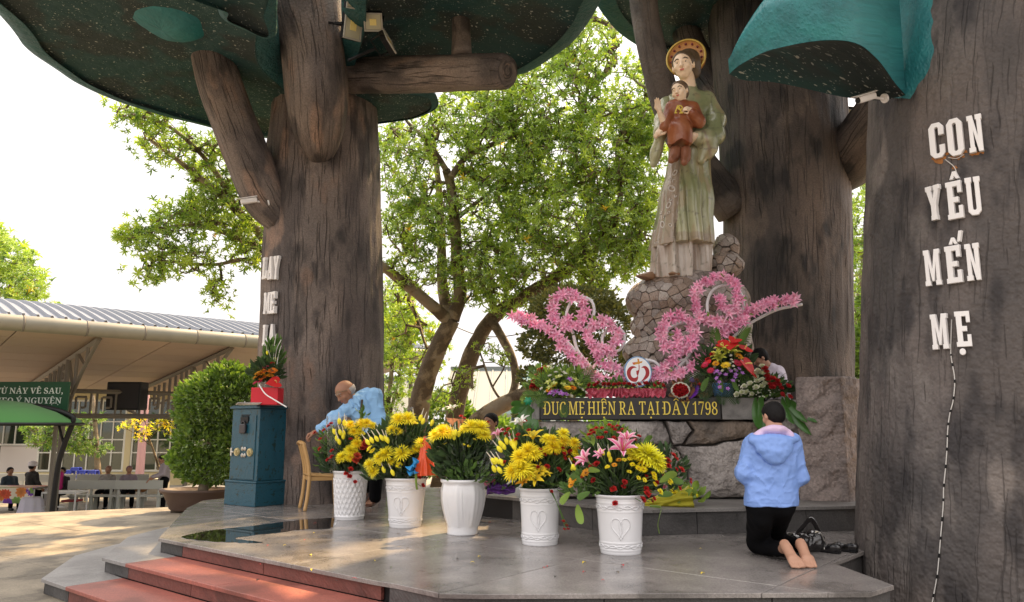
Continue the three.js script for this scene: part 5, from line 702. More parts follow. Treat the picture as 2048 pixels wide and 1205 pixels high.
{
  const g = inscribe(RT, [['C', 1862, 1893, 250, 318], ['O', 1898, 1930, 241, 313], ['N', 1938, 1968, 234, 306], ['Y', 1860, 1888, 374, 441], ['E', 1898, 1929, 366, 439], ['^', 1903, 1922, 346, 360], ['U', 1934, 1964, 358, 432], ['M', 1853, 1885, 502, 572], ['E', 1897, 1927, 494, 567], ['^', 1901, 1918, 478, 490], ['/', 1919, 1929, 464, 484], ['N', 1935, 1963, 490, 562], ['M', 1868, 1900, 630, 699], ['E', 1913, 1942, 625, 694], ['.', 1922, 1933, 699, 711]], 'white raised letters reading CON YÊU MẾN MẸ on the grey trunk', 0.035);
  // cable and rust below the letters, following the trunk
  const tr = RT.children[0], P = (u, v, o = 0.012) => { rc.set(V(0, EYE, 0), ray(u, v).normalize()); const h = rc.intersectObject(tr)[0]; return h.point.clone().addScaledVector(h.face.normal, o); };
  part(g, 'cable', tube([P(1893, 320), P(1910, 335), P(1917, 352)], 0.004, 5, 12), MAT.wire); part(g, 'cable', tube([P(1930, 310), P(1915, 318), P(1899, 316)], 0.004, 5, 10), MAT.wire);
  const cab = thing('cable', P(1904, 700), 'thin white cable taped down the grey trunk below the last row of letters', 'cable'); const cp_ = [[1905, 640], [1903, 700], [1905, 722], [1911, 760], [1908, 800], [1901, 830], [1897, 862], [1896, 890], [1893, 930], [1889, 975], [1888, 1010], [1884, 1060], [1881, 1100], [1876, 1150], [1868, 1195], [1862, 1230]].map(([u, v]) => P(u, v, 0.008));
  const path = spline(cp_, 90); part(cab, 'wire', loft(path, 0.0045, 6), MAT.wire); for (let i = 8; i < 88; i += 5) part(cab, 'tape', loft([path[i], path[i + 1]], 0.0075, 6), MAT.black);
  const rust = std(0.36, 0.15, 0.045, 0.95, { bumpMap: bump.pits, bumpScale: 0.02 }), rr = rng(12); const stain = (u, v, s) => { const c = P(u, v, 0.0), n = c.clone().sub(P(u, v, -1)).normalize(); const o = []; for (let i = 0; i < 12; i++) { const a = i / 12 * 6.2832, r = s * (0.6 + 0.7 * rr()); o.push(P(u + Math.cos(a) * r, v + Math.sin(a) * r * 0.7, 0.003)); } const gg = new THREE.BufferGeometry(), pos = [], ct = P(u, v, 0.006); for (let i = 0; i < 12; i++) { const a = o[i], b = o[(i + 1) % 12]; pos.push(...ct.toArray(), ...b.toArray(), ...a.toArray()); } gg.setAttribute('position', new THREE.Float32BufferAttribute(pos, 3)); gg.setAttribute('uv', new THREE.Float32BufferAttribute(new Float32Array(72), 2)); gg.computeVertexNormals(); part(g, 'rust_crust', gg, rust); };
  for (const [u, v, s] of [[1872, 319, 8], [1880, 322, 9], [1889, 316, 6], [1906, 315, 6], [1917, 316, 6], [1926, 312, 6], [1945, 308, 6], [1955, 307, 6], [1965, 305, 5], [1910, 336, 6], [1895, 308, 5], [1931, 304, 5]]) stain(u, v, s);
}
{ // teal paint carried over from the shelf onto the trunk
  const tr = RT.children[0], pos = [], uv = [], idx = [], n = 26, m = 16; for (let j = 0; j <= n; j++) for (let i = 0; i <= m; i++) { const v = -70 + j / n * 268, e = 1868 + 8 * nz(v * 0.03, 1, 2) - 46 * sstep(120, 205, v), u = mix(1790, e, i / m); rc.set(V(0, EYE, 0), ray(u, v).normalize()); const h = rc.intersectObject(tr)[0], p = h.point.addScaledVector(h.face.normal, 0.035 * (1 - Math.pow(i / m, 4)) - 0.006 + 0.006 * nz(u * 0.1, v * 0.1, 3)); pos.push(p.x, p.y, p.z); uv.push(p.x + p.z, p.y); }
  for (let j = 0; j < n; j++) for (let i = 0; i < m; i++) { const b = j * (m + 1) + i; idx.push(b, b + m + 1, b + 1, b + 1, b + m + 1, b + m + 2); } const q = new THREE.BufferGeometry(); q.setAttribute('position', new THREE.Float32BufferAttribute(pos, 3)); q.setAttribute('uv', new THREE.Float32BufferAttribute(uv, 2)); q.setIndex(idx); q.computeVertexNormals(); part(RT, 'painted_collar', q, MAT.teal);
}
inscribe(LT, [['L', 532, 541, 516, 559], ['A', 543, 551, 515, 560], ['Y', 552, 562, 514, 560], ['M', 533, 545, 587, 629], ['E', 547, 556, 585, 628], ['L', 532, 541, 651, 692], ['A', 543, 553, 650, 694]], 'white raised letters in three short rows on the edge of the trunk behind the box', 0.05);
// floodlights, cameras
{
  const flood = (u, v, d, dir, w, h, lab) => { const p = at(u, v, d), g = thing('floodlight', p, lab, 'floodlight'); g.quaternion.setFromUnitVectors(V(0, 0, 1), dir.clone().normalize());
    lp(g, 'housing', rbox(w, h, 0.07, 0, 0, -0.04, 0.012), MAT.black); lp(g, 'frame', merge([rbox(w, 0.02, 0.02, 0, h / 2 - 0.01, 0.005, 0.004), rbox(w, 0.02, 0.02, 0, -h / 2 + 0.01, 0.005, 0.004), rbox(0.02, h - 0.042, 0.02, w / 2 - 0.01, 0, 0.005, 0.004), rbox(0.02, h - 0.042, 0.02, -w / 2 + 0.01, 0, 0.005, 0.004)]), std(0.35, 0.34, 0.3, 0.4)); lp(g, 'reflector', rbox(w - 0.045, h - 0.045, 0.006, 0, 0, 0.001, 0.002), std(0.42, 0.40, 0.28, 0.3)); lp(g, 'diode', rbox(w * 0.35, h * 0.35, 0.008, 0, 0, 0.006, 0.002), std(0.75, 0.62, 0.22, 0.4)); lp(g, 'bracket', merge([bar(V(-w / 2 - 0.012, 0, -0.03), V(-w / 2 - 0.012, 0, -0.2), 0.012, 0.03), bar(V(w / 2 + 0.012, 0, -0.03), V(w / 2 + 0.012, 0, -0.2), 0.012, 0.03), bar(V(-w / 2 - 0.012, 0, -0.2), V(w / 2 + 0.012, 0, -0.2), 0.03, 0.012), bar(V(0, 0, -0.2), V(0, 0.05, -0.6), 0.03, 0.03)]), MAT.black); };
  flood(706, 51, 9.0, V(0.75, -0.35, 0.65), 0.27, 0.36, 'narrow floodlight under the dark canopy, closest to the thick stub');
  flood(746, 44, 8.95, V(0.1, -0.75, 0.65), 0.24, 0.24, 'square floodlight with its lamp face turned down, in the middle of three');
  flood(778, 82, 9.1, V(0.75, 0.35, 0.15), 0.26, 0.26, 'floodlight facing away above the cut log, its dark back showing');
  flood(708, 1, 8.6, V(0.6, -0.5, 0.6), 0.2, 0.2, 'floodlight cut off by the top edge above the other three');
  flood(1707, 234, 11.5, V(-0.3, -0.6, 0.3), 0.35, 0.3, 'grey floodlight in the fork beside the dark trunk');
  const cam = (u, v, d, dir, s, lab) => { const p = at(u, v, d), g = thing('security_camera', p, lab, 'camera'); g.quaternion.setFromUnitVectors(V(0, 0, 1), dir.clone().normalize()); g.scale.setScalar(s);
    lp(g, 'housing', rbox(0.085, 0.07, 0.22, 0, 0, 0, 0.02), MAT.paint); lp(g, 'sunshield', rbox(0.1, 0.012, 0.27, 0, 0.045, 0.02, 0.005), MAT.paint); lp(g, 'lens', new THREE.CylinderGeometry(0.028, 0.03, 0.02, 16).rotateX(Math.PI / 2).translate(0, 0, 0.115), MAT.black); lp(g, 'arm', merge([bar(V(0, -0.02, -0.1), V(0, -0.06, -0.22), 0.03, 0.03, 8), new THREE.CylinderGeometry(0.05, 0.05, 0.02, 14).rotateX(Math.PI / 2).translate(0, -0.06, -0.24)]), MAT.paint); };
  cam(1733, 196, 6.25, V(-0.75, -0.3, 0.2), 0.85, 'white security camera under the teal shelf on the nearest trunk');
  cam(497, 402, 10.55, V(-0.85, -0.25, 0.35), 1.1, 'small white security camera on the leaning branch beside the trunk');
}
// ------------------------------------------------------------------ flowers
// rings of petals round the +y axis; e0..e1 is how the petal's elevation changes from base to tip; cM/cE: colours on the midrib and the edge
function petals(rings, seed = 1) {
  const pos = [], col = [], idx = [], uv = [], r = rng(seed), N = 4;
  for (const { n, L, W, r0 = 0.02, e0, e1, y = 0, off = 0, c0, c1 = c0, edge, cup = 0.15, jit = 0.12, pw = 0.75, notch = 0 } of rings) for (let i = 0; i < n; i++) {
    const a = (i + off) / n * 6.2832 + (r() - 0.5) * jit, ca = Math.cos(a), sa = Math.sin(a), l = L * (1 + (r() - 0.5) * jit * 1.6), de = (r() - 0.5) * jit * 2, s0 = pos.length / 3, k = 0.85 + 0.3 * r(); let x = r0, h = y;
    for (let j = 0; j <= N; j++) { const t = j / N, e = mix(e0, e1, t) + de, w = W * Math.pow(Math.sin(Math.PI * clamp(Math.pow(t, pw) * 0.93 + 0.06)), 0.8) * (j === N ? (notch ? 1 : 0.5) : 1);
      for (const q of [-1, 0, 1]) { const hh = h + (q ? cup * w : -cup * w * 0.4) + (notch && j === N ? (r() - 0.5) * notch : 0), xx = x, zz = q * w; pos.push(ca * xx - sa * zz, hh, sa * xx + ca * zz); uv.push(q, t); const b = (edge && q ? edge : c0.map((c, m) => mix(c, c1[m], t))); col.push(b[0] * k, b[1] * k, b[2] * k); }
      x += Math.cos(e) * l / N; h += Math.sin(e) * l / N; }
    for (let j = 0; j < N; j++) for (let q = 0; q < 2; q++) { const b = s0 + j * 3 + q; idx.push(b, b + 3, b + 1, b + 1, b + 3, b + 4); }
  }
  const g = new THREE.BufferGeometry(); g.setAttribute('position', new THREE.Float32BufferAttribute(pos, 3)); g.setAttribute('uv', new THREE.Float32BufferAttribute(uv, 2)); g.setAttribute('color', new THREE.Float32BufferAttribute(col, 3)); g.setIndex(idx); g.computeVertexNormals(); return g;
}
const tinted = (g, c) => { const n = g.attributes.position.count, a = new Float32Array(n * 3); for (let i = 0; i < n; i++) a.set(c, 3 * i); g.setAttribute('color', new THREE.BufferAttribute(a, 3)); return g; };
const YEL = [0.95, 0.80, 0.012], YEL2 = [0.96, 0.86, 0.04];
const mum = (c0, c1, s) => petals([{ n: 24, L: 0.50, W: 0.034, e0: 0.15, e1: -0.45, c0, c1 }, { n: 24, L: 0.47, W: 0.034, e0: 0.45, e1: -0.05, y: 0.03, off: 0.5, c0, c1 }, { n: 21, L: 0.42, W: 0.034, e0: 0.8, e1: 0.3, y: 0.06, c0, c1 }, { n: 16, L: 0.37, W: 0.032, e0: 1.1, e1: 0.7, y: 0.07, c0, c1 }, { n: 10, L: 0.32, W: 0.03, e0: 1.35, e1: 1.2, y: 0.08, c0, c1 }], s);
const daisy = (c, ce, s, n = 14) => merge([petals([{ n, L: 0.42, W: 0.075, r0: 0.08, e0: 0.35, e1: 0.0, c0: c, c1: c }, { n, L: 0.34, W: 0.07, r0: 0.07, e0: 0.6, e1: 0.25, off: 0.5, c0: c, c1: c }], s), tinted(new THREE.SphereGeometry(0.13, 10, 6).scale(1, 0.55, 1).translate(0, 0.05, 0), ce)]);
const carn = (c, s) => petals([{ n: 9, L: 0.5, W: 0.2, e0: 0.5, e1: 0.0, c0: c, notch: 0.1 }, { n: 8, L: 0.45, W: 0.18, e0: 0.9, e1: 0.45, off: 0.5, c0: c.map((x) => x * 0.85), notch: 0.12 }, { n: 6, L: 0.42, W: 0.16, e0: 1.3, e1: 0.9, c0: c, notch: 0.12 }, { n: 4, L: 0.4, W: 0.14, e0: 1.5, e1: 1.4, off: 0.5, c0: c, notch: 0.1 }], s);
const rose = (c, ci, s) => petals([{ n: 5, L: 0.55, W: 0.30, e0: 0.6, e1: 0.5, c0: c, cup: 0.3 }, { n: 5, L: 0.55, W: 0.27, e0: 0.95, e1: 1.0, off: 0.5, c0: c, cup: 0.35 }, { n: 4, L: 0.5, W: 0.22, e0: 1.3, e1: 1.45, c0: ci, cup: 0.45 }, { n: 3, L: 0.48, W: 0.15, e0: 1.5, e1: 1.75, off: 0.5, c0: ci, cup: 0.6 }], s);
const lily = (c0, edge, s, st = [0.25, 0.3, 0.08]) => merge([petals([{ n: 3, L: 0.66, W: 0.13, e0: 1.15, e1: -0.25, c0, edge, cup: 0.35 }, { n: 3, L: 0.64, W: 0.10, e0: 1.1, e1: -0.35, off: 0.5, c0, edge, cup: 0.3 }], s), ...[0, 1, 2, 3, 4].map((i) => tinted(bar(V(0, 0, 0), V(Math.cos(i * 1.26) * 0.09, 0.38, Math.sin(i * 1.26) * 0.09), 0.014), st)), tinted(new THREE.ConeGeometry(0.06, 0.24, 8, 1, true).rotateX(Math.PI).translate(0, -0.1, 0), [0.25, 0.32, 0.08])]);
const star = (c0, c1, s) => petals([{ n: 6, L: 0.52, W: 0.085, r0: 0.03, e0: 0.55, e1: -0.1, c0, c1, cup: 0.3 }, { n: 5, L: 0.40, W: 0.075, r0: 0.02, e0: 1.0, e1: 0.35, off: 0.5, c0, c1, cup: 0.3 }], s);
const bud = merge([tinted(new THREE.LatheGeometry([[0.001, -0.42], [0.10, -0.38], [0.20, -0.22], [0.235, -0.02], [0.20, 0.18], [0.12, 0.32], [0.06, 0.38]].map((p) => new THREE.Vector2(...p)), 12), YEL2), tinted(new THREE.LatheGeometry([[0.062, 0.36], [0.06, 0.62], [0.042, 0.95], [0.034, 1.15], [0.001, 1.15]].map((p) => new THREE.Vector2(...p)), 8), [0.72, 0.68, 0.55])]);
const anth = (() => { const s = new THREE.Shape(); s.moveTo(0, -0.12); s.bezierCurveTo(0.1, -0.42, 0.55, -0.36, 0.46, 0.02); s.bezierCurveTo(0.42, 0.25, 0.15, 0.4, 0, 0.66); s.bezierCurveTo(-0.15, 0.4, -0.42, 0.25, -0.46, 0.02); s.bezierCurveTo(-0.55, -0.36, -0.1, -0.42, 0, -0.12);
  const g = new THREE.ExtrudeGeometry(s, { depth: 0.012, bevelEnabled: true, bevelSize: 0.012, bevelThickness: 0.008, bevelSegments: 1, curveSegments: 8 }); const P = g.attributes.position; for (let i = 0; i < P.count; i++) P.setZ(i, P.getZ(i) + 0.35 * P.getX(i) * P.getX(i) - 0.12 * P.getY(i)); g.computeVertexNormals(); g.rotateX(-Math.PI / 2); return merge([tinted(g, [0.62, 0.012, 0.012]), tinted(tube([V(0, 0.02, 0.06), V(0, 0.14, 0.0), V(0, 0.24, -0.12)], 0.035, 7, 6), [0.8, 0.62, 0.2])]); })();
const orchid = petals([{ n: 5, L: 0.46, W: 0.14, e0: 0.3, e1: 0.05, c0: [0.55, 0.35, 0.6], c1: [0.24, 0.03, 0.42], cup: 0.2 }, { n: 2, L: 0.25, W: 0.1, e0: 0.9, e1: 0.4, c0: [0.5, 0.05, 0.5], c1: [0.35, 0.02, 0.4] }], 5);
const gOrchid = petals([{ n: 5, L: 0.46, W: 0.15, e0: 0.3, e1: 0.05, c0: [0.52, 0.58, 0.12], cup: 0.2 }, { n: 2, L: 0.25, W: 0.1, e0: 0.9, e1: 0.4, c0: [0.6, 0.6, 0.3] }], 6);
const leafG = (L, W, fold = 0.25, bend = -0.5, n = 5) => { const pos = [], uv = [], idx = []; let x = 0, y = 0, e = 0.5; for (let j = 0; j <= n; j++) { const t = j / n, w = W * Math.pow(Math.sin(Math.PI * clamp(t * 0.95 + 0.04)), 0.7); for (const q of [-1, 0, 1]) { pos.push(q * w, y + (q ? fold * w : 0), x); uv.push(q, t); } x += Math.cos(e) * L / n; y += Math.sin(e) * L / n; e += bend / n * 2; } for (let j = 0; j < n; j++) for (let q = 0; q < 2; q++) { const b = j * 3 + q; idx.push(b, b + 1, b + 3, b + 1, b + 4, b + 3); } const g = new THREE.BufferGeometry(); g.setAttribute('position', new THREE.Float32BufferAttribute(pos, 3)); g.setAttribute('uv', new THREE.Float32BufferAttribute(uv, 2)); g.setIndex(idx); g.computeVertexNormals(); return g; };
const frond = (() => { const l = []; for (let i = 0; i < 13; i++) for (const s of [-1, 1]) { const t = (i + 1) / 14, g = leafG(0.34 * Math.sin(Math.PI * (0.15 + 0.8 * t)) + 0.04, 0.018, 0.2, -0.4, 3); g.rotateY(s * (1.15 - 0.5 * t)); g.translate(0, 0.42 * t - 0.35 * t * t, t * 0.95); l.push(g); } l.push(loft(spline([V(0, 0, 0), V(0, 0.13, 0.45), V(0, 0.07, 0.95)], 6), 0.008, 4)); return merge(l); })();
const FM = new THREE.MeshPhysicalMaterial({ vertexColors: true, roughness: 0.7, transmission: 0.08, thickness: 0, side: THREE.DoubleSide });
const LM = (r, g, b, t = 0.3) => new THREE.MeshPhysicalMaterial({ color: new THREE.Color().setRGB(r, g, b), roughness: 0.9, transmission: t, thickness: 0, side: THREE.DoubleSide });
const leafDark = LM(0.04, 0.085, 0.024), leafMid = LM(0.10, 0.20, 0.035), leafLime = LM(0.22, 0.34, 0.05), leafGloss = new THREE.MeshPhysicalMaterial({ color: new THREE.Color().setRGB(0.06, 0.17, 0.03), roughness: 0.3, transmission: 0.2, thickness: 0, side: THREE.DoubleSide });
const FG = { mum: [mum(YEL, YEL2, 1), mum([0.94, 0.72, 0.01], [0.95, 0.80, 0.02], 2), mum(YEL, YEL2, 3)], limemum: [mum([0.80, 0.74, 0.02], [0.84, 0.82, 0.03], 4)], mumlet: [daisy(YEL, [0.6, 0.36, 0.01], 1), daisy(YEL2, [0.55, 0.3, 0.01], 2, 12)], red: [carn([0.52, 0.012, 0.012], 1), carn([0.60, 0.02, 0.015], 2)], coral: [carn([0.72, 0.10, 0.05], 3), carn([0.66, 0.06, 0.04], 4)], redrose: [rose([0.42, 0.006, 0.01], [0.28, 0.004, 0.008], 1), rose([0.5, 0.01, 0.015], [0.34, 0.005, 0.01], 2)], whiterose: [rose([0.66, 0.68, 0.50], [0.60, 0.64, 0.38], 3), rose([0.70, 0.70, 0.56], [0.62, 0.66, 0.42], 4)], bud: [bud], ylily: [lily([0.74, 0.54, 0.01], [0.80, 0.62, 0.03], 1)], olily: [lily([0.76, 0.33, 0.01], [0.8, 0.46, 0.03], 5)], glily: [lily([0.58, 0.62, 0.05], [0.66, 0.68, 0.12], 2)], wlily: [lily([0.74, 0.72, 0.66], [0.78, 0.76, 0.72], 3)], plily: [lily([0.62, 0.02, 0.20], [0.80, 0.62, 0.64], 4, [0.5, 0.2, 0.05])], ger: [daisy([0.78, 0.22, 0.01], [0.2, 0.06, 0.01], 7, 20), daisy([0.80, 0.36, 0.01], [0.25, 0.09, 0.01], 8, 20)], yger: [daisy([0.80, 0.55, 0.02], [0.5, 0.3, 0.02], 9, 20)], pger: [daisy([0.62, 0.03, 0.09], [0.4, 0.02, 0.05], 10, 20)], anth: [anth], orchid: [orchid], gorchid: [gOrchid], pink: [star([0.86, 0.27, 0.45], [0.95, 0.55, 0.74], 1), star([0.82, 0.22, 0.42], [0.94, 0.48, 0.70], 2), star([0.88, 0.34, 0.50], [0.96, 0.62, 0.78], 3)], white: [daisy([0.72, 0.72, 0.64], [0.6, 0.58, 0.3], 11, 8)], mag: [carn([0.55, 0.03, 0.14], 8), carn([0.70, 0.16, 0.28], 9)] };
const FNAME = { mum: 'chrysanthemum', limemum: 'chrysanthemum', mumlet: 'daisy', red: 'carnation', coral: 'gladiolus_bloom', redrose: 'rose', whiterose: 'rose', bud: 'bud', ylily: 'lily', olily: 'lily', glily: 'lily', wlily: 'lily', plily: 'lily', ger: 'gerbera', yger: 'gerbera', pger: 'gerbera', anth: 'anthurium', orchid: 'orchid', gorchid: 'orchid', pink: 'lily', white: 'small_flower', mag: 'carnation' };
// flowers given as [kind, u, v, size in pixels, turn of the face, nearer by]
function blooms(g, list, d, c, seed, { fwd = d < 9 && d > 8.7 ? 0.1 : 0,  up = 0.5, toCam = 0.55, out = 0.8, stems = true, mouth } = {}) {
  const r = rng(seed), st = [];
  for (const [k, u, v, s, dd = 0] of list) {
    const p = at(u, v, d - dd - fwd + (r() - 0.5) * 0.05), o = p.clone().sub(c); o.y *= 0.6; o.normalize();
    const dir = k === 'bud' ? V(o.x * 0.7 + (r() - 0.5) * 0.5, 1, 0.2) : V(o.x * out + (r() - 0.5) * 0.4, up + Math.max(0, o.y) * out, toCam + (r() - 0.5) * 0.3);
    const S = s / FPX * d, G = FG[k]; put(g, FNAME[k], G[Math.floor(r() * G.length)], FM, p, quatTo(dir, r() * 6.28), k === 'bud' ? S * 1.3 : S * 1.15);
    if (stems && mouth) { const m = mouth.clone().add(V((r() - 0.5) * 0.16, -0.05, (r() - 0.5) * 0.16)), mid = m.clone().lerp(p, 0.55).add(V(0, 0.04, 0)); st.push(loft(spline([m, mid, p.clone().addScaledVector(dir.normalize(), -0.02)], 6), 0.0035, 4)); }
  }
  if (st.length) tag(part(g, 'stems', merge(st), leafMid), null, null, null, 'stuff');
}
// many leaves inside an ellipsoid, pointing up and outwards
function leaves(g, name, geo, mat, c, R, n, seed, { s0 = 0.8, s1 = 1.3, up = 0.7, yMin = -1e9, stuff = true, tints = [[0.75, 0.8, 0.7], [1, 1, 1], [1.3, 1.25, 1]] } = {}) {
  const m = shade(new THREE.InstancedMesh(geo, mat, n)), r = rng(seed), M = new THREE.Matrix4(), col = new THREE.Color(); m.name = name; const o = V(0, 0, 0); for (let p = g; p && p !== scene; p = p.parent) o.add(p.position);
  for (let i = 0; i < n; i++) { let x, y, z; do { x = r() * 2 - 1; y = r() * 2 - 1; z = r() * 2 - 1; } while (x * x + y * y + z * z > 1 || c.y + y * R.y < yMin); const dir = V(x + (r() - 0.5) * 0.9, up + y * 0.5 + (r() - 0.5) * 0.6, z + (r() - 0.5) * 0.9).normalize(), q = quatTo(dir, r() * 6.28).multiply(new THREE.Quaternion().setFromAxisAngle(V(1, 0, 0), -Math.PI / 2)); M.compose(V(c.x + x * R.x - o.x, c.y + y * R.y - o.y, c.z + z * R.z - o.z), q, V(1, 1, 1).multiplyScalar(mix(s0, s1, r()))); m.setMatrixAt(i, M); const t = tints[Math.floor(r() * tints.length)]; m.setColorAt(i, col.setRGB(...t)); }
  g.add(m); if (stuff) m.userData.kind = 'stuff'; return m;
}
const leafS = leafG(0.085, 0.016, 0.25, -0.5, 3), leafL = leafG(0.13, 0.022, 0.3, -0.5, 4), leafB = leafG(0.16, 0.036, 0.3, -0.8, 6);
const film = new THREE.MeshPhysicalMaterial({ color: 0xffffff, roughness: 0.12, transmission: 1, thickness: 0, ior: 1.4, side: THREE.DoubleSide });
function wrap(g, name, base, top, r0, r1, mat, seed, amp = 0.03) { const path = spline([base, base.clone().lerp(top, 0.5), top], 14); part(g, name, loft(path, (t) => mix(r0, r1, Math.pow(t, 0.8)), 40, { cap: 0, disp: (p, a, L, t) => amp * (0.3 + t) * (fbm(Math.cos(a) * 3 + seed, t * 4, Math.sin(a) * 3, 3) * 2 + 0.4 * Math.sin(a * 11 + seed)) }), mat); }

// ---- the five white pots on the platform
function pot(u, v, wTop, wBot, h, kind, label) {
  const f = onY(u, v, PLAT), d0 = -f.z, k = d0 / FPX, r1 = wBot * k / 2, r0 = wTop * k / 2, H = h * k * 1.03, c = V(f.x * (d0 + r1) / d0, PLAT, f.z - r1), g = thing('flower_pot', c, label, 'flower pot', 'white glazed flower pots in a row');
  let prof; if (kind === 'urn') prof = [[0.82, 0], [0.86, 0.012], [0.85, 0.03], [0.845, 0.13], [0.88, 0.15], [0.86, 0.17], [0.98, 0.3], [1.10, 0.45], [1.19, 0.62], [1.2, 0.78], [1.15, 0.88], [1.16, 0.92], [1.24, 0.945], [1.26, 0.97], [1.24, 0.995], [1.16, 1.0], [1.08, 0.96], [1.0, 0.8], [0.8, 0.72], [0.01, 0.72]].map(([a, b]) => [a * r0 * 0.8, b * H]);
  else { const R = (t) => mix(r1, r0 * 0.94, kind === 'lattice' ? Math.pow(t, 1.35) : t); prof = [[R(0) * 0.97, 0], [R(0), 0.01 * H], [R(0.03), 0.035 * H]]; const bands = kind === 'lattice' ? [0.06, 0.07] : [0.08, 0.2, 0.72, 0.86]; for (let i = 2; i <= 62; i++) { const t = i / 66; let b = 0; for (const q of bands) b += 0.006 * Math.exp(-Math.pow((t - q) / 0.008, 2)); prof.push([R(t) + b, t * H]); } prof.push([R(0.945) + 0.008, 0.95 * H], [r0 * 0.995, 0.972 * H], [r0, 0.985 * H], [r0 * 0.99, H], [r0 * 0.94, H], [r0 * 0.9, 0.95 * H], [r0 * 0.85, 0.8 * H], [0.01, 0.78 * H]); }
  const geo = new THREE.LatheGeometry(prof.map((p) => new THREE.Vector2(...p)), 128), P = geo.attributes.position, N = geo.attributes.normal;
  for (let i = 0; i < P.count; i++) { const x = P.getX(i), y = P.getY(i), z = P.getZ(i), t = y / H, r = Math.hypot(x, z) || 1; if (N.getX(i) * x + N.getZ(i) * z < 0) continue; const a = Math.atan2(x, z); let d = 0;
    if (kind === 'lattice' && t > 0.1 && t < 0.84) { const s1 = Math.abs(Math.sin(a * 11 + t * 15)), s2 = Math.abs(Math.sin(a * 11 - t * 15)); d = -0.008 + 0.017 * Math.max(Math.pow(1 - s1, 2.2), Math.pow(1 - s2, 2.2)); }
    if (kind === 'urn' && t > 0.17 && t < 0.9) { const f8 = Math.cos((((a + 0.2) % 0.7854 + 0.7854) % 0.7854 - 0.3927)); d = r * (0.935 / f8 - 0.94); const pa = Math.abs(((a + 0.2) % 0.7854 + 0.7854) % 0.7854 - 0.3927); if (pa < 0.26 && t > 0.24 && t < 0.85) d += 0.010 * Math.abs(fbm(a * 9, t * 7, 2, 3)) * 2 * sstep(0.26, 0.2, pa); }
    P.setX(i, x * (1 + d / r)); P.setZ(i, z * (1 + d / r)); }
  geo.computeVertexNormals(); lp(g, 'pot_body', geo, MAT.white);
  const soil = new THREE.CircleGeometry(r0 * 0.85, 28).rotateX(-Math.PI / 2).translate(0, H * 0.84, 0); lp(g, 'soil', soil, MAT.soil);
  if (kind === 'heart') { // relief: garlands in the bands and a heart on the side
    const on = (a, t, o = 0.003) => { const r = mix(r1, r0 * 0.94, t) + o; return V(Math.sin(a) * r, t * H, Math.cos(a) * r); };
    for (const [t0, am] of [[0.79, 0.035], [0.14, 0.03]]) { const l = []; for (const ph of [0, Math.PI]) l.push(loft(Array.from({ length: 145 }, (_, i) => on(i / 144 * 6.2832, t0 + am * Math.sin(i / 144 * 6.2832 * 9 + ph) * (ph ? 0.5 : 1))), 0.0045, 5)); lp(g, 'garland', merge(l), MAT.white); }
    const hp = []; for (let i = 0; i <= 40; i++) { const s = i / 40 * 6.2832; hp.push(on(-0.12 + 0.026 * 16 * Math.pow(Math.sin(s), 3), 0.47 + 0.0125 * (13 * Math.cos(s) - 5 * Math.cos(2 * s) - 2 * Math.cos(3 * s) - Math.cos(4 * s)))); } const scr = []; for (const q of [-1, 1]) scr.push(loft(Array.from({ length: 18 }, (_, i) => { const s = i / 17; return on(-0.12 + q * (0.05 + 0.18 * s * Math.cos(s * 5)), 0.42 + 0.15 * Math.sin(s * 4.2)); }), 0.004, 5));
    lp(g, 'heart_relief', merge([loft(hp, 0.0045, 5), ...scr]), MAT.white);
  }
  return { c, top: PLAT + H, r: r0, d: -c.z };
}
const P1 = pot(698, 1042, 73, 57, 91, 'lattice', 'white glazed pot with a diamond lattice relief, by the tan chair'), P2 = pot(810, 1058, 87, 62, 92, 'heart', 'white glazed pot with banded relief holding flowers with an orange foil cone'), P3 = pot(925, 1073, 90, 62, 103, 'urn', 'white bulging eight sided pot with carved relief panels'), P4 = pot(1080, 1094, 84, 71, 105, 'heart', 'white glazed pot with relief in front of the step, holding yellow lilies'), P5 = pot(1242, 1113, 101, 80, 110, 'heart', 'white glazed pot with relief holding pink lilies, closest to the camera');
const BQ = 'mixed flower bouquets standing in the white pots';
function bouquet(P, list, label, seed, fol) {
  const g = thing('bouquet', V(P.c.x, P.top - 0.06, P.c.z), label, 'bouquet', BQ), mouth = V(P.c.x, P.top - 0.02, P.c.z);
  blooms(g, list, P.d, V(P.c.x, P.top + 0.1, P.c.z), seed, { mouth });
  fol.forEach(([u, v, ru, rv, n, geo = leafL, mat = leafDark, dd = 0.0], i) => leaves(g, 'foliage', geo, mat, at(u, v, P.d - dd), V(ru * P.d / FPX, rv * P.d / FPX, Math.max(0.07, ru * P.d / FPX * 0.5)), Math.round(n * 0.7), seed * 31 + i, { yMin: P.top - 0.03 }));
  return g;
}
const L = (k, s, dd, pts) => pts.map(([u, v, q]) => [k, u, v, q || s, dd]);
const F = 0.22;
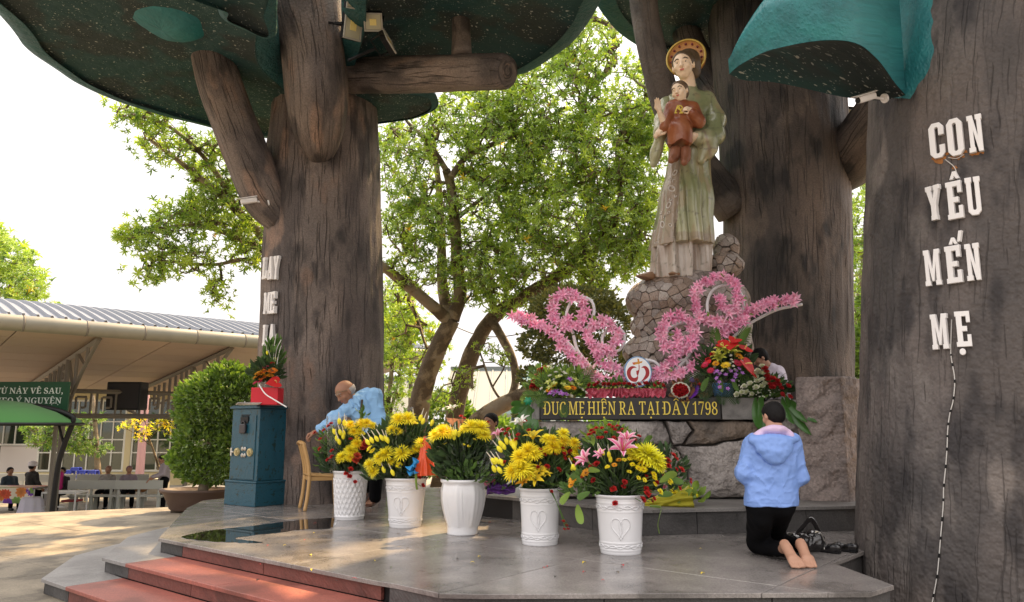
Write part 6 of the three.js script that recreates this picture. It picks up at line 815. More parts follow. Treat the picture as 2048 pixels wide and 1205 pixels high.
{
  const b1 = bouquet(P1, [...L('mum', 25, F, [[700, 853], [723, 851, 28], [743, 856], [706, 866, 20], [718, 866, 18], [713, 890], [700, 903], [684, 916], [700, 916, 20], [709, 908, 20], [733, 848, 22]]), ...L('mumlet', 12, F, [[749, 866], [752, 874], [725, 868], [690, 910], [714, 876]]), ...L('bud', 12, F, [[668, 864], [680, 865], [687, 867], [673, 877], [686, 873], [678, 843], [688, 846], [678, 884]]), ...L('red', 9, F, [[657, 854], [662, 849], [630, 867], [640, 899], [656, 921], [692, 948, 10], [701, 940, 11], [699, 954, 10], [710, 965, 8], [701, 880], [664, 903], [664, 915], [648, 862], [641, 880]]), ...L('coral', 17, F + 0.02, [[722, 898], [728, 892], [713, 914], [732, 886], [709, 921]])], 'bouquet of yellow chrysanthemums, red carnations and coral blooms, beside the elderly person', 11, [[700, 935, 50, 28, 420, leafL, leafDark], [705, 900, 50, 36, 380], [655, 900, 18, 45, 120, leafS, leafMid], [727, 832, 7, 16, 26, leafS, leafMid]]);
  wrap(b1, 'clear_wrap', at(672, 945, P1.d - 0.12), at(672, 832, P1.d - 0.06), 0.07, 0.12, film, 3);
  const b2 = bouquet(P2, [...L('mum', 34, F, [[797, 842], [815, 840], [784, 862, 24], [796, 865, 20], [841, 888, 26], [831, 899, 20], [773, 911, 36], [759, 917, 26], [804, 909, 36], [741, 931, 28], [749, 945, 26], [783, 924, 18]]), ...L('mumlet', 14, F, [[842, 903], [798, 931], [781, 930], [830, 848], [745, 903], [739, 898], [822, 905]]), ...L('bud', 13, F, [[827, 838], [841, 836], [846, 843], [864, 846], [743, 881], [753, 878], [763, 876], [771, 878], [775, 881], [735, 885], [758, 926], [767, 940], [785, 946]]), ...L('red', 9, F, [[845, 972], [868, 946], [874, 953], [838, 955]])], 'bouquet of yellow chrysanthemums with an orange foil cone and blue ribbon', 12, [[805, 935, 62, 35, 520, leafL, leafDark], [805, 893, 60, 46, 600, leafL, leafDark, 0.02], [765, 955, 35, 18, 160]]);
  wrap(b2, 'foil_cone', at(850, 873, P2.d - 0.22), at(852, 952, P2.d - 0.24), 0.012, 0.11, phy(0.80, 0.085, 0.012, 0.4, { side: THREE.DoubleSide, clearcoat: 0.3 }), 5, 0.02);
  const bow = std(0.02, 0.26, 0.60, 0.45, { side: THREE.DoubleSide }), bg = []; for (const [u, v, s, a] of [[823, 944, 0.16, 0.3], [832, 935, 0.12, 1.0], [838, 924, 0.15, 1.6], [820, 953, 0.13, -0.1], [828, 949, 0.1, -0.7]]) { const g = leafG(s, s * 0.32, 0.5, -1.6, 6), p = at(u, v, P2.d - 0.3); g.rotateX(-1.0); g.rotateZ(a); bg.push(g.translate(p.x, p.y, p.z)); } part(b2, 'ribbon_bow', merge(bg), bow); part(b2, 'ribbon_tail', loft(spline([at(832, 948, P2.d - 0.32), at(832, 965, P2.d - 0.33), at(834, 980, P2.d - 0.31)], 8), 0.012, 6, { flat: 0.2 }), leafLime);
  wrap(b2, 'clear_wrap', at(808, 842, P2.d + 0.05), at(808, 815, P2.d + 0.05), 0.08, 0.10, film, 9);
  const b3 = bouquet(P3, [...L('mum', 34, F, [[873, 873], [886, 866, 36], [897, 868, 28], [943, 857, 38], [961, 858, 36], [968, 872, 30], [929, 861, 24], [953, 862, 30]]), ...L('bud', 13, F, [[905, 868], [911, 866], [918, 868], [908, 874], [899, 872]]), ...L('mumlet', 8, F, [[938, 893], [957, 877], [890, 888], [927, 890], [949, 880]]), ...L('wlily', 24, -0.05, [[905, 822]]), ...L('red', 8, -0.04, [[922, 834], [928, 838], [975, 846]])], 'tall bunch of yellow chrysanthemums on dark leafy stems in the eight sided pot', 13, [[923, 925, 48, 50, 900, leafL, leafDark], [918, 900, 52, 35, 420, leafL, leafDark, 0.04], [960, 925, 25, 45, 200, leafL, leafDark], [935, 950, 42, 22, 260, leafS, leafMid, 0.1]]);
  wrap(b3, 'clear_wrap', at(952, 975, P3.d - 0.12), at(985, 905, P3.d - 0.02), 0.07, 0.17, film, 6); wrap(b3, 'paper_wrap', at(910, 868, P3.d + 0.1), at(913, 838, P3.d + 0.1), 0.07, 0.09, LM(0.5, 0.25, 0.14, 0.5), 7, 0.02);
  const b4 = bouquet(P4, [...L('mum', 36, F + 0.03, [[1058, 905, 40], [1040, 916, 36], [1070, 911, 32], [1028, 945, 40], [1045, 940, 44], [1057, 946, 36], [1094, 881, 26], [1104, 882, 26], [1126, 869, 26], [1126, 884, 28], [1147, 889, 28], [1106, 897, 32], [1119, 894, 26], [1152, 906, 24], [1154, 916, 20], [1094, 902, 22]]), ...L('mumlet', 14, F, [[1130, 905], [1140, 918], [1085, 883], [1060, 920]]), ...L('ylily', 36, F + 0.02, [[1066, 880], [1081, 946, 32], [1071, 962, 34], [1090, 950, 24]]), ...L('olily', 26, F, [[1050, 966], [1058, 960]]), ...L('wlily', 36, F, [[1044, 852]]), ...L('bud', 15, F, [[1013, 882], [1023, 886], [1007, 893], [999, 899], [1028, 894], [987, 923], [994, 922], [1003, 925], [988, 938], [999, 941], [1147, 935], [1002, 888], [1030, 885]]), ...L('plily', 24, F, [[998, 872]]), ...L('red', 9, F + 0.03, [[1012, 869], [1017, 860], [1037, 871], [1033, 880], [1050, 844], [1058, 862], [1087, 910, 14], [1094, 935, 12], [1117, 941, 12], [1073, 920, 12], [1114, 905], [1107, 899], [1129, 891], [1137, 907], [1129, 918], [1147, 926], [1156, 929], [1157, 899], [1009, 926], [1103, 984, 7], [1077, 900], [1080, 901], [1112, 910], [1128, 909], [1141, 903], [1020, 872], [1006, 862], [1076, 936], [1125, 898]])], 'large bouquet of yellow chrysanthemums, yellow lilies and one white lily', 14, [[1090, 950, 62, 36, 640, leafL, leafDark], [1085, 915, 66, 42, 560, leafL, leafDark], [1115, 945, 40, 30, 300, leafS, leafMid, 0.1], [1040, 895, 40, 35, 220, leafS, leafMid, -0.1]]);
  const hang = [[1105, 985], [1113, 1005], [1122, 1030], [1128, 1050], [1133, 1062]]; for (let i = 0; i < 4; i++) part(b4, 'hanging_stem', loft(spline(hang.map(([u, v], k) => at(u + i * 1.5 * (k / 3) - i, v - i * 4 * (k / 4), P4.d - 0.24)), 10), 0.003, 4), leafMid); blooms(b4, L('red', 7, 0.25, [[1127, 1044], [1133, 1052], [1129, 1060], [1136, 1060]]), P4.d, V(P4.c.x, 0, P4.c.z), 77, { stems: false });
  const b5 = bouquet(P5, [...L('limemum', 46, F + 0.04, [[1292, 912, 52], [1308, 924, 46], [1276, 908, 36], [1318, 936, 28]]), ...L('mum', 28, F + 0.02, [[1284, 922, 30], [1270, 915, 24], [1262, 905, 22]]), ...L('mumlet', 11, F + 0.06, [[1277, 938, 16], [1287, 940, 16], [1259, 945], [1277, 957], [1289, 961], [1308, 950, 14], [1309, 957, 12], [1310, 969], [1320, 985, 14], [1322, 983], [1259, 919], [1215, 935], [1295, 933], [1265, 930], [1249, 921], [1326, 917], [1325, 930, 14], [1339, 966], [1342, 963]]), ...L('plily', 52, F + 0.08, [[1245, 906], [1176, 924, 40], [1254, 884, 36], [1203, 914, 26]]), ...L('red', 9, F, [[1184, 863, 11], [1188, 868, 11], [1179, 871, 10], [1193, 858], [1204, 858], [1219, 852], [1226, 856], [1230, 861], [1235, 854], [1246, 861], [1204, 877], [1197, 877], [1228, 877], [1230, 882], [1238, 866], [1278, 874], [1270, 881], [1212, 867], [1346, 912, 12], [1335, 922, 13], [1336, 933, 13], [1353, 919], [1362, 941, 14], [1352, 940], [1326, 955], [1357, 960], [1381, 960, 7], [1381, 966, 7], [1359, 978], [1227, 980, 14], [1249, 966, 12], [1247, 975, 10], [1292, 978, 12], [1294, 989, 14], [1285, 1001, 14], [1231, 1008, 12], [1303, 1003], [1308, 999], [1303, 950, 11], [1313, 966, 11], [1194, 930, 14], [1184, 935, 13], [1188, 962, 12], [1166, 954], [1293, 955], [1300, 985]]), ...L('ger', 18, F + 0.04, [[1172, 947, 19], [1146, 960, 18], [1143, 970, 14], [1238, 921, 12], [1229, 931, 11]]), ...L('bud', 13, F + 0.04, [[1198, 907], [1205, 905], [1218, 910], [1221, 919], [1147, 935]])], 'bouquet with pink lilies, lime chrysanthemums and many small red carnations', 15, [[1245, 965, 62, 38, 640, leafL, leafDark], [1240, 925, 66, 45, 460, leafL, leafDark], [1215, 880, 42, 28, 260, leafS, leafLime, -0.06], [1330, 945, 42, 45, 300, leafS, leafDark], [1170, 975, 40, 24, 200, leafS, leafMid]]);
  for (const [u, v, sx, a, m] of [[1200, 943, 0.17, 1.4, leafLime], [1155, 1010, 0.24, 3.3, leafLime], [1140, 985, 0.2, 2.4, leafLime], [1320, 965, 0.24, -1.0, leafLime], [1335, 955, 0.2, -1.9, leafMid], [1316, 992, 0.18, -1.4, leafMid], [1187, 892, 0.12, 0.05, leafLime], [1248, 872, 0.11, -0.2, leafLime], [1165, 965, 0.2, 1.0, leafMid], [1287, 890, 0.16, -0.7, leafMid], [1180, 985, 0.2, 2.0, leafMid]]) { const lg = leafG(sx * 0.85, sx * 0.14, 0.3, -0.9, 8); lg.rotateX(-1.25); lg.rotateZ(a); put(b5, 'broad_leaf', lg, m, at(u, v, P5.d - 0.28)); }
}
// bunches that lie on the stone step
{
  const d = 8.0, g = thing('bouquet', at(1345, 1010, d).setY(STEP), 'yellow wrapped bunch of flowers lying on the step beside the nearest pot', 'bouquet');
  blooms(g, [...L('mumlet', 15, 0.05, [[1350, 985], [1362, 985], [1385, 982], [1370, 992], [1390, 990], [1346, 980], [1378, 990]]), ...L('mag', 10, 0, [[1330, 975], [1360, 972]])], d, at(1350, 1010, d), 21, { stems: false });
  leaves(g, 'foliage', leafB, leafLime, at(1370, 992, d), V(0.2, 0.08, 0.12), 46, 23, { yMin: STEP + 0.02, s0: 0.6, s1: 0.9 });
  const wp = LM(0.62, 0.56, 0.02, 0.5); wrap(g, 'paper_wrap', at(1290, 1010, d + 0.03), at(1385, 998, d - 0.05), 0.03, 0.12, wp, 5, 0.04);
  part(g, 'ribbon', loft(spline([at(1300, 1014, d - 0.1), at(1322, 1016, d - 0.25), at(1320, 1030, 7.42), at(1316, 1050, 7.4), at(1319, 1068, 7.4)], 20), 0.016, 6, { flat: 0.15 }), leafLime);
  const d2 = 8.9, h = thing('bouquet', at(990, 975, d2).setY(STEP), 'purple wrapped bunch with red blooms lying behind the eight sided pot', 'bouquet');
  blooms(h, [...L('mag', 13, 0, [[978, 930], [972, 945], [985, 962], [975, 968], [985, 918]]), ...L('orchid', 12, 0, [[990, 950], [995, 956], [983, 950], [998, 946]])], d2, at(995, 975, d2), 31, { stems: false }); leaves(h, 'foliage', leafL, leafDark, at(995, 962, d2), V(0.2, 0.12, 0.12), 180, 33, { yMin: STEP + 0.02 });
  wrap(h, 'paper_wrap', at(1030, 980, d2), at(975, 975, d2 - 0.05), 0.03, 0.06, LM(0.16, 0.05, 0.34, 0.3), 8, 0.05);
}
// ---- arrangements on the altar
const AT = at(1200, 796, AD - 0.05).y, AZ = 8.78;
const altar = (u, label, cat = 'flower arrangement') => thing('flower_arrangement', V(at(u, 800, AZ).x, AT, -AZ), label, cat);
{
  const g = altar(1115, 'arrangement of white sprays, green orchids and purple orchids at the altar end near the trees');
  blooms(g, [...L('white', 9, 0.05, [[1103, 738], [1112, 745], [1122, 752], [1131, 748], [1140, 755], [1146, 745], [1100, 752], [1165, 780], [1172, 786], [1090, 785], [1083, 778], [1136, 790], [1143, 793], [1128, 745], [1150, 760], [1104, 730], [1158, 775], [1120, 740], [1108, 760]]), ...L('gorchid', 16, 0.1, [[1117, 755, 17], [1127, 770], [1143, 768], [1150, 760], [1100, 775], [1108, 768], [1135, 776], [1155, 768], [1097, 765]]), ...L('orchid', 16, 0.12, [[1111, 786, 20], [1122, 788], [1102, 786], [1140, 760], [1131, 790]]), ...L('yger', 15, 0.12, [[1108, 771], [1135, 777]]), ...L('ger', 14, 0.12, [[1146, 777], [1098, 781]])], AZ, at(1125, 800, AZ), 41, { stems: false });
  leaves(g, 'foliage', leafL, leafMid, at(1125, 772, AZ + 0.08), V(0.34, 0.17, 0.1), 260, 43); leaves(g, 'filler', leafS, leafLime, at(1125, 765, AZ - 0.05), V(0.32, 0.16, 0.1), 300, 44);
  const fr = (u, v, a, s, m = leafDark, tilt = -1.2) => { const q = frond.clone(); q.rotateX(tilt); q.rotateZ(a); put(g, 'palm_frond', q, m, at(u, v, AZ - 0.16), null, s); };
  fr(1112, 792, 2.0, 0.26, leafMid); fr(1095, 790, 1.6, 0.3, leafMid); fr(1128, 795, 3.1, 0.24, leafMid); fr(1150, 780, -0.7, 0.34, leafMid); fr(1105, 772, 1.0, 0.36, leafMid); fr(1085, 788, 1.9, 0.28, leafLime);
  const tw = []; for (const [u0, v0, u1, v1] of [[1125, 752, 1117, 728], [1128, 752, 1123, 727], [1140, 750, 1136, 730], [1144, 750, 1142, 727], [1148, 752, 1149, 733]]) tw.push(tube([at(u0, v0, AZ - 0.02), at((u0 + u1) / 2 + 1, (v0 + v1) / 2, AZ - 0.02), at(u1, v1, AZ - 0.02)], 0.006, 5, 6)); part(g, 'white_twigs', merge(tw), std(0.75, 0.74, 0.68, 0.6));
  // tall fan of red petals behind
  const pr = rng(51), rf = thing('flower_arrangement', V(at(1082, 790, AZ + 0.15).x, AT, -AZ - 0.15), 'tall leaning column of deep red roses edged with white flowers', 'flower arrangement');
  const lr = []; for (let i = 0; i < 34; i++) { const t = pr(), w = 5 + 8 * (1 - Math.abs(t - 0.4)); lr.push(['redrose', 1067 + t * 20 + (pr() - 0.5) * w * 1.2, 783 - t * 44 + (pr() - 0.5) * 6, 10, 0.02]); } for (let i = 0; i < 16; i++) { const t = i / 15; lr.push(['white', 1080 + t * 18 + (pr() - 0.5) * 5, 772 - t * 38, 9, 0]); } blooms(rf, lr, AZ + 0.12, at(1080, 790, AZ + 0.3), 52, { stems: false, up: 0.2 });
  leaves(rf, 'foliage', leafL, leafMid, at(1082, 780, AZ + 0.2), V(0.1, 0.2, 0.08), 90, 53);
  const bl = thing('leaf_drape', V(at(1050, 820, AZ).x, AT - 0.1, -AZ), 'broad glossy leaves with a green bow hanging off the altar corner', 'leaves');
  for (const [u, v, a, s] of [[1062, 806, 2.0, 0.34], [1060, 812, 2.5, 0.36], [1062, 815, 2.95, 0.42], [1066, 818, 3.2, 0.40], [1058, 808, 1.6, 0.28], [1064, 822, 2.75, 0.36]]) { const q = leafG(s, s * 0.14, 0.3, -0.9, 8); q.rotateX(-1.3); q.rotateZ(a); put(bl, 'broad_leaf', q, leafGloss, at(u, v, AZ - 0.14)); }
  const bw = []; for (let i = 0; i < 6; i++) { const q = leafG(0.11, 0.035, 0.6, -2.2, 6); q.rotateX(-1.0); q.rotateZ(i * 1.05); const p = at(1056, 803, AZ - 0.2); bw.push(q.translate(p.x, p.y, p.z)); } part(bl, 'bow', merge(bw), phy(0.02, 0.34, 0.16, 0.3, { side: THREE.DoubleSide, transmission: 0.3, thickness: 0 }));
}
{
  const g = altar(1250, 'long row of red roses in pink and crimson spotted wrapping along the plaque');
  const pr = rng(61), lst = []; for (let i = 0; i < 16; i++) lst.push(['redrose', 1180 + i * 9.6 + (pr() - 0.5) * 5, 771 + (pr() - 0.5) * 6, 10, 0.06]); for (let i = 0; i < 18; i++) lst.push(['gorchid', 1180 + i * 8.5, 776 + (pr() - 0.5) * 6, 7, 0.06]);
  blooms(g, lst, AZ, at(1250, 800, AZ), 62, { stems: false, up: 0.6 }); leaves(g, 'foliage', leafL, leafMid, at(1250, 776, AZ), V(0.48, 0.05, 0.06), 240, 63, { s0: 0.5, s1: 0.9 });
  // ruffled wrapping: strip with folds
  const pos = [], uv = [], idx = [], n = 220; for (let j = 0; j <= 8; j++) for (let i = 0; i <= n; i++) { const t = i / n, s = j / 8, u = mix(1172, 1333, t), low = 795 + 9 * Math.max(0, nz(t * 7, 2, 1)) * (t > 0.2 && t < 0.75 ? 2.2 : 0.6), p = at(u, mix(777, low, s), AZ - 0.10 - 0.04 * s); p.z += 0.035 * (0.3 + s) * Math.sin(t * 75 + 14 * nz(t * 6, s * 0.6, 1)) + 0.03 * nz(t * 34, s * 4, 2); p.y += 0.012 * Math.sin(t * 97) * s; pos.push(p.x, p.y, p.z); uv.push(t * 1.0, s * 0.12); }
  for (let j = 0; j < 8; j++) for (let i = 0; i < n; i++) { const a = j * (n + 1) + i; idx.push(a, a + n + 1, a + 1, a + 1, a + n + 1, a + n + 2); } const rg = new THREE.BufferGeometry(); rg.setAttribute('position', new THREE.Float32BufferAttribute(pos, 3)); rg.setAttribute('uv', new THREE.Float32BufferAttribute(uv, 2)); rg.setIndex(idx); rg.computeVertexNormals();
  part(g, 'wrapping', rg, std(1, 1, 1, 0.6, { side: THREE.DoubleSide, map: tex(256, (u, v) => { const a = tfbm(u, v, 6, 3, 91), x = u * 40 % 1 - 0.5, y = v * 40 % 1 - 0.5, dot = Math.hypot(x, y) < 0.2 && hash(Math.floor(u * 40), Math.floor(v * 40), 4) > 0.45; return dot ? [0.78, 0.55, 0.58] : [mix(0.40, 0.62, a), mix(0.01, 0.12, a), mix(0.03, 0.2, a)]; }, { rep: [4, 4], srgb: true }) }));
}
{
  const g = altar(1365, 'round bunch of red roses in brown paper with a purple ribbon'), pr = rng(71), lst = [];
  for (let i = 0; i < 44; i++) { const a = i * 2.4, r = Math.sqrt(i / 44); lst.push(['redrose', 1361 + Math.cos(a) * r * 14, 781 + Math.sin(a) * r * 11, 8, 0.16 + 0.05 * (1 - r)]); } for (let i = 0; i < 40; i++) { const a = i / 40 * 6.2832; lst.push(['white', 1361 + Math.cos(a) * (16 + 2 * pr()), 781 + Math.sin(a) * (13.5 + 2 * pr()), 4.5, 0.15]); }
  blooms(g, lst, AZ, at(1361, 781, AZ + 0.3), 72, { stems: false, up: 0.1, toCam: 1.2, out: 0.4 });
  const kraft = LM(0.36, 0.16, 0.07, 0.15); wrap(g, 'paper_wrap', at(1395, 790, AZ + 0.1), at(1361, 781, AZ - 0.15), 0.03, 0.135, kraft, 12, 0.03); wrap(g, 'paper_wrap', at(1412, 796, AZ + 0.02), at(1388, 788, AZ + 0.02), 0.06, 0.025, kraft, 14, 0.02); part(g, 'ribbon', loft(spline([at(1380, 760, AZ - 0.06), at(1392, 772, AZ - 0.12), at(1391, 786, AZ - 0.14), at(1378, 797, AZ - 0.2)], 12), 0.045, 8, { flat: 0.25 }), std(0.14, 0.02, 0.34, 0.5));
  blooms(g, L('red', 12, 0.02, [[1392, 763], [1398, 771], [1402, 778], [1390, 770]]), AZ, at(1380, 790, AZ), 73, { stems: false });
}
{
  const g = altar(1448, 'tall arrangement in a blue basket with green lilies, red anthuriums and gerberas');
  part(g, 'basket', loft([at(1447, 794, AZ), at(1447, 784, AZ), at(1447, 775, AZ), at(1447, 768, AZ)], [0.105, 0.115, 0.125, 0.13], 40, { cap: 1, disp: (p, a) => 0.006 * Math.sin(a * 20) }), LM(0.12, 0.30, 0.62, 0.3));
  blooms(g, [...L('glily', 30, 0.14, [[1442, 722], [1452, 708], [1463, 704], [1437, 714, 26], [1445, 702, 26], [1470, 708, 24]]), ...L('yger', 18, 0.2, [[1452, 732]]), ...L('ger', 18, 0.16, [[1478, 714], [1432, 728, 14]]), ...L('pger', 18, 0.18, [[1475, 728], [1422, 742, 14], [1411, 730, 13]]), ...L('anth', 40, 0.14, [[1493, 731], [1442, 690, 22], [1490, 698, 28], [1460, 688, 30], [1470, 680, 24], [1415, 728, 18]]), ...L('white', 7, 0.17, [[1463, 720], [1460, 728], [1467, 733], [1445, 742], [1470, 740], [1430, 735], [1462, 712], [1484, 722], [1458, 738], [1466, 725]]), ...L('orchid', 10, 0.18, [[1435, 743], [1440, 748], [1452, 750], [1462, 743], [1473, 742], [1478, 738], [1485, 747], [1430, 745], [1434, 757], [1439, 765], [1470, 755], [1466, 762], [1440, 775], [1456, 778], [1472, 750]]), ...L('redrose', 12, 0.1, [[1418, 722], [1426, 712], [1410, 735], [1455, 697], [1468, 699]])], AZ, at(1450, 750, AZ), 81, { stems: false, up: 0.4 });
  leaves(g, 'foliage', leafL, leafDark, at(1450, 730, AZ), V(0.3, 0.22, 0.12), 480, 83); leaves(g, 'filler', leafS, leafMid, at(1450, 740, AZ - 0.08), V(0.26, 0.14, 0.08), 160, 84);
  const fr = (u, v, a, s, m = leafDark, t = -1.2) => { const q = frond.clone(); q.rotateX(t); q.rotateZ(a); put(g, 'palm_frond', q, m, at(u, v, AZ - 0.16), null, s); };
  fr(1420, 745, 2.0, 0.36); fr(1430, 750, 2.6, 0.36); fr(1460, 760, 3.3, 0.3); fr(1450, 765, 2.9, 0.28); fr(1480, 750, -2.3, 0.3, leafMid); fr(1478, 700, -0.4, 0.3, leafMid); fr(1442, 700, 0.3, 0.28, leafMid); fr(1490, 750, -2.0, 0.4);
  for (const [u, v, a, s] of [[1418, 755, 2.6, 0.22], [1442, 755, 3.1, 0.2], [1466, 757, 3.4, 0.18], [1440, 690, 0.2, 0.2], [1480, 690, -0.5, 0.24]]) { const q = leafG(s, s * 0.16, 0.3, -0.6, 7); q.rotateX(-1.25); q.rotateZ(a); put(g, 'broad_leaf', q, leafMid, at(u, v, AZ - 0.2)); }
}
{
  const g = altar(1530, 'spray of white roses and red roses on tall leaves behind the kneeling person'), pr = rng(91), lst = [];
  for (const [u, v, s] of [[1490, 775], [1485, 787], [1475, 791], [1495, 787], [1513, 778, 13], [1524, 776, 13], [1515, 765], [1525, 762], [1513, 757], [1520, 748], [1525, 735, 12], [1516, 744], [1510, 750], [1527, 750], [1502, 770], [1530, 770], [1505, 790, 10]]) lst.push(['whiterose', u, v, s || 12, 0.14]); for (const [u, v] of [[1533, 747], [1537, 762], [1540, 772], [1545, 760], [1553, 764], [1556, 772], [1560, 778], [1531, 740], [1550, 772], [1575, 775], [1563, 792], [1578, 796], [1534, 755], [1545, 778]]) lst.push(['redrose', u, v, 13, 0.14]); for (let i = 0; i < 50; i++) lst.push(['white', 1475 + pr() * 85, 745 + pr() * 50, 3.6, 0.12]);
  blooms(g, lst, AZ, at(1530, 810, AZ), 92, { stems: false, up: 0.4 }); leaves(g, 'foliage', leafL, leafDark, at(1522, 780, AZ), V(0.33, 0.13, 0.1), 300, 93); leaves(g, 'filler', leafS, leafMid, at(1520, 778, AZ - 0.08), V(0.3, 0.12, 0.08), 150, 94);
  for (const [u, v, a, s] of [[1520, 792, 3.3, 0.5], [1526, 790, 2.95, 0.5], [1512, 795, 3.1, 0.42], [1570, 790, -2.6, 0.42], [1575, 800, -2.7, 0.5], [1582, 800, -2.4, 0.4], [1565, 795, -2.9, 0.36]]) { const q = leafG(s, s * 0.10, 0.3, -0.7, 9); q.rotateX(-1.35); q.rotateZ(a); put(g, 'broad_leaf', q, leafGloss, at(u, v, AZ - 0.17)); }
}
// ---- scrolled white frame dressed with pink flowers, and the round emblem
{
  const D = 8.92, z = (l) => l.map(([x, y]) => [1000 + x * 0.3125, 540 + y * 0.3125]), Q = (l, dd = 0) => l.map(([u, v]) => at(u, v, D + dd));
  const g = thing('floral_frame', V(at(1290, 800, D).x, AT, -D), 'white scrolled metal frame covered with strings of pink artificial lilies', 'floral frame');
  for (const l of [[[120, 320], [290, 380], [440, 470], [540, 600], [600, 650], [680, 740], [760, 800]], [[470, 420], [500, 520], [590, 640], [620, 760]], [[470, 410], [430, 330], [430, 260], [470, 190], [520, 172], [580, 195], [603, 260], [580, 340], [540, 380], [500, 384]], [[640, 590], [660, 520], [655, 440], [690, 380], [740, 370], [790, 400], [798, 455], [770, 510], [735, 522]], [[690, 540], [740, 620], [820, 690], [860, 790]], [[920, 800], [1050, 720], [1130, 640], [1230, 520], [1268, 430], [1255, 370], [1215, 345], [1150, 345], [1080, 380], [1060, 440], [1090, 500]], [[1110, 800], [1200, 720], [1430, 500], [1500, 425], [1600, 345], [1750, 265], [1860, 235], [1935, 222]], [[1330, 290], [1330, 200], [1365, 130], [1430, 100], [1510, 110], [1555, 180], [1555, 250], [1530, 300], [1500, 330]], [[1330, 290], [1400, 340], [1470, 360]], [[930, 575], [990, 590], [1020, 625], [1015, 690]], [[1150, 580], [1190, 580], [1205, 620], [1160, 640]], [[1480, 285], [1520, 290], [1530, 320]], [[560, 690], [600, 620], [640, 590]]]) part(g, 'frame_tube', loft(spline(Q(z(l)), l.length * 7), 0.018, 8), MAT.white);
  const strands = [[[90, 310], [200, 325], [290, 370], [370, 440], [420, 510], [480, 570], [560, 650], [640, 710], [720, 730], [800, 720]], [[430, 380], [360, 320], [335, 250], [360, 190], [430, 150], [500, 180], [540, 250], [520, 320], [460, 370], [420, 300]], [[640, 570], [590, 470], [570, 400], [620, 340], [690, 335], [745, 385], [745, 460], [700, 520], [640, 510], [650, 590], [720, 640], [790, 690]], [[960, 700], [1060, 620], [1130, 540], [1200, 490], [1235, 420], [1210, 340], [1140, 300], [1060, 330], [1020, 410], [1060, 490], [1130, 500], [1120, 400]], [[950, 710], [1080, 690], [1200, 640], [1310, 560], [1380, 470], [1440, 400], [1510, 340], [1600, 270], [1700, 225], [1800, 205], [1900, 190]], [[1480, 360], [1390, 345], [1290, 310], [1248, 230], [1262, 130], [1330, 65], [1430, 45], [1500, 110], [1515, 190], [1470, 270], [1420, 220], [1390, 175]]];
  const r = rng(101), spots = [];
  for (const s of strands) { const p = new THREE.CatmullRomCurve3(Q(z(s), -0.07)), n = Math.round(p.getLength() / 0.021); for (let i = 0; i < n; i++) { const c = p.getPointAt((i + 0.5) / n); spots.push([c.x + (r() - 0.5) * 0.085, c.y + (r() - 0.5) * 0.085, c.z + r() * 0.07]); } part(g, 'garland_stem', loft(spline(Q(z(s), -0.03), 60), 0.008, 5), leafMid); }
  for (let i = spots.length - 1; i > 0; i--) { const j = Math.floor(r() * (i + 1)); [spots[i], spots[j]] = [spots[j], spots[i]]; }
  const rest = []; spots.forEach((p, i) => { const q = quatTo(V((r() - 0.5) * 1.1, (r() - 0.5) * 1.0 + 0.1, 1), r() * 6.28), s = 0.118 + r() * 0.045, G = FG.pink[i % 3]; if (i < 296) put(g, 'lily', G, FM, V(...p), q, s); else { const k = G.clone(); k.scale(s, s, s); k.applyQuaternion(q); rest.push(k.translate(...p)); } });
  if (rest.length) tag(part(g, 'lilies', merge(rest), FM), null, null, null, 'stuff');
  const lv = strands.flatMap((s) => Q(z(s), -0.06)); lv.forEach((p, i) => { if (i % 2) { const q = leafG(0.09, 0.02, 0.2, -0.6, 4); put(g, 'leaf', q, leafLime, p.clone().add(V((r() - 0.5) * 0.12, (r() - 0.5) * 0.12, 0.05)), quatTo(V(r() - 0.5, r() - 0.5, 0.5), r() * 6)); } });
  console.log('pink', spots.length);
}
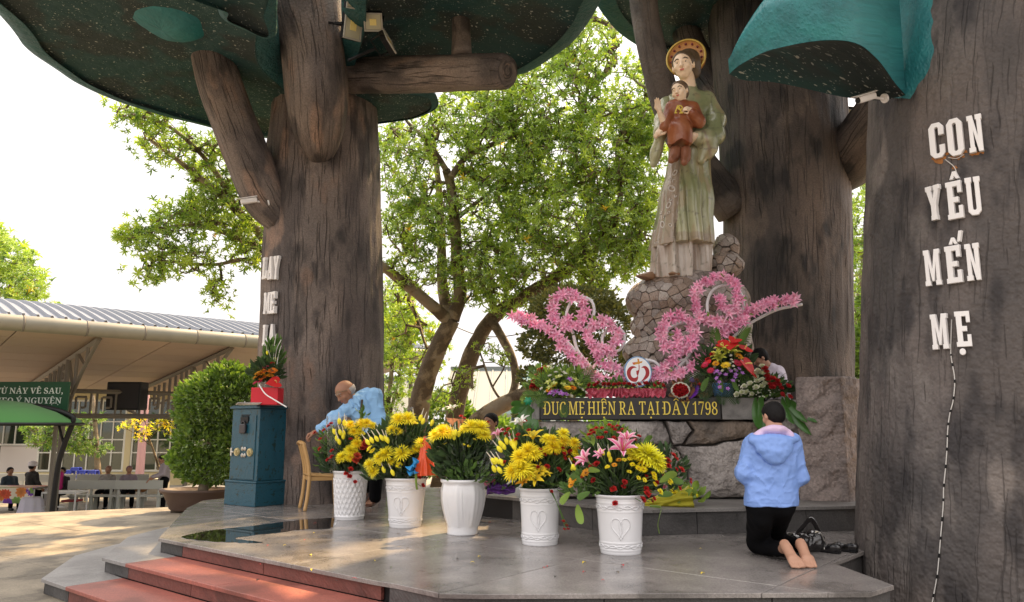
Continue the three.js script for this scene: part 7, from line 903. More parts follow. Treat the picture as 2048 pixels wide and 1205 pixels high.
{
  const d = 8.70, c = at(1276, 744, d), R = 29 * d / FPX, cv = document.createElement('canvas'); cv.width = cv.height = 512; const x = cv.getContext('2d'); x.fillStyle = '#eef0f4'; x.fillRect(0, 0, 512, 512); x.translate(256, 256);
  x.strokeStyle = '#2f7fc0'; x.lineWidth = 12; x.beginPath(); x.arc(0, 0, 248, 0, 7); x.stroke();
  x.fillStyle = '#a3141c'; x.beginPath(); x.moveTo(-20, -60); x.bezierCurveTo(-120, -150, -250, -30, -210, 70); x.bezierCurveTo(-190, 150, -110, 190, -40, 170); x.bezierCurveTo(0, 130, 0, 90, -10, 60); x.bezierCurveTo(-30, 120, -120, 130, -140, 60); x.bezierCurveTo(-160, -20, -100, -80, -20, -60); x.fill();
  x.beginPath(); x.moveTo(60, -60); x.bezierCurveTo(130, -150, 240, -60, 210, 40); x.bezierCurveTo(200, 100, 120, 150, 40, 175); x.bezierCurveTo(100, 110, 150, 60, 140, 0); x.bezierCurveTo(130, -60, 100, -75, 60, -60); x.fill();
  x.beginPath(); x.moveTo(-8, 80); x.bezierCurveTo(-60, 20, -30, -10, 10, -30); x.lineTo(14, -110); x.lineTo(28, -110); x.bezierCurveTo(36, -20, 10, 20, -8, 80); x.fill(); x.beginPath(); x.arc(-22, 0, 16, 0, 7); x.fill();
  x.fillStyle = '#d3922a'; x.beginPath(); x.moveTo(-110, -150); x.lineTo(-2, -165); x.lineTo(-10, -215); x.lineTo(26, -215); x.lineTo(30, -170); x.lineTo(90, -178); x.lineTo(80, -150); x.lineTo(36, -140); x.lineTo(20, -110); x.lineTo(4, -130); x.lineTo(-80, -110); x.fill(); x.fillStyle = '#c8501e'; x.beginPath(); x.moveTo(-110, -150); x.lineTo(-40, -158); x.lineTo(-80, -110); x.fill();
  x.strokeStyle = '#8d97a8'; x.lineWidth = 9; for (let i = 0; i < 4; i++) { x.beginPath(); x.moveTo(-110 + i * 16, 200 + i * 6); x.bezierCurveTo(-20, 170 + i * 12, 60, 190, 130 - i * 12, 130 + i * 22); x.stroke(); }
  const t = new THREE.CanvasTexture(cv); t.colorSpace = THREE.SRGBColorSpace; const g = thing('emblem_board', c, 'round white board with a red heart and gold cross emblem', 'emblem board'); g.rotation.y = 0.1; g.rotation.x = -0.06;
  lp(g, 'board', new THREE.CylinderGeometry(R, R, 0.02, 48).rotateX(Math.PI / 2).scale(0.96, 1.06, 1), std(0.25, 0.45, 0.7, 0.5)); lp(g, 'emblem', new THREE.CircleGeometry(R * 0.985, 48).scale(0.96, 1.06, 1).translate(0, 0, 0.0125), std(1, 1, 1, 0.45, { map: t })); lp(g, 'stand', bar(V(0, -R * 0.9, -0.03), V(0, AT - c.y + 0.01, -0.05), 0.025), MAT.paint);
}
{ // petals and leaf scraps dropped on the floor
  const r = rng(131), l = []; for (let i = 0; i < 46; i++) { const u = 480 + r() * 980, v = 1045 + r() * 120, p = onY(u, v, PLAT + 0.003), q = leafG(0.02 + 0.035 * r(), 0.006 + 0.006 * r(), 0.3, -0.8, 3); q.rotateY(r() * 6.28); tinted(q, [[0.8, 0.6, 0.02], [0.08, 0.12, 0.03], [0.12, 0.08, 0.04], [0.5, 0.03, 0.03], [0.03, 0.025, 0.02]][Math.floor(r() * 5)]); l.push(q.translate(p.x, p.y, p.z)); }
  solo('fallen_petals', merge(l), FM, 'petals and leaf scraps scattered over the grey granite floor', 'litter', null, 'stuff');
}
// ------------------------------------------------------------------ open pavilion, its furniture and people, houses beyond
const yE = at(0, 645, 17.5).y, eA = at(0, 645, 17.5), eB = onY(858, 712, yE), eD = eB.clone().sub(eA).setY(0), eL = eD.length(); eD.normalize();
const eI = V(eD.z, 0, -eD.x); if (eI.x > 0) eI.negate();   // into the pavilion
const pv = (s, t, y) => eA.clone().addScaledVector(eD, s).addScaledVector(eI, t).setY(y);
const ceilY = (t) => yE - 0.12 - 0.122 * t;
const sAt = (u, t) => { let lo = -6, hi = 22; for (let i = 0; i < 40; i++) { const m = (lo + hi) / 2, p = pv(m, t, 0); (1024 + p.x / -p.z * FPX < u) ? lo = m : hi = m; } return lo; };
const SPOST = [sAt(136, 3) - 5.6, sAt(136, 3), sAt(386, 3), sAt(600, 3), eL - 0.4], TIPS = [0, 1, 2, 3, 4].map((i) => SPOST[i]);
{
  const g = thing('pavilion', pv(SPOST[1], 3, LOW), 'open sided pavilion with curved corrugated roof, pale gutter and panelled ceiling', 'pavilion');
  const S0 = -5, S1 = eL + 0.15, roofM = std(0.20, 0.22, 0.26, 0.45, { metalness: 0.2, bumpMap: bump.pits, bumpScale: 0.01 }), roofY = (t) => yE + 0.16 + 0.95 * Math.sin(clamp(t / 5.2, 0, 1.25) * Math.PI / 2) - 0.0;
  for (let s = S0; s < S1 - 0.2; s += 1.2) { const n = 4, w = Math.min(1.2, S1 - s) / n, pos = [], uv = [], idx = [], T = 14; const prof = [[0, 0.085], [0.16, 0.085], [0.26, 0], [0.9, 0], [1, 0.085]]; const cols = []; for (let k = 0; k < n; k++) for (const [a, h] of prof.slice(0, k < n - 1 ? 4 : 5)) cols.push([s + (k + a) * w * 0.998, h]);
    for (let j = 0; j <= T; j++) for (const [x, h] of cols) { const t = j / T * 6.2 - 0.12, p = pv(x, t, roofY(t) + h); pos.push(p.x, p.y, p.z); uv.push(x, t); } const W = cols.length; for (let j = 0; j < T; j++) for (let i = 0; i < W - 1; i++) { const a = j * W + i; idx.push(a, a + W, a + 1, a + 1, a + W, a + W + 1); }
    const q = new THREE.BufferGeometry(); q.setAttribute('position', new THREE.Float32BufferAttribute(pos, 3)); q.setAttribute('uv', new THREE.Float32BufferAttribute(uv, 2)); q.setIndex(idx); part(g, 'roof_sheet', toCreasedNormals(q, 0.5), roofM); }
  const gm = std(0.235, 0.22, 0.175, 0.5, { map: tex(256, (u, v) => { const a = tfbm(u, v, 4, 5, 93), k = 0.85 + 0.25 * tfbm(u, v, 9, 4, 94); return a > 0.62 ? [k * 0.6, k * 0.62, k * 0.4] : [k, k, k]; }, { rep: [0.4, 0.4] }) });
  for (let s = S0; s < S1 - 0.1; s += 1.36) { const L = Math.min(1.36, S1 - s); part(g, 'gutter_section', loft([pv(s + 0.01, -0.1, yE), pv(s + L - 0.012, -0.1, yE)], 0.195, 22), gm); part(g, 'gutter_joint', loft([pv(s + L - 0.03, -0.1, yE), pv(s + L + 0.012, -0.1, yE)], 0.201, 22), MAT.steel); }
  const cm = [std(0.42, 0.315, 0.245, 0.6), std(0.39, 0.295, 0.235, 0.6), std(0.45, 0.34, 0.265, 0.6)], cr = rng(31);
  for (let i = 0; i * 1.8 + S0 < S1 - 0.1; i++) for (let j = 0; j < 9; j++) { const s = S0 + i * 1.8, L = Math.min(1.8, S1 - s) - 0.03, t = 0.05 + j * 0.95, a = [pv(s, t, ceilY(t)), pv(s + L, t, ceilY(t)), pv(s + L, t + 0.925, ceilY(t + 0.925)), pv(s, t + 0.925, ceilY(t + 0.925))], q = new THREE.BufferGeometry(), up = V(0, 0.02, 0), b = a.map((p) => p.clone().add(up)); const P = [], f = (...l) => { for (const k of [0, 1, 2, 0, 2, 3]) P.push(...l[k].toArray()); }; f(...a); f(b[0], b[3], b[2], b[1]); for (let k = 0; k < 4; k++) f(a[k], b[k], b[(k + 1) % 4], a[(k + 1) % 4]); q.setAttribute('position', new THREE.Float32BufferAttribute(P, 3)); q.setAttribute('uv', new THREE.Float32BufferAttribute(new Float32Array(P.length / 3 * 2), 2)); q.computeVertexNormals(); part(g, 'ceiling_panel', q, cm[Math.floor(cr() * 3)]); }
  part(g, 'ceiling_backing', (() => { const q = new THREE.BufferGeometry(), a = [pv(S0, 0, ceilY(0) + 0.04), pv(S1, 0, ceilY(0) + 0.04), pv(S1, 8.6, ceilY(8.6) + 0.04), pv(S0, 8.6, ceilY(8.6) + 0.04)], P = []; for (const k of [0, 1, 2, 0, 2, 3]) P.push(...a[k].toArray()); q.setAttribute('position', new THREE.Float32BufferAttribute(P, 3)); q.setAttribute('uv', new THREE.Float32BufferAttribute(new Float32Array(12), 2)); q.computeVertexNormals(); return q; })(), MAT.steel);
  SPOST.forEach((s, i) => {
    const last = i === 4, tp = last ? 0.5 : 3; part(g, 'post', bar(pv(s, tp, LOW), pv(s, tp, ceilY(tp) - 0.02), 0.14, 0.14, 10), MAT.steel); if (last) return;
    part(g, 'rafter', bar(pv(s, 0.15, ceilY(0.15) - 0.07), pv(s, 8.3, ceilY(8.3) - 0.07), 0.1, 0.11), MAT.steel);
    part(g, 'brace', loft(spline([pv(s, 0.2, ceilY(0.2) - 0.1), pv(s, 1.3, ceilY(1) - 0.62), pv(s, 2.2, ceilY(2) - 1.15), pv(s, 2.75, ceilY(2) - 1.75), pv(s, 2.95, ceilY(2) - 2.4)], 18), 0.055, 8), MAT.steel);
    const cy = (t) => ceilY(t) - 0.1; part(g, 'strut', merge([bar(pv(s, 1.1, cy(1.1)), pv(s, 1.1, cy(1.1) - 0.42), 0.07), bar(pv(s, 2.1, cy(2.1)), pv(s, 2.1, cy(2.1) - 0.95), 0.07), bar(pv(s, 2.0, cy(2)), pv(s, 1.2, cy(1.2) - 0.5), 0.06), bar(pv(s, 2.9, cy(3)), pv(s, 2.2, cy(2.2) - 1.0), 0.06), bar(pv(s, 3, cy(3) - 1.0), pv(s, 2.2, cy(2.2) - 1.1), 0.06)]), MAT.steel);
    const fw = []; for (const [t, a, b] of [[3.5, 0, 1.0], [3.9, 0, 1.15], [4.4, 0.05, 1.1], [4.9, 0.05, 1.1], [5.4, 0.1, 0.95], [5.9, 0.1, 0.9], [6.3, 0.1, 0.75]]) fw.push(bar(pv(s, t, cy(t) - a), pv(s, t, cy(t) - b), 0.07, 0.07)); for (const [t0, t1, y] of [[3.05, 3.45, 0.25], [3.05, 3.45, 0.5], [3.05, 3.45, 0.75], [3.05, 3.9, 1.0], [4.4, 4.9, 0.6], [5.4, 5.9, 0.5], [3.9, 4.4, 1.12], [4.9, 6.3, 0.75]]) fw.push(bar(pv(s, t0 + 0.04, cy(t0) - y), pv(s, t1 - 0.04, cy(t1) - y), 0.055, 0.055)); part(g, 'fretwork', merge(fw), MAT.steel);
  });
  const yt = at(250, 785, pv(sAt(250, 3), 3, 0).z * -1).y, yb = at(250, 833, -pv(sAt(250, 3), 3, 0).z).y;
  for (let i = 0; i < 3; i++) { const s0 = SPOST[i] + 0.08, s1 = SPOST[i + 1] - 0.08; part(g, 'rail', merge([bar(pv(s0, 3, yt), pv(s1, 3, yt), 0.09), bar(pv(s0, 3, yb), pv(s1, 3, yb), 0.1)]), MAT.steel);
    const n = 5, l = []; for (let k = 0; k < n; k++) { const a = mix(s0, s1, (k + 0.12) / n), b = mix(s0, s1, (k + 0.88) / n), y0 = yb + 0.06, y1 = yt - 0.06, w = b - a, B = (x0, q0, x1, q1) => l.push(bar(pv(a + x0 * w, 3.0, mix(y0, y1, q0)), pv(a + x1 * w, 3.0, mix(y0, y1, q1)), 0.045)); B(0, 0, 0, 1); B(1, 0, 1, 1); B(0.25, 0.22, 0.25, 0.82); B(0.28, 0.82, 0.78, 0.82); B(0.75, 0.3, 0.75, 0.79); B(0.5, 0.3, 0.72, 0.3); } part(g, 'key_pattern', merge(l), MAT.steel); }
  const sp0 = at(254, 793, 22.4), sb = thing('loudspeaker', sp0, 'black box loudspeaker mounted on the fretwork rail of the pavilion', 'loudspeaker'); lp(sb, 'cabinet', rbox(1.0, 0.82, 0.5, 0, 0, 0, 0.03), MAT.black); lp(sb, 'grille', rbox(0.9, 0.72, 0.02, 0, 0, 0.255, 0.01), std(0.02, 0.018, 0.02, 0.8)); lp(sb, 'bracket', bar(V(0, -0.4, -0.1), V(0, -0.5, -0.6), 0.06), MAT.steel);
}
{ // green notice board and parasol
  const d = 19.8, a = at(-90, 764, d), b = at(133, 823, d), w = b.x - a.x, h = a.y - b.y, cv = document.createElement('canvas'); cv.width = 1024; cv.height = 280; const x = cv.getContext('2d'); x.fillStyle = '#0d4a2c'; x.fillRect(0, 0, 1024, 280); x.fillStyle = '#dfe6e0'; x.strokeStyle = '#dfe6e0'; const write = (str, x1, y, px, w) => { x.font = 'bold ' + px + 'px serif'; const base = [], marks = []; for (const ch of str) { if ('`.^~+'.includes(ch)) marks.push([base.length - 1, ch]); else base.push(ch); } const t = base.join(''), W = x.measureText(t).width, k = w / W; x.save(); x.translate(x1 - w, y); x.scale(k, 1); x.fillText(t, 0, 0); x.lineWidth = px * 0.075; for (const [i, m] of marks) { const a = x.measureText(t.slice(0, i)).width, b = x.measureText(t.slice(0, i + 1)).width, c = (a + b) / 2, h = -px * 0.76; x.beginPath(); if (m === '`') { x.moveTo(c - px * 0.05, h - px * 0.16); x.lineTo(c + px * 0.09, h - px * 0.02); } if (m === '^') { x.moveTo(c - px * 0.14, h); x.lineTo(c, h - px * 0.12); x.lineTo(c + px * 0.14, h); } if (m === '+') { x.moveTo(b - px * 0.1, h + px * 0.06); x.lineTo(b + px * 0.02, h - px * 0.04); } x.stroke(); if (m === '.') { x.beginPath(); x.arc(c, px * 0.14, px * 0.06, 0, 7); x.fill(); } } x.restore(); };
  write('TU+` NA`Y VE^` SAU,', 985, 112, 84, 620); write('THEO Ý NGUYE^.N.', 975, 212, 84, 660); write('(DU+C ME. NHA^N NHU)', 850, 272, 52, 500);
  const t = new THREE.CanvasTexture(cv); t.colorSpace = THREE.SRGBColorSpace; const g = thing('notice_board', V((a.x + b.x) / 2, LOW, -d), 'dark green notice board with white capital lettering in front of the pavilion', 'sign');
  const cy = (a.y + b.y) / 2 - LOW; lp(g, 'board', rbox(w, h, 0.06, 0, cy, -0.035, 0.01), std(0.008, 0.07, 0.03, 0.6)); lp(g, 'lettering', new THREE.PlaneGeometry(w - 0.05, h - 0.05).translate(0, cy, 0), std(1, 1, 1, 0.6, { map: t })); for (const s of [-1, 1]) lp(g, 'leg', bar(V(s * w * 0.4, 0, -0.1), V(s * w * 0.4, cy + h * 0.4, -0.1), 0.08), MAT.steel);
  const D = 18.6, c = at(-22, 849, D), R = 162 * D / FPX, p = thing('parasol', c.clone().setY(LOW), 'green parasol with dark rim on a bent black pole', 'parasol'), P = [], ry = c.y - LOW;
  lp(p, 'cover', new THREE.LatheGeometry([[R, 0], [R * 0.97, 0.1], [R * 0.8, 0.3], [R * 0.5, 0.5], [0.02, 0.62], [0.02, 0.59], [R * 0.5, 0.47], [R * 0.8, 0.27], [R * 0.96, 0.07]].map((q) => new THREE.Vector2(...q)), 48).translate(0, ry, 0), LM(0.045, 0.17, 0.035, 0.15)); lp(p, 'rim', new THREE.TorusGeometry(R, 0.045, 6, 56).rotateX(Math.PI / 2).translate(0, ry, 0), MAT.black);
  const f = at(104, 1008, 18.7).sub(p.position), q = (u, v) => at(u, v, 18.7).sub(p.position); lp(p, 'pole', loft(spline([V(0, ry + 0.5, 0), V(R * 0.6, ry + 0.42, 0), q(140, 832), q(143, 850), q(128, 890), q(114, 940), f.setY(0.02)], 40), 0.065, 8), MAT.black); lp(p, 'arm', loft(spline([q(116, 846), q(122, 872), q(127, 888)], 8), 0.035, 6), MAT.black);
}
{ // benches, tables, stools
  const bm = std(0.42, 0.43, 0.40, 0.6), bench = (u0, v0, u1, d, label) => { const a = at(u0, v0, d), b = at(u1, v0, d), L = b.x - a.x, g = thing('bench', V((a.x + b.x) / 2, LOW, -d), label, 'bench', 'grey benches inside the pavilion'); g.rotation.y = 0.05;
    lp(g, 'backrest', rbox(L, 0.26, 0.04, 0, 0.78, 0.2, 0.01), bm); lp(g, 'seat', rbox(L, 0.05, 0.40, 0, 0.45, 0, 0.01), bm); for (const x of [-0.42, 0, 0.42]) { lp(g, 'leg', merge([rbox(0.09, 0.43, 0.09, x * L, 0.215, 0.14, 0.01), rbox(0.09, 0.43, 0.09, x * L, 0.215, -0.14, 0.01), rbox(0.14, 0.04, 0.36, x * L, 0.41, 0, 0.01)]), bm); lp(g, 'back_support', rbox(0.07, 0.4, 0.05, x * L, 0.66, 0.17, 0.01), bm); } };
  bench(236, 975, 329, 23.2, 'grey slab bench with a standing figure at its end'); bench(143, 975, 234, 23.2, 'grey slab bench between the white frame table and its neighbour'); bench(160, 962, 300, 26.0, 'farther grey bench row behind the seated people'); bench(70, 962, 155, 26.0, 'farther grey bench behind the person in magenta'); bench(-60, 962, 60, 26.5, 'farther grey bench behind the cloth covered table');
  const tb = thing('table', at(36, 990, 22).setY(LOW), 'long table under a floral printed tablecloth', 'table'); lp(tb, 'tabletop', rbox(2.2, 0.04, 0.8, -0.4, 0.78, 0, 0.01), MAT.steel); for (const [x, z] of [[-1.4, 0.3], [0.6, 0.3], [-1.4, -0.3], [0.6, -0.3]]) lp(tb, 'leg', bar(V(x, 0, z), V(x, 0.77, z), 0.06), MAT.steelWhite);
  const fm = tex(256, (u, v, i, j) => { let c = [0.74, 0.68, 0.55]; for (let k = 0; k < 26; k++) { const x = hash(k, 1, 3), y = hash(k, 2, 3), r = 0.05 + 0.08 * hash(k, 3, 3), dx = Math.abs(u - x), dy = Math.abs(v - y), q = Math.hypot(Math.min(dx, 1 - dx), Math.min(dy, 1 - dy)) + 0.015 * Math.sin(9 * Math.atan2(v - y, u - x)); if (q < r) c = [[0.55, 0.08, 0.03], [0.62, 0.22, 0.05], [0.5, 0.02, 0.06], [0.16, 0.04, 0.35], [0.2, 0.35, 0.08]][k % 5].map((m) => m * (0.7 + 0.5 * q / r)); } return c; }, { srgb: true, rep: [1 / 1.2, 1 / 1.2] });
  const tc = thing('tablecloth', at(36, 962, 22).setY(LOW + 0.81), 'cream tablecloth printed with red and violet flowers', 'tablecloth'); { const ge = rbox(2.3, 0.006, 0.9, -0.4, 0, 0, 0.003), dr = new THREE.PlaneGeometry(2.3, 0.42, 60, 6).translate(-0.4, -0.21, 0.45), P = dr.attributes.position; for (let i = 0; i < P.count; i++) P.setZ(i, 0.46 + 0.03 * Math.sin(P.getX(i) * 14) * (-P.getY(i)) / 0.4); dr.computeVertexNormals(); dr.attributes.uv.array.forEach((q, i, a) => a[i] = q * (i % 2 ? 0.42 : 2.3)); lp(tc, 'cloth', merge([ge, dr]), std(1, 1, 1, 0.8, { map: fm, side: THREE.DoubleSide })); }
  const wc = thing('covered_chair', at(62, 1010, 21.6).setY(LOW), 'chair hidden under a white draped cover beside the table', 'chair'); { const dr = loft([V(0, 0.56, 0), V(0, 0.5, 0), V(0, 0.25, 0), V(0, 0.02, 0)], [0.2, 0.27, 0.31, 0.36], 40, { cap: 1, disp: (p, a, l, t) => 0.025 * t * Math.sin(a * 9) }); lp(wc, 'cover', dr, cloth(0.62, 0.60, 0.72)); lp(wc, 'leg', merge([bar(V(0.2, 0, 0.2), V(0.2, 0.4, 0.2), 0.03), bar(V(-0.2, 0, 0.2), V(-0.2, 0.4, 0.2), 0.03)]), MAT.steelWhite); }
  const wt = thing('side_table', at(128, 1005, 22).setY(LOW), 'white tubular frame table with a red seat tucked under it', 'table'), q = (x, y, z) => V(x, y, z); lp(wt, 'frame', merge([...[[-0.47, 0.3], [0.47, 0.3], [-0.47, -0.3], [0.47, -0.3]].map(([x, z]) => bar(q(x, 0, z), q(x, 0.66, z), 0.05, 0.05, 8)), bar(q(-0.47, 0.66, 0.3), q(0.47, 0.66, 0.3), 0.05), bar(q(-0.47, 0.66, -0.3), q(0.47, 0.66, -0.3), 0.05), bar(q(-0.47, 0.66, 0.3), q(-0.47, 0.66, -0.3), 0.05), bar(q(0.47, 0.66, 0.3), q(0.47, 0.66, -0.3), 0.05), bar(q(-0.47, 0.28, 0.3), q(0.2, 0.28, 0.3), 0.035)]), MAT.steelWhite); lp(wt, 'top', rbox(0.9, 0.02, 0.56, 0, 0.675, 0, 0.008), MAT.steelWhite); lp(wt, 'seat', rbox(0.42, 0.06, 0.4, 0.22, 0.42, 0.0, 0.02), std(0.22, 0.02, 0.02, 0.6));
  const ledge = thing('low_wall', V(at(165, 955, 28).x, LOW, -28), 'low pale plastered wall with blue stools standing on it', 'wall'); lp(ledge, 'wall', rbox(6.2, 0.62, 0.4, 0, 0.31, 0, 0.02), std(0.5, 0.47, 0.4, 0.8, { bumpMap: bump.rough, bumpScale: 0.02 }));
  const sm = std(0.03, 0.055, 0.42, 0.45), S = [[137, 'blue plastic stool, outermost of the row beside the post'], [151, 'blue plastic stool, taller one of the row on the low wall'], [165, 'blue plastic stool, shorter one between its neighbours on the low wall'], [186, 'blue plastic stool standing apart beside the window frame']]; S.forEach(([u, l], i) => { const g = thing('stool', at(u, 950, 28).setY(LOW + 0.62), l, 'stool', 'blue plastic stools on the low wall'), h = i === 1 ? 0.38 : 0.28; lp(g, 'seat', rbox(0.27, 0.035, 0.27, 0, h, 0, 0.015), sm); for (const [x, z] of [[-1, -1], [1, -1], [-1, 1], [1, 1]]) lp(g, 'leg', bar(V(x * 0.14, 0, z * 0.14), V(x * 0.115, h - 0.015, z * 0.115), 0.045), sm); lp(g, 'apron', merge([rbox(0.24, 0.09, 0.012, 0, h - 0.06, 0.122, 0.004), rbox(0.24, 0.09, 0.012, 0, h - 0.06, -0.122, 0.004)]), sm); });
}
// people far away in the pavilion: simple but whole figures
function sitter(u, vTop, d, { yaw = 0, top, hairK = 'hair', legs = MAT.blackSoft, skin = MF.tan, seat = 0.45, label, cap, stand, hm = MF.hair, noHead }) {
  const h = at(u, vTop + 6, d), base = V(h.x, LOW, -d), g = thing('person', base, label, 'person'), Y = (y, x = 0, z = 0) => { const c = Math.cos(yaw), s = Math.sin(yaw); return V(base.x + x * c + z * s, LOW + y, base.z - x * s + z * c); }, hip = stand ? 0.9 : seat + 0.1, sh = stand ? 1.35 : h.y - LOW - 0.22;
  const hp = stand ? Y(1.52, 0, 0.1) : h.clone().setY(h.y - 0.02), kn = stand ? null : 1;
  const sk = [face(g, hp, headQ(yaw, stand ? 0.5 : 0.1), 0.24, { hair: hairK, hairMat: hm, eyes: false }), body([C(hp.clone().add(V(0, -0.1, 0)), Y(sh, 0, 0.02), 0.055, 0.07), C(Y(sh), Y(hip), 0.1, 0.11), ...[-1, 1].flatMap((s) => kn ? [C(Y(hip, s * 0.1), Y(0.5, s * 0.12, 0.42), 0.075, 0.06), C(Y(0.5, s * 0.12, 0.42), Y(0.06, s * 0.12, 0.40), 0.055, 0.04), C(Y(sh - 0.28, s * 0.22, 0.05), Y(sh - 0.45, s * 0.1, 0.3), 0.04, 0.03)] : [C(Y(hip, s * 0.09), Y(0.06, s * 0.1), 0.08, 0.04), C(Y(sh - 0.3, s * 0.2, 0.12), Y(0.95, s * 0.15, 0.36), 0.04, 0.03)])], 0.022, { k: 0.03 })];
  for (const s of [-1, 1]) sk.push(place(HANDS.bent, kn ? Y(sh - 0.46, s * 0.09, 0.31) : Y(0.94, s * 0.15, 0.38), basis(V(-s * 0.6, -0.3, 0.6), V(0, -1, 0)), 0.17, s > 0));
  part(g, 'body', merge(sk), skin);
  part(g, 'top', body([C(Y(sh - 0.06), Y(hip + 0.02), 0.15, 0.165), C(Y(sh - 0.03, -0.15), Y(sh - 0.03, 0.15), 0.075), ...[-1, 1].flatMap((s) => [C(Y(sh - 0.04, s * 0.17), Y(sh - 0.28, s * 0.23, 0.05), 0.07, 0.055), C(Y(sh - 0.28, s * 0.23, 0.05), stand ? Y(1.0, s * 0.16, 0.32) : Y(sh - 0.42, s * 0.13, 0.25), 0.055, 0.045)])], 0.022, { k: 0.05, wrinkle: folds(0.015, 9, 9, 9) }), top);
  part(g, 'trousers', body([...[-1, 1].flatMap((s) => kn ? [C(Y(hip - 0.02, s * 0.09), Y(0.5, s * 0.12, 0.42), 0.105, 0.08), C(Y(0.5, s * 0.12, 0.42), Y(0.1, s * 0.12, 0.40), 0.075, 0.06)] : [C(Y(hip, s * 0.08), Y(0.1, s * 0.1), 0.12, 0.07)]), C(Y(hip, -0.08), Y(hip, 0.08), 0.13)], 0.024, { k: 0.04 }), legs);
  part(g, 'shoes', body([-1, 1].map((s) => kn ? C(Y(0.04, s * 0.12, 0.38), Y(0.035, s * 0.12, 0.52), 0.045, 0.04) : C(Y(0.04, s * 0.1, -0.02), Y(0.035, s * 0.1, 0.14), 0.045, 0.04)), 0.016, { k: 0.01 }), MAT.black);
  if (cap) part(g, 'cap', body([E(hp.clone().add(V(0, 0.085, 0)), 0.13, 0.09, 0.13), E(hp.clone().add(V(0, 0.045, 0)), 0.138, 0.03, 0.138)], 0.012, { k: 0.02, cut: (p) => hp.y + 0.02 - p.y }), cap);
  return { g, Y };
}
sitter(20, 936, 23.6, { yaw: 1.1, top: cloth(0.03, 0.05, 0.07), label: 'dark haired person in a dark top seated behind the floral table' });
sitter(65, 927, 23.2, { yaw: 2.8, top: cloth(0.02, 0.018, 0.018), cap: cloth(0.72, 0.70, 0.76), label: 'person in a white cap and black jacket with back turned, at the table' });
{ const { g, Y } = sitter(124, 936, 23.6, { yaw: 0.1, top: cloth(0.02, 0.018, 0.02), label: 'person in a magenta top and open black jacket seated behind the white frame table' }); part(g, 'blouse', body([C(Y(1.05, 0, 0.10), Y(0.62, 0, 0.14), 0.09, 0.11)], 0.016, { wrinkle: folds(0.01, 12, 12, 12) }), cloth(0.55, 0.02, 0.22)); }
sitter(216, 933, 24.0, { yaw: 0.2, top: cloth(0.30, 0.28, 0.27), hm: MF.dark, label: 'balding person in a pale grey shirt seated on the bench, nearer the post' });
{ const { g, Y } = sitter(258, 933, 24.0, { yaw: 0.5, top: cloth(0.25, 0.20, 0.25), hm: std(0.22, 0.12, 0.14, 0.7), label: 'person with reddish hair seated with a tan bag on the bench' }); const bp = Y(0.62, 0.32, 0.2), b = thing('bag', bp, 'round tan bag on the bench beside the seated person', 'bag'); lp(b, 'bag_body', body([E(V(0, 0, 0), 0.22, 0.13, 0.12), E(V(0.05, -0.02, 0), 0.2, 0.12, 0.12)], 0.016), std(0.30, 0.14, 0.05, 0.6)); lp(b, 'handle', new THREE.TorusGeometry(0.1, 0.012, 6, 16, Math.PI).translate(0, 0.1, 0), std(0.2, 0.09, 0.03, 0.6)); }
sitter(330, 918, 23.4, { yaw: -1.0, stand: true, top: cloth(0.33, 0.29, 0.32), label: 'person in a loose grey tunic standing bent at the bench end' });
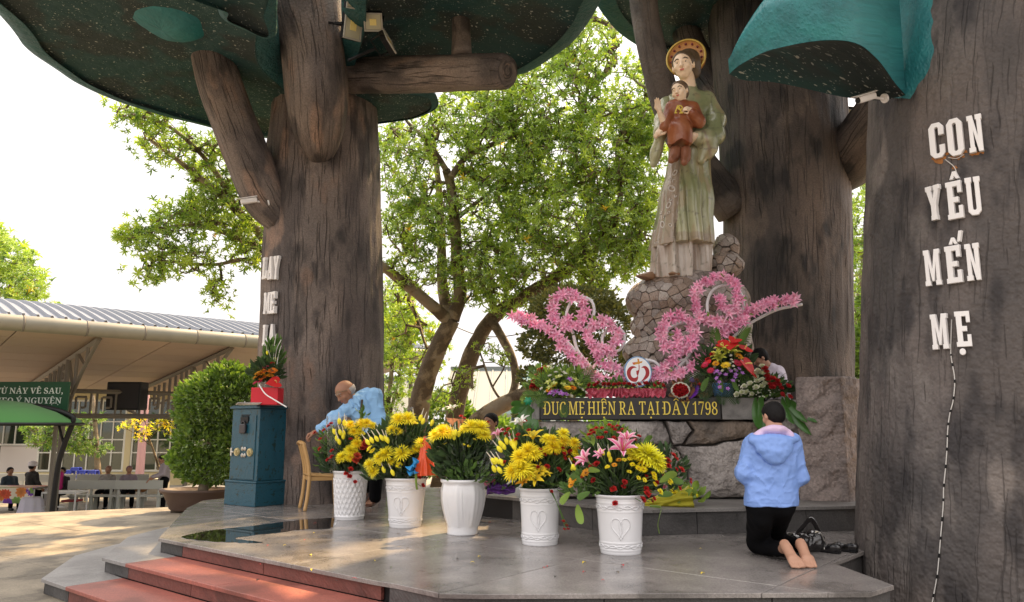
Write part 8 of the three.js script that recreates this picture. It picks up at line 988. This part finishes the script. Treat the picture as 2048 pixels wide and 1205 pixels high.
{ // building with windows behind the pavilion
  const d = 33, X = (u) => at(u, 900, d).x, Y = (v) => at(0, v, d).y, g = thing('building', V(X(150), LOW, -d), 'long beige building with tall framed windows and pink columns behind the pavilion', 'building'), wall = std(0.55, 0.46, 0.26, 0.85, { bumpMap: bump.rough, bumpScale: 0.02 }), fr = std(0.6, 0.58, 0.5, 0.5), glass = phy(0.03, 0.045, 0.03, 0.08, { clearcoat: 1, clearcoatRoughness: 0.03, metalness: 0.25 });
  const blk = (n, u0, v0, u1, v1, th, m, f = 0) => part(g, n, box(X(u1) - X(u0), Y(v0) - Y(v1), th, (X(u0) + X(u1)) / 2, (Y(v0) + Y(v1)) / 2, -d + f - th / 2), m);
  blk('wall', -160, 742, 470, 800, 0.3, wall); part(g, 'wall', box(X(470) - X(-160), Y(945) - LOW, 0.35, (X(470) + X(-160)) / 2, (Y(945) + LOW) / 2, -d - 0.17), wall); blk('plaster_panel', 0, 893, 76, 946, 0.28, std(0.55, 0.5, 0.45, 0.8));
  for (const u of [-60, 249, 440]) blk('pillar', u, 800, u + 13, 945, 0.36, wall, 0.04);
  const win = (u0, u1, v0, v1, cols, rows) => { const f = part(g, 'window', merge([bar(V(X(u0), Y(v0), -d), V(X(u0), Y(v1), -d), 0.08), bar(V(X(u1), Y(v0), -d), V(X(u1), Y(v1), -d), 0.08), bar(V(X(u0) + 0.04, Y(v0) - 0.04, -d), V(X(u1) - 0.04, Y(v0) - 0.04, -d), 0.08), bar(V(X(u0) + 0.04, Y(v1) + 0.04, -d), V(X(u1) - 0.04, Y(v1) + 0.04, -d), 0.08), ...Array.from({ length: cols - 1 }, (_, i) => bar(V(mix(X(u0), X(u1), (i + 1) / cols), Y(v0) - 0.08, -d), V(mix(X(u0), X(u1), (i + 1) / cols), Y(v1) + 0.08, -d), 0.055)), ...rows.map((v) => bar(V(X(u0) + 0.04, Y(v), -d + 0.008), V(X(u1) - 0.04, Y(v), -d + 0.008), 0.05))]), fr); const vs = [v0, ...rows, v1]; for (let i = 0; i < cols; i++) for (let j = 0; j < vs.length - 1; j++) part(f, 'pane', box((X(u1) - X(u0)) / cols - 0.06, Y(vs[j]) - Y(vs[j + 1]) - 0.05, 0.012, mix(X(u0), X(u1), (i + 0.5) / cols), (Y(vs[j]) + Y(vs[j + 1])) / 2, -d - 0.02), glass); };
  win(-45, 75, 800, 892, 5, [846]); win(77, 247, 800, 944, 7, [844, 880, 906]); win(263, 440, 800, 944, 7, [846, 880, 906]);
  part(g, 'room_back', box(X(470) - X(-160), Y(742) - LOW, 0.2, (X(470) + X(-160)) / 2, (Y(742) + LOW) / 2, -d - 0.5), std(0.1, 0.09, 0.07, 0.9));
  for (const [u, m] of [[30, std(0.62, 0.28, 0.18, 0.7)], [332, std(0.62, 0.36, 0.36, 0.7)]]) part(g, 'column', new THREE.CylinderGeometry(0.13 * 1.1, 0.15 * 1.1, Y(770) - LOW, 18).translate(X(u), (Y(770) + LOW) / 2, -d + 2.2), m);
  const rf = [], z0 = -d + 1.6, z1 = -d - 3, yr0 = Y(787), yr1 = Y(742) + 0.4; for (let x = X(-160); x < X(480); x += 0.42) rf.push(bar(V(x, yr0, z0), V(x, yr1, z1), 0.38, 0.03)); for (let x = X(-160) + 0.21; x < X(480); x += 0.42) rf.push(bar(V(x, yr0 + 0.03, z0), V(x, yr1 + 0.03, z1), 0.06, 0.05)); tag(part(g, 'roof', merge(rf), std(0.36, 0.4, 0.4, 0.5)), null, null, null, 'stuff');
}
// ribbed roofs beyond the garden
function house(label, c, d, rise, run, m, wallM) { // c: eave corners [u0,v0],[u1,v1]
  const a = at(...c[0], d), b = at(...c[1], d), L = b.x - a.x, g = thing('house', V((a.x + b.x) / 2, LOW, -d), label, 'house'), n = Math.ceil(L / 0.7); b.y = a.y;
  for (let i = 0; i < n; i++) { const x0 = a.x + L * i / n, w = L / n, sl = Math.hypot(rise, run), q = merge([box(w - 0.012, 0.04, sl, 0, 0, 0), box(0.07, 0.05, sl, -w / 2 + 0.045, 0.045, 0)]); q.rotateX(Math.atan2(rise, run)); q.translate(x0 + w / 2, a.y + rise / 2, -d - run / 2); part(g, 'roof_sheet', q, m); }
  part(g, 'wall', box(L - 0.8, a.y - LOW - 0.05, run * 0.8, (a.x + b.x) / 2, (a.y + LOW) / 2 - 0.05, -d - run * 0.5), wallM); part(g, 'ridge_cap', bar(V(a.x, a.y + rise + 0.06, -d - run), V(b.x, a.y + rise + 0.06, -d - run), 0.25, 0.08), m); part(g, 'fascia', box(L, 0.16, 0.05, (a.x + b.x) / 2, a.y - 0.07, -d + 0.03), std(0.3, 0.42, 0.44, 0.6));
  for (let i = 0; i < 3; i++) { const x = a.x + L * (0.25 + 0.25 * i), f = part(g, 'window', merge([bar(V(x - 0.5, a.y - 0.8, -d - run * 0.1 + 0.03), V(x + 0.5, a.y - 0.8, -d - run * 0.1 + 0.03), 0.07), bar(V(x - 0.5, a.y - 1.8, -d - run * 0.1 + 0.03), V(x + 0.5, a.y - 1.8, -d - run * 0.1 + 0.03), 0.07), bar(V(x, a.y - 0.84, -d - run * 0.1 + 0.03), V(x, a.y - 1.76, -d - run * 0.1 + 0.03), 0.05)]), MAT.steelWhite); part(f, 'pane', box(1.0, 0.9, 0.01, x, a.y - 1.3, -d - run * 0.1 + 0.015), phy(0.04, 0.06, 0.07, 0.1)); }
}
house('white house with a ribbed pale roof seen between the tree trunks', [[880, 822], [1042, 822]], 31, 2.0, 5, std(0.17, 0.19, 0.185, 0.6), std(0.5, 0.55, 0.55, 0.8));
house('house with a ribbed blue green roof behind the round shrub', [[985, 800], [1180, 800]], 40, 1.5, 6, std(0.055, 0.14, 0.17, 0.6), std(0.5, 0.55, 0.55, 0.8));
house('low house with a grey ribbed roof partly hidden by the slim young trees', [[715, 842], [808, 842]], 27, 1.6, 4, std(0.17, 0.19, 0.18, 0.6), std(0.2, 0.26, 0.24, 0.8));
{ const c = [[905, 650], [925, 660], [960, 672], [1000, 674], [1040, 668], [1075, 655]].map(([u, v]) => at(u, v, 17)); solo('cable', loft(spline(c, 24), 0.012, 5), MAT.black, 'dark overhead cable sagging between the garden trees', 'cable'); }
{ // box arrangement on the donation box, stone bench and bonsai tub by the pavement
  const tY = PLAT + 1.30 + 0.04, D = 10.2, Q = (u, v, dd = 0) => at(u, v, D + dd), g = thing('flower_arrangement', Q(534, 800).setY(tY), 'red square box of orange gerberas and green leaves on the blue metal box', 'flower arrangement');
  const rp = std(0.62, 0.008, 0.025, 0.45), c = Q(534, 800).setY(tY), W = 0.36; part(g, 'red_box', rbox(W, 0.23, 0.26, c.x, tY + 0.116, c.z, 0.008), rp);
  blooms(g, [...L('ger', 17, 0.12, [[513, 755], [523, 748], [526, 757, 19], [545, 743, 19], [517, 747], [535, 750], [529, 743], [540, 752, 14]]), ...L('pger', 12, 0.12, [[531, 735], [511, 767], [521, 764]]), ...L('anth', 26, 0.16, [[551, 766]]), ...L('bud', 8, 0.05, [[534, 706], [550, 718], [543, 700]]), ...L('redrose', 10, 0.08, [[522, 729], [545, 730]])], D, c.clone().setY(tY + 0.1), 141, { stems: false, up: 0.3 });
  leaves(g, 'foliage', leafL, leafDark, Q(532, 748), V(0.17, 0.14, 0.1), 260, 143); leaves(g, 'foliage', leafL, leafMid, Q(545, 715, 0.02), V(0.1, 0.22, 0.07), 120, 144, { up: 1.6 });
  part(g, 'white_twigs', merge([[[543, 740], [540, 712], [527, 682]], [[548, 735], [553, 700], [562, 680]], [[546, 735], [548, 695], [552, 668]], [[552, 740], [556, 712], [562, 692]], [[530, 770], [545, 757], [555, 752]]].map((l) => tube(l.map(([u, v]) => Q(u, v, -0.05)), 0.006, 5, 10))), std(0.72, 0.70, 0.64, 0.5)); part(g, 'white_strip', loft(spline([Q(518, 770, -0.16), Q(530, 788, -0.25), Q(548, 800, -0.42), Q(573, 815, -0.5)], 20), 0.009, 6), MAT.paint);
  const sm = std(1, 1, 1, 0.8, { map: granite([0.24, 0.225, 0.215], 55, 0.4), bumpMap: bump.pits, bumpScale: 0.01 }), bp = onY(405, 1014, 0.02), b = thing('stone_bench', V(bp.x, 0, bp.z - 0.2), 'low grey carved stone bench beside the bonsai tub', 'stone bench'); b.rotation.y = -0.12;
  lp(b, 'seat', rbox(0.95, 0.08, 0.42, 0.05, 0.33, 0, 0.02), sm); for (const [x, s] of [[-0.28, 1], [0.38, -1]]) { const sh = new THREE.Shape(); sh.moveTo(-0.09, 0); sh.lineTo(0.09, 0); sh.bezierCurveTo(0.06, 0.12, 0.1, 0.22, 0.2, 0.288); sh.lineTo(-0.2, 0.288); sh.bezierCurveTo(-0.1, 0.22, -0.06, 0.12, -0.09, 0); lp(b, 'leg', new THREE.ExtrudeGeometry(sh, { depth: 0.3, bevelEnabled: true, bevelSize: 0.01, bevelThickness: 0.01, bevelSegments: 1 }).translate(x, 0, -0.15), sm); }
}
// ------------------------------------------------------------------ living trees and shrubs
const rosette = (n, Lf, W, s) => { const r = rng(s), l = []; for (let i = 0; i < n; i++) { const q = leafG(Lf * (0.75 + 0.4 * r()), W * (0.85 + 0.3 * r()), 0.25, -0.9, 3); q.rotateX(-0.25 - 0.75 * r()); q.rotateY(i / n * 6.2832 + r() * 0.6); l.push(q.translate(0, 0.02 * r(), 0)); } return merge(l); };
const ROS = [rosette(8, 0.155, 0.0165, 1), rosette(6, 0.165, 0.0175, 2)], leafTree = new THREE.MeshPhysicalMaterial({ color: new THREE.Color().setRGB(0.31, 0.46, 0.05), roughness: 0.95, transmission: 0.5, thickness: 0, side: THREE.DoubleSide });
const bk = std(0.26, 0.205, 0.14, 0.9, { map: stoneMap([1.25, 1.2, 1.1], [0.4, 0.36, 0.32], 61), bumpMap: bump.rough, bumpScale: 0.05 });
// limbs: [[u, v, d]..., r0, r1]; blobs: [u, v, ru, rv, d, rd, count]; every tip is joined by twigs to the nearest limb
function tree(name, label, limbs, blobs, seed, { ros = ROS, leaf = leafTree, per = 2, size = 1, tints, group, thin = 0.85, cat = 'tree', base, twig = 0.006 } = {}) {
  const L0 = limbs.map((l) => { const p = l.filter(Array.isArray).map((q) => at(...q)), [r0, r1] = l.filter((q) => !Array.isArray(q)); return { path: spline(p, p.length * 6), r0, r1 }; }), b0 = L0[0].path[0];
  const g = thing(name, base ?? b0.clone(), label, cat, group), r = rng(seed), nodes = [];
  L0.forEach((l, i) => { part(g, i ? 'limb' : 'trunk', loft(l.path, (t) => mix(l.r0, l.r1, Math.pow(t, 0.8)) * (1 + (i ? 0 : 0.35 * Math.max(0, 0.12 - t) / 0.12)), i ? 8 : 14, { disp: (p, a, s) => l.r0 * 0.14 * fbm(p.x * 4, p.y * 3, p.z * 4, 3) }), bk); l.path.forEach((p, j) => { if (i || j > l.path.length * 0.45) nodes.push({ p, c: 0, up: -1 }); }); });
  const tips = []; for (const [u, v, ru, rv, d, rd, n] of blobs) for (let k = 0; k < n * thin; k++) { let x, y, z; do { x = r() * 2 - 1; y = r() * 2 - 1; z = r() * 2 - 1; } while (x * x + y * y + z * z > 1); const m = Math.pow(Math.hypot(x, y, z), -0.45); tips.push(at(u + x * m * ru, v + y * m * rv, d + z * m * rd)); }
  const near = (p) => { let b = 0, bd = 1e9; for (let i = 0; i < nodes.length; i++) { const q = nodes[i].p, d = (q.x - p.x) ** 2 + (q.y - p.y) ** 2 + (q.z - p.z) ** 2; if (d < bd) { bd = d; b = i; } } return [b, Math.sqrt(bd)]; };
  const nl = nodes.length; const key = tips.map((p) => ({ p, d: near(p)[1] })).sort((a, b) => a.d - b.d), ends = [];
  for (const { p } of key) { const [b, d] = near(p); let up = b; const n = Math.min(4, Math.floor(d / 0.3)); for (let k = 1; k <= n; k++) { const t = k / (n + 1), q = nodes[b].p.clone().lerp(p, t).add(V((r() - 0.5) * 0.06, -0.06 * d * Math.sin(t * 3.14) + (r() - 0.5) * 0.06, (r() - 0.5) * 0.06)); nodes.push({ p: q, c: 0, up }); up = nodes.length - 1; } nodes.push({ p, c: 1, up }); ends.push(nodes.length - 1); }
  for (let i = nodes.length - 1; i >= nl; i--) nodes[nodes[i].up].c += nodes[i].c;
  const pos = [], nor = [], uv = []; for (let i = nl; i < nodes.length; i++) { const a = nodes[nodes[i].up], b = nodes[i], r0 = twig * Math.pow(Math.min(a.c, b.c * 1.6), 0.42), r1 = twig * Math.pow(b.c, 0.42), d = b.p.clone().sub(a.p).normalize(), x = Math.abs(d.y) > 0.9 ? V(1, 0, 0) : V(0, 1, 0), e = d.clone().cross(x).normalize(), f = d.clone().cross(e), R = (p, rr, k) => { const n = e.clone().multiplyScalar(Math.cos(k * 2.094)).addScaledVector(f, Math.sin(k * 2.094)); return [p.clone().addScaledVector(n, rr), n]; }; for (let k = 0; k < 3; k++) for (const [p, n] of [R(a.p, r0, k), R(a.p, r0, k + 1), R(b.p, r1, k), R(a.p, r0, k + 1), R(b.p, r1, k + 1), R(b.p, r1, k)]) { pos.push(p.x, p.y, p.z); nor.push(n.x, n.y, n.z); uv.push(p.x * 2, p.y * 2); } }
  const bg = new THREE.BufferGeometry(); bg.setAttribute('position', new THREE.Float32BufferAttribute(pos, 3)); bg.setAttribute('normal', new THREE.Float32BufferAttribute(nor, 3)); bg.setAttribute('uv', new THREE.Float32BufferAttribute(uv, 2)); tag(part(g, 'twigs', bg, bk), null, null, null, 'stuff');
  const T = tints ?? [[0.45, 0.55, 0.5], [0.8, 0.85, 0.8], [1.15, 1.1, 0.9], [1.6, 1.4, 1.1], [1.05, 1.0, 0.9], [1.3, 1.25, 1.0]], N = ends.length * per;
  ros.forEach((geo, h) => { const m = shade(new THREE.InstancedMesh(geo, leaf, Math.floor(N / ros.length))), M = new THREE.Matrix4(), c = new THREE.Color(); m.name = 'crown'; for (let i = 0; i < m.count; i++) { const e = nodes[ends[(i * ros.length + h) % ends.length]], dir = e.p.clone().sub(nodes[e.up].p).normalize().multiplyScalar(0.7).add(V((r() - 0.5) * 0.9, 0.55 + (r() - 0.5) * 0.5, (r() - 0.5) * 0.9)), j = i * ros.length + h < ends.length ? 0.04 : 0.24; M.compose(e.p.clone().add(V((r() - 0.5) * 2 * j, (r() - 0.5) * 2 * j, (r() - 0.5) * 2 * j)).sub(g.position), quatTo(dir, r() * 6.28), V(1, 1, 1).multiplyScalar(size * 0.85 * (0.75 + 0.5 * r()))); m.setMatrixAt(i, M); const t = r() < 0.004 ? [2.6, 1.2, 0.5] : T[Math.floor(r() * T.length)]; m.setColorAt(i, c.setRGB(...t)); } g.add(m); m.userData.kind = 'stuff'; });
  return g;
}
const D1 = 15.5;
tree('broadleaf_tree', 'broadleaf tree with a forked mottled trunk, between the left trunk and the statue', [[[818, 992, 16], [826, 880, 16], [846, 780, 15.8], [872, 705, 15.6], [904, 640, D1], 0.27, 0.17], [[904, 640, D1], [920, 590, D1], [914, 520, D1], [909, 440, 15.3], [901, 370, 15.2], [892, 340, 15], 0.16, 0.09], [[898, 642, D1], [850, 600, 15.2], [800, 560, 15], [768, 535, 14.8], [700, 480, 14.6], 0.15, 0.08], [[895, 630, 15.6], [884, 560, 16], [883, 480, 16.2], [878, 380, 16.4], [866, 280, 16.5], 0.15, 0.06], [[892, 340, 15], [860, 290, 14.8], [815, 245, 14.6], 0.07, 0.03], [[901, 355, 15], [940, 310, 15.2], [1040, 265, 15.4], [1130, 215, 15.4], 0.08, 0.03], [[909, 440, 15.3], [960, 400, 15.8], [1010, 360, 16.2], 0.06, 0.03]],
  [[815, 320, 60, 110, 15, 1.3, 330], [835, 450, 75, 60, 15.2, 1.3, 300], [930, 240, 80, 60, 15, 1.4, 260], [840, 700, 50, 60, 17.5, 1, 120], [930, 560, 50, 50, 15.8, 1, 120], [1060, 400, 70, 70, 16, 1.2, 160], [1000, 190, 70, 50, 15.4, 1.2, 200], [960, 420, 90, 90, 15.6, 1.6, 420], [1010, 300, 95, 80, 15.6, 1.5, 420], [830, 540, 60, 40, 15, 1.0, 120], [880, -90, 170, 110, 15.5, 2, 420], [800, 640, 40, 60, 17, 1.0, 140]], 201);  // crown blob above the top edge is unseen, added to shade the floor
tree('broadleaf_tree', 'broadleaf tree leaning across behind the round topiary shrub', [[[884, 992, 16.2], [903, 870, 16], [924, 765, 15.8], [954, 685, 15.6], [990, 632, D1], [1050, 592, 15.2], [1112, 555, 15], 0.22, 0.12], [[1112, 555, 15], [1165, 520, 15], [1212, 485, 14.8], [1290, 470, 14.6], 0.11, 0.05], [[1150, 528, 15], [1180, 420, 15.3], [1150, 300, 15.5], [1180, 160, 15.6], 0.1, 0.03], [[1212, 487, 14.8], [1240, 400, 14.6], [1235, 300, 14.5], [1260, 200, 14.5], 0.08, 0.03], [[978, 634, D1], [1002, 672, 15.2], [1026, 722, 15], [1030, 770, 14.9], [1010, 815, 14.8], 0.10, 0.07], [[1000, 630, 15.4], [960, 560, 15.2], [965, 510, 15], 0.06, 0.03]],
  [[1100, 190, 110, 100, 15.4, 1.6, 520], [1175, 100, 65, 75, 15.4, 1.5, 300], [1110, 320, 100, 80, 15.4, 1.5, 400], [1210, 290, 75, 110, 14.8, 1.3, 400], [1130, 430, 120, 80, 15, 1.6, 520], [1240, 420, 60, 90, 14.6, 1.2, 300], [1080, 515, 90, 45, 15, 1.3, 260], [1210, 520, 70, 45, 14.6, 1.0, 220], [1270, 200, 45, 90, 14.6, 1.0, 180], [985, 540, 70, 50, 15, 1, 220], [1010, 600, 50, 30, 15.1, 0.8, 70], [1310, 250, 35, 80, 14.8, 0.8, 150], [1285, 360, 45, 90, 14.7, 0.9, 210], [1290, 480, 40, 60, 14.6, 0.8, 170], [1150, 570, 70, 30, 15, 0.8, 120], [1150, -110, 130, 100, 15.5, 2, 320]], 202);  // last blob: unseen upper crown, added as shade for the platform
tree('broadleaf_tree', 'broadleaf tree whose drooping boughs show left of the thick concrete trunk', [[[640, 992, 15.1], [632, 800, 14.7], [610, 640, 14.1], [565, 545, 13.5], 0.3, 0.17], [[565, 545, 13.5], [520, 470, 13.1], [455, 405, 12.7], [380, 340, 12.4], [300, 280, 12.1], 0.11, 0.03], [[540, 510, 13.3], [460, 470, 12.9], [380, 450, 12.6], [290, 465, 12.3], 0.07, 0.02], [[480, 430, 12.9], [420, 330, 12.5], [340, 255, 12.1], [255, 225, 11.9], 0.06, 0.02], [[545, 520, 13.4], [480, 520, 13.1], [420, 530, 12.7], [300, 520, 12.4], 0.05, 0.02]],
  [[285, 225, 60, 28, 12.1, 0.6, 130], [330, 290, 70, 38, 12.3, 0.7, 90], [440, 330, 70, 55, 12.7, 0.9, 190], [440, 420, 75, 50, 12.7, 0.9, 240], [500, 480, 45, 60, 13.1, 0.8, 160], [370, 440, 70, 30, 12.6, 0.7, 130], [300, 480, 60, 30, 12.3, 0.6, 90], [360, 520, 80, 30, 12.5, 0.7, 120], [300, 550, 30, 16, 12.4, 0.4, 26], [430, 570, 26, 16, 12.7, 0.4, 26], [440, 605, 14, 14, 12.7, 0.3, 12], [250, 470, 20, 18, 12.2, 0.3, 20]], 203, { per: 2, size: 0.85 });
tree('leaning_tree', 'mottled leaning tree bough lying low in front of the pale house', [[[928, 868, 14.4], [960, 838, 14.3], [1000, 813, 14.2], [1045, 793, 14.1], [1100, 778, 14], 0.16, 0.15], [[1010, 812, 14.2], [985, 775, 14.3], [965, 720, 14.4], [955, 690, 14.4], 0.03, 0.015], [[985, 775, 14.3], [1010, 730, 14.2], [1000, 705, 14.1], 0.02, 0.01]], [[965, 700, 25, 18, 14.4, 0.4, 16], [1000, 715, 25, 25, 14.2, 0.4, 30], [930, 760, 30, 30, 14.6, 0.5, 34], [890, 800, 30, 30, 14.8, 0.5, 40]], 204, { per: 1, size: 0.8 });
tree('young_tree', 'slim young tree with several stems beside the pavilion gutter', [[[762, 992, 19], [770, 860, 19], [783, 740, 19], [790, 600, 19], 0.09, 0.04], [[772, 860, 19], [800, 740, 19.2], [808, 620, 19.2], 0.05, 0.02]], [[800, 600, 45, 50, 19, 1, 160], [790, 690, 40, 60, 19, 0.9, 150], [815, 770, 25, 35, 19, 0.7, 60], [775, 800, 22, 40, 19, 0.7, 60]], 205, { size: 1.0 });
tree('broadleaf_tree', 'bright green tree showing in the gap beside the nearest lettered trunk', [[[1722, 1000, 19], [1722, 800, 19], [1718, 640, 19], [1735, 480, 19], 0.2, 0.08], [[1718, 640, 19], [1760, 540, 19], [1790, 450, 19], 0.08, 0.03]], [[1725, 420, 60, 110, 19, 1.6, 300], [1730, 560, 60, 80, 18.6, 1.6, 260], [1735, 690, 50, 70, 18.4, 1.4, 240], [1800, 500, 60, 120, 19, 1.5, 120], [1730, 320, 40, 50, 19, 1, 80]], 206, { size: 1.15 });
tree('mango_tree', 'drooping broadleaf tree rising over the pavilion roof', [[[-30, 900, 32], [-20, 700, 32], [-10, 560, 32], 0.3, 0.15], [[-12, 600, 32], [40, 560, 31.5], [75, 570, 31], 0.1, 0.04]], [[10, 520, 55, 40, 31.5, 2, 150], [45, 570, 50, 40, 31, 1.6, 130], [-30, 480, 50, 40, 32, 2, 90], [110, 618, 12, 5, 31, 0.4, 6]], 207, { size: 2.3, per: 2 });
tree('conifer', 'dark layered conifer in front of the windows of the beige building', [[[196, 960, 29], [190, 860, 29], [185, 790, 29], 0.12, 0.06], [[190, 880, 29], [130, 880, 28.6], [70, 890, 28.3], 0.04, 0.01], [[188, 850, 29], [120, 855, 28.8], [60, 862, 28.4], 0.04, 0.01]], [[120, 885, 70, 10, 28.7, 0.8, 100], [110, 858, 70, 9, 28.7, 0.8, 100], [160, 840, 50, 8, 29, 0.8, 70], [180, 900, 40, 10, 29, 0.8, 50]], 208, { size: 1.3, tints: [[0.35, 0.5, 0.5], [0.55, 0.65, 0.5], [0.9, 0.9, 0.6]] });
tree('shrub_tree', 'thin shrub with yellow leaves in front of the beige building', [[[318, 940, 28], [312, 920, 28], [302, 890, 28], [292, 868, 28], 0.05, 0.03], [[305, 895, 28], [270, 868, 28], [238, 852, 28], 0.02, 0.008], [[298, 880, 28], [320, 855, 28], [340, 838, 28], 0.02, 0.008], [[295, 870, 28], [290, 845, 28], 0.02, 0.008]], [[290, 850, 45, 16, 28, 0.6, 80], [245, 855, 12, 8, 28, 0.3, 10], [335, 850, 16, 22, 28, 0.4, 40], [280, 875, 20, 12, 28, 0.4, 20]], 209, { size: 0.9, per: 1, tints: [[4, 2.2, 0.8], [3, 2.0, 0.8], [2.2, 1.8, 0.8]], twig: 0.01 });
// clipped shrubs: many small leaves on rounded clumps
function clipped(name, label, cat, clumps, d, n, seed, geo, mat, tints, stem, s = 1) {
  const cs = clumps.map(([u, v, ru, rv, rd, dd = 0]) => ({ c: at(u, v, d + dd), R: V(ru * d / FPX * 0.92, rv * d / FPX * 0.86, rd * 0.92) })), low = Math.min(...stem.map((q) => at(q[0], q[1], d).y)), g = thing(name, at(stem[0][0], stem[0][1], d), label, cat), r = rng(seed), tot = cs.reduce((a, q) => a + q.R.x * q.R.y, 0);
  part(g, 'stem', loft(spline(stem.map(([u, v]) => at(u, v, d)), 20), (t) => mix(0.09, 0.05, t), 10, { disp: (p) => 0.03 * fbm(p.x * 6, p.y * 6, p.z * 6, 2) }), bk);
  const m = shade(new THREE.InstancedMesh(geo, mat, n)), M = new THREE.Matrix4(), col = new THREE.Color(); m.name = 'foliage'; let i = 0;
  for (const { c, R } of cs) { const k = Math.round(n * R.x * R.y / tot); for (let j = 0; j < k && i < n; j++) { const th = r() * 6.2832, z = r() * 2 - 1, q = Math.sqrt(1 - z * z), dir = V(q * Math.cos(th), z, q * Math.sin(th)), sh = (0.66 + 0.34 * Math.pow(r(), 0.5)) * (0.94 + 0.55 * fbm(dir.x * 3 + c.x, dir.y * 3, dir.z * 3, 3)), p = V(c.x + dir.x * R.x * sh, c.y + dir.y * R.y * sh, c.z + dir.z * R.z * sh), o = V(dir.x + (r() - 0.5) * 1.2, dir.y + 0.3 + (r() - 0.5), dir.z + (r() - 0.5) * 1.2); M.compose(p.sub(g.position), quatTo(o, r() * 6.28).multiply(new THREE.Quaternion().setFromAxisAngle(V(1, 0, 0), -Math.PI / 2)), V(1, 1, 1).multiplyScalar(s * (0.75 + 0.5 * r()))); m.setMatrixAt(i, M); m.setColorAt(i, col.setRGB(...tints[Math.floor(r() * tints.length)])); i++; } }
  m.count = i; m.userData.kind = 'stuff'; g.add(m); return g;
}
const bl = leafG(0.10, 0.026, 0.3, -0.6, 3), sl = leafG(0.07, 0.02, 0.3, -0.6, 3), shrubM = LM(0.17, 0.28, 0.028, 0.45), oliveM = LM(0.19, 0.20, 0.05, 0.35), hedgeM = LM(0.20, 0.33, 0.035, 0.5);
clipped('bonsai_shrub', 'large clipped green shrub in layered clumps, growing in a brown tub', 'shrub', [[445, 795, 80, 65, 0.62], [420, 830, 70, 50, 0.55], [390, 800, 40, 45, 0.4], [500, 790, 42, 60, 0.45], [410, 880, 62, 38, 0.5], [470, 890, 45, 50, 0.45], [375, 868, 22, 14, 0.25], [395, 930, 52, 28, 0.45], [360, 915, 26, 14, 0.25], [460, 935, 30, 28, 0.4], [455, 755, 45, 32, 0.4], [425, 945, 70, 24, 0.45]], 13.4, 13500, 301, bl, shrubM, [[0.7, 0.8, 0.8], [1, 1, 1], [1.4, 1.35, 1]], [[405, 985], [415, 930], [425, 860], [435, 800]]);
{ const c = at(395, 985, 13.4).setY(0), g = thing('planter_tub', c, 'wide brown oval planter tub holding the large clipped shrub', 'planter'); const q = new THREE.LatheGeometry([[0.001, 0.02], [0.36, 0.02], [0.4, 0.05], [0.5, 0.3], [0.56, 0.34], [0.56, 0.385], [0.5, 0.385], [0.46, 0.30], [0.001, 0.30]].map((p) => new THREE.Vector2(...p)), 48).scale(1.15, 1, 0.8); lp(g, 'tub', q, std(0.085, 0.05, 0.035, 0.6, { bumpMap: bump.pits, bumpScale: 0.01 })); lp(g, 'soil', new THREE.CircleGeometry(0.46, 24).rotateX(-Math.PI / 2).scale(1.15, 1, 0.8).translate(0, 0.335, 0), MAT.soil); for (const [x, z] of [[-0.3, 0.15], [0.3, 0.15], [0, -0.2]]) lp(g, 'foot', rbox(0.12, 0.04, 0.12, x, 0.02, z, 0.01), MAT.soil); }
clipped('topiary_shrub', 'rounded olive green topiary shrub behind the pink floral frame', 'shrub', [[1150, 612, 104, 48, 0.75], [1110, 640, 70, 40, 0.6], [1210, 645, 60, 55, 0.6], [1075, 690, 44, 34, 0.4], [1130, 705, 70, 50, 0.6], [1200, 730, 70, 55, 0.6], [1065, 755, 34, 26, 0.3], [1060, 828, 34, 26, 0.3], [1120, 770, 50, 35, 0.4]], 12.6, 13000, 302, sl, oliveM, [[0.6, 0.7, 0.7], [1, 1, 1], [1.5, 1.4, 1]], [[1140, 985], [1150, 880], [1140, 760], [1150, 640]]);
clipped('hedge', 'bright green leafy hedge behind the flower pots', 'hedge', [[880, 830, 70, 45, 0.8], [800, 870, 60, 40, 0.8], [960, 865, 80, 40, 0.8], [1050, 885, 70, 40, 0.7], [870, 905, 120, 45, 0.8], [1010, 930, 90, 50, 0.7], [760, 905, 40, 40, 0.6]], 18.5, 11000, 303, bl, hedgeM, [[0.6, 0.7, 0.7], [1, 1, 1], [1.4, 1.3, 1]], [[900, 985], [890, 920], [880, 860]], 1.5);
clipped('hedge', 'dark green bushes low between the dark trunk and the lettered trunk', 'hedge', [[1735, 690, 34, 50, 0.6], [1730, 740, 36, 40, 0.6], [1745, 600, 20, 30, 0.5]], 15.5, 2600, 304, bl, shrubM, [[0.6, 0.7, 0.7], [1, 1, 1], [1.3, 1.3, 1]], [[1735, 985], [1735, 880], [1733, 740]], 1.2);
clipped('hedge', 'pale green far hedge in front of the house walls', 'hedge', [[1650, 900, 150, 60, 2], [620, 900, 130, 60, 2], [1250, 900, 200, 70, 2]], 24, 5000, 305, bl, hedgeM, [[0.6, 0.7, 0.7], [1, 1, 1]], [[1250, 985], [1250, 930], [1250, 900]], 2.2);
scene.updateMatrixWorld(true);
renderer.render(scene, camera);
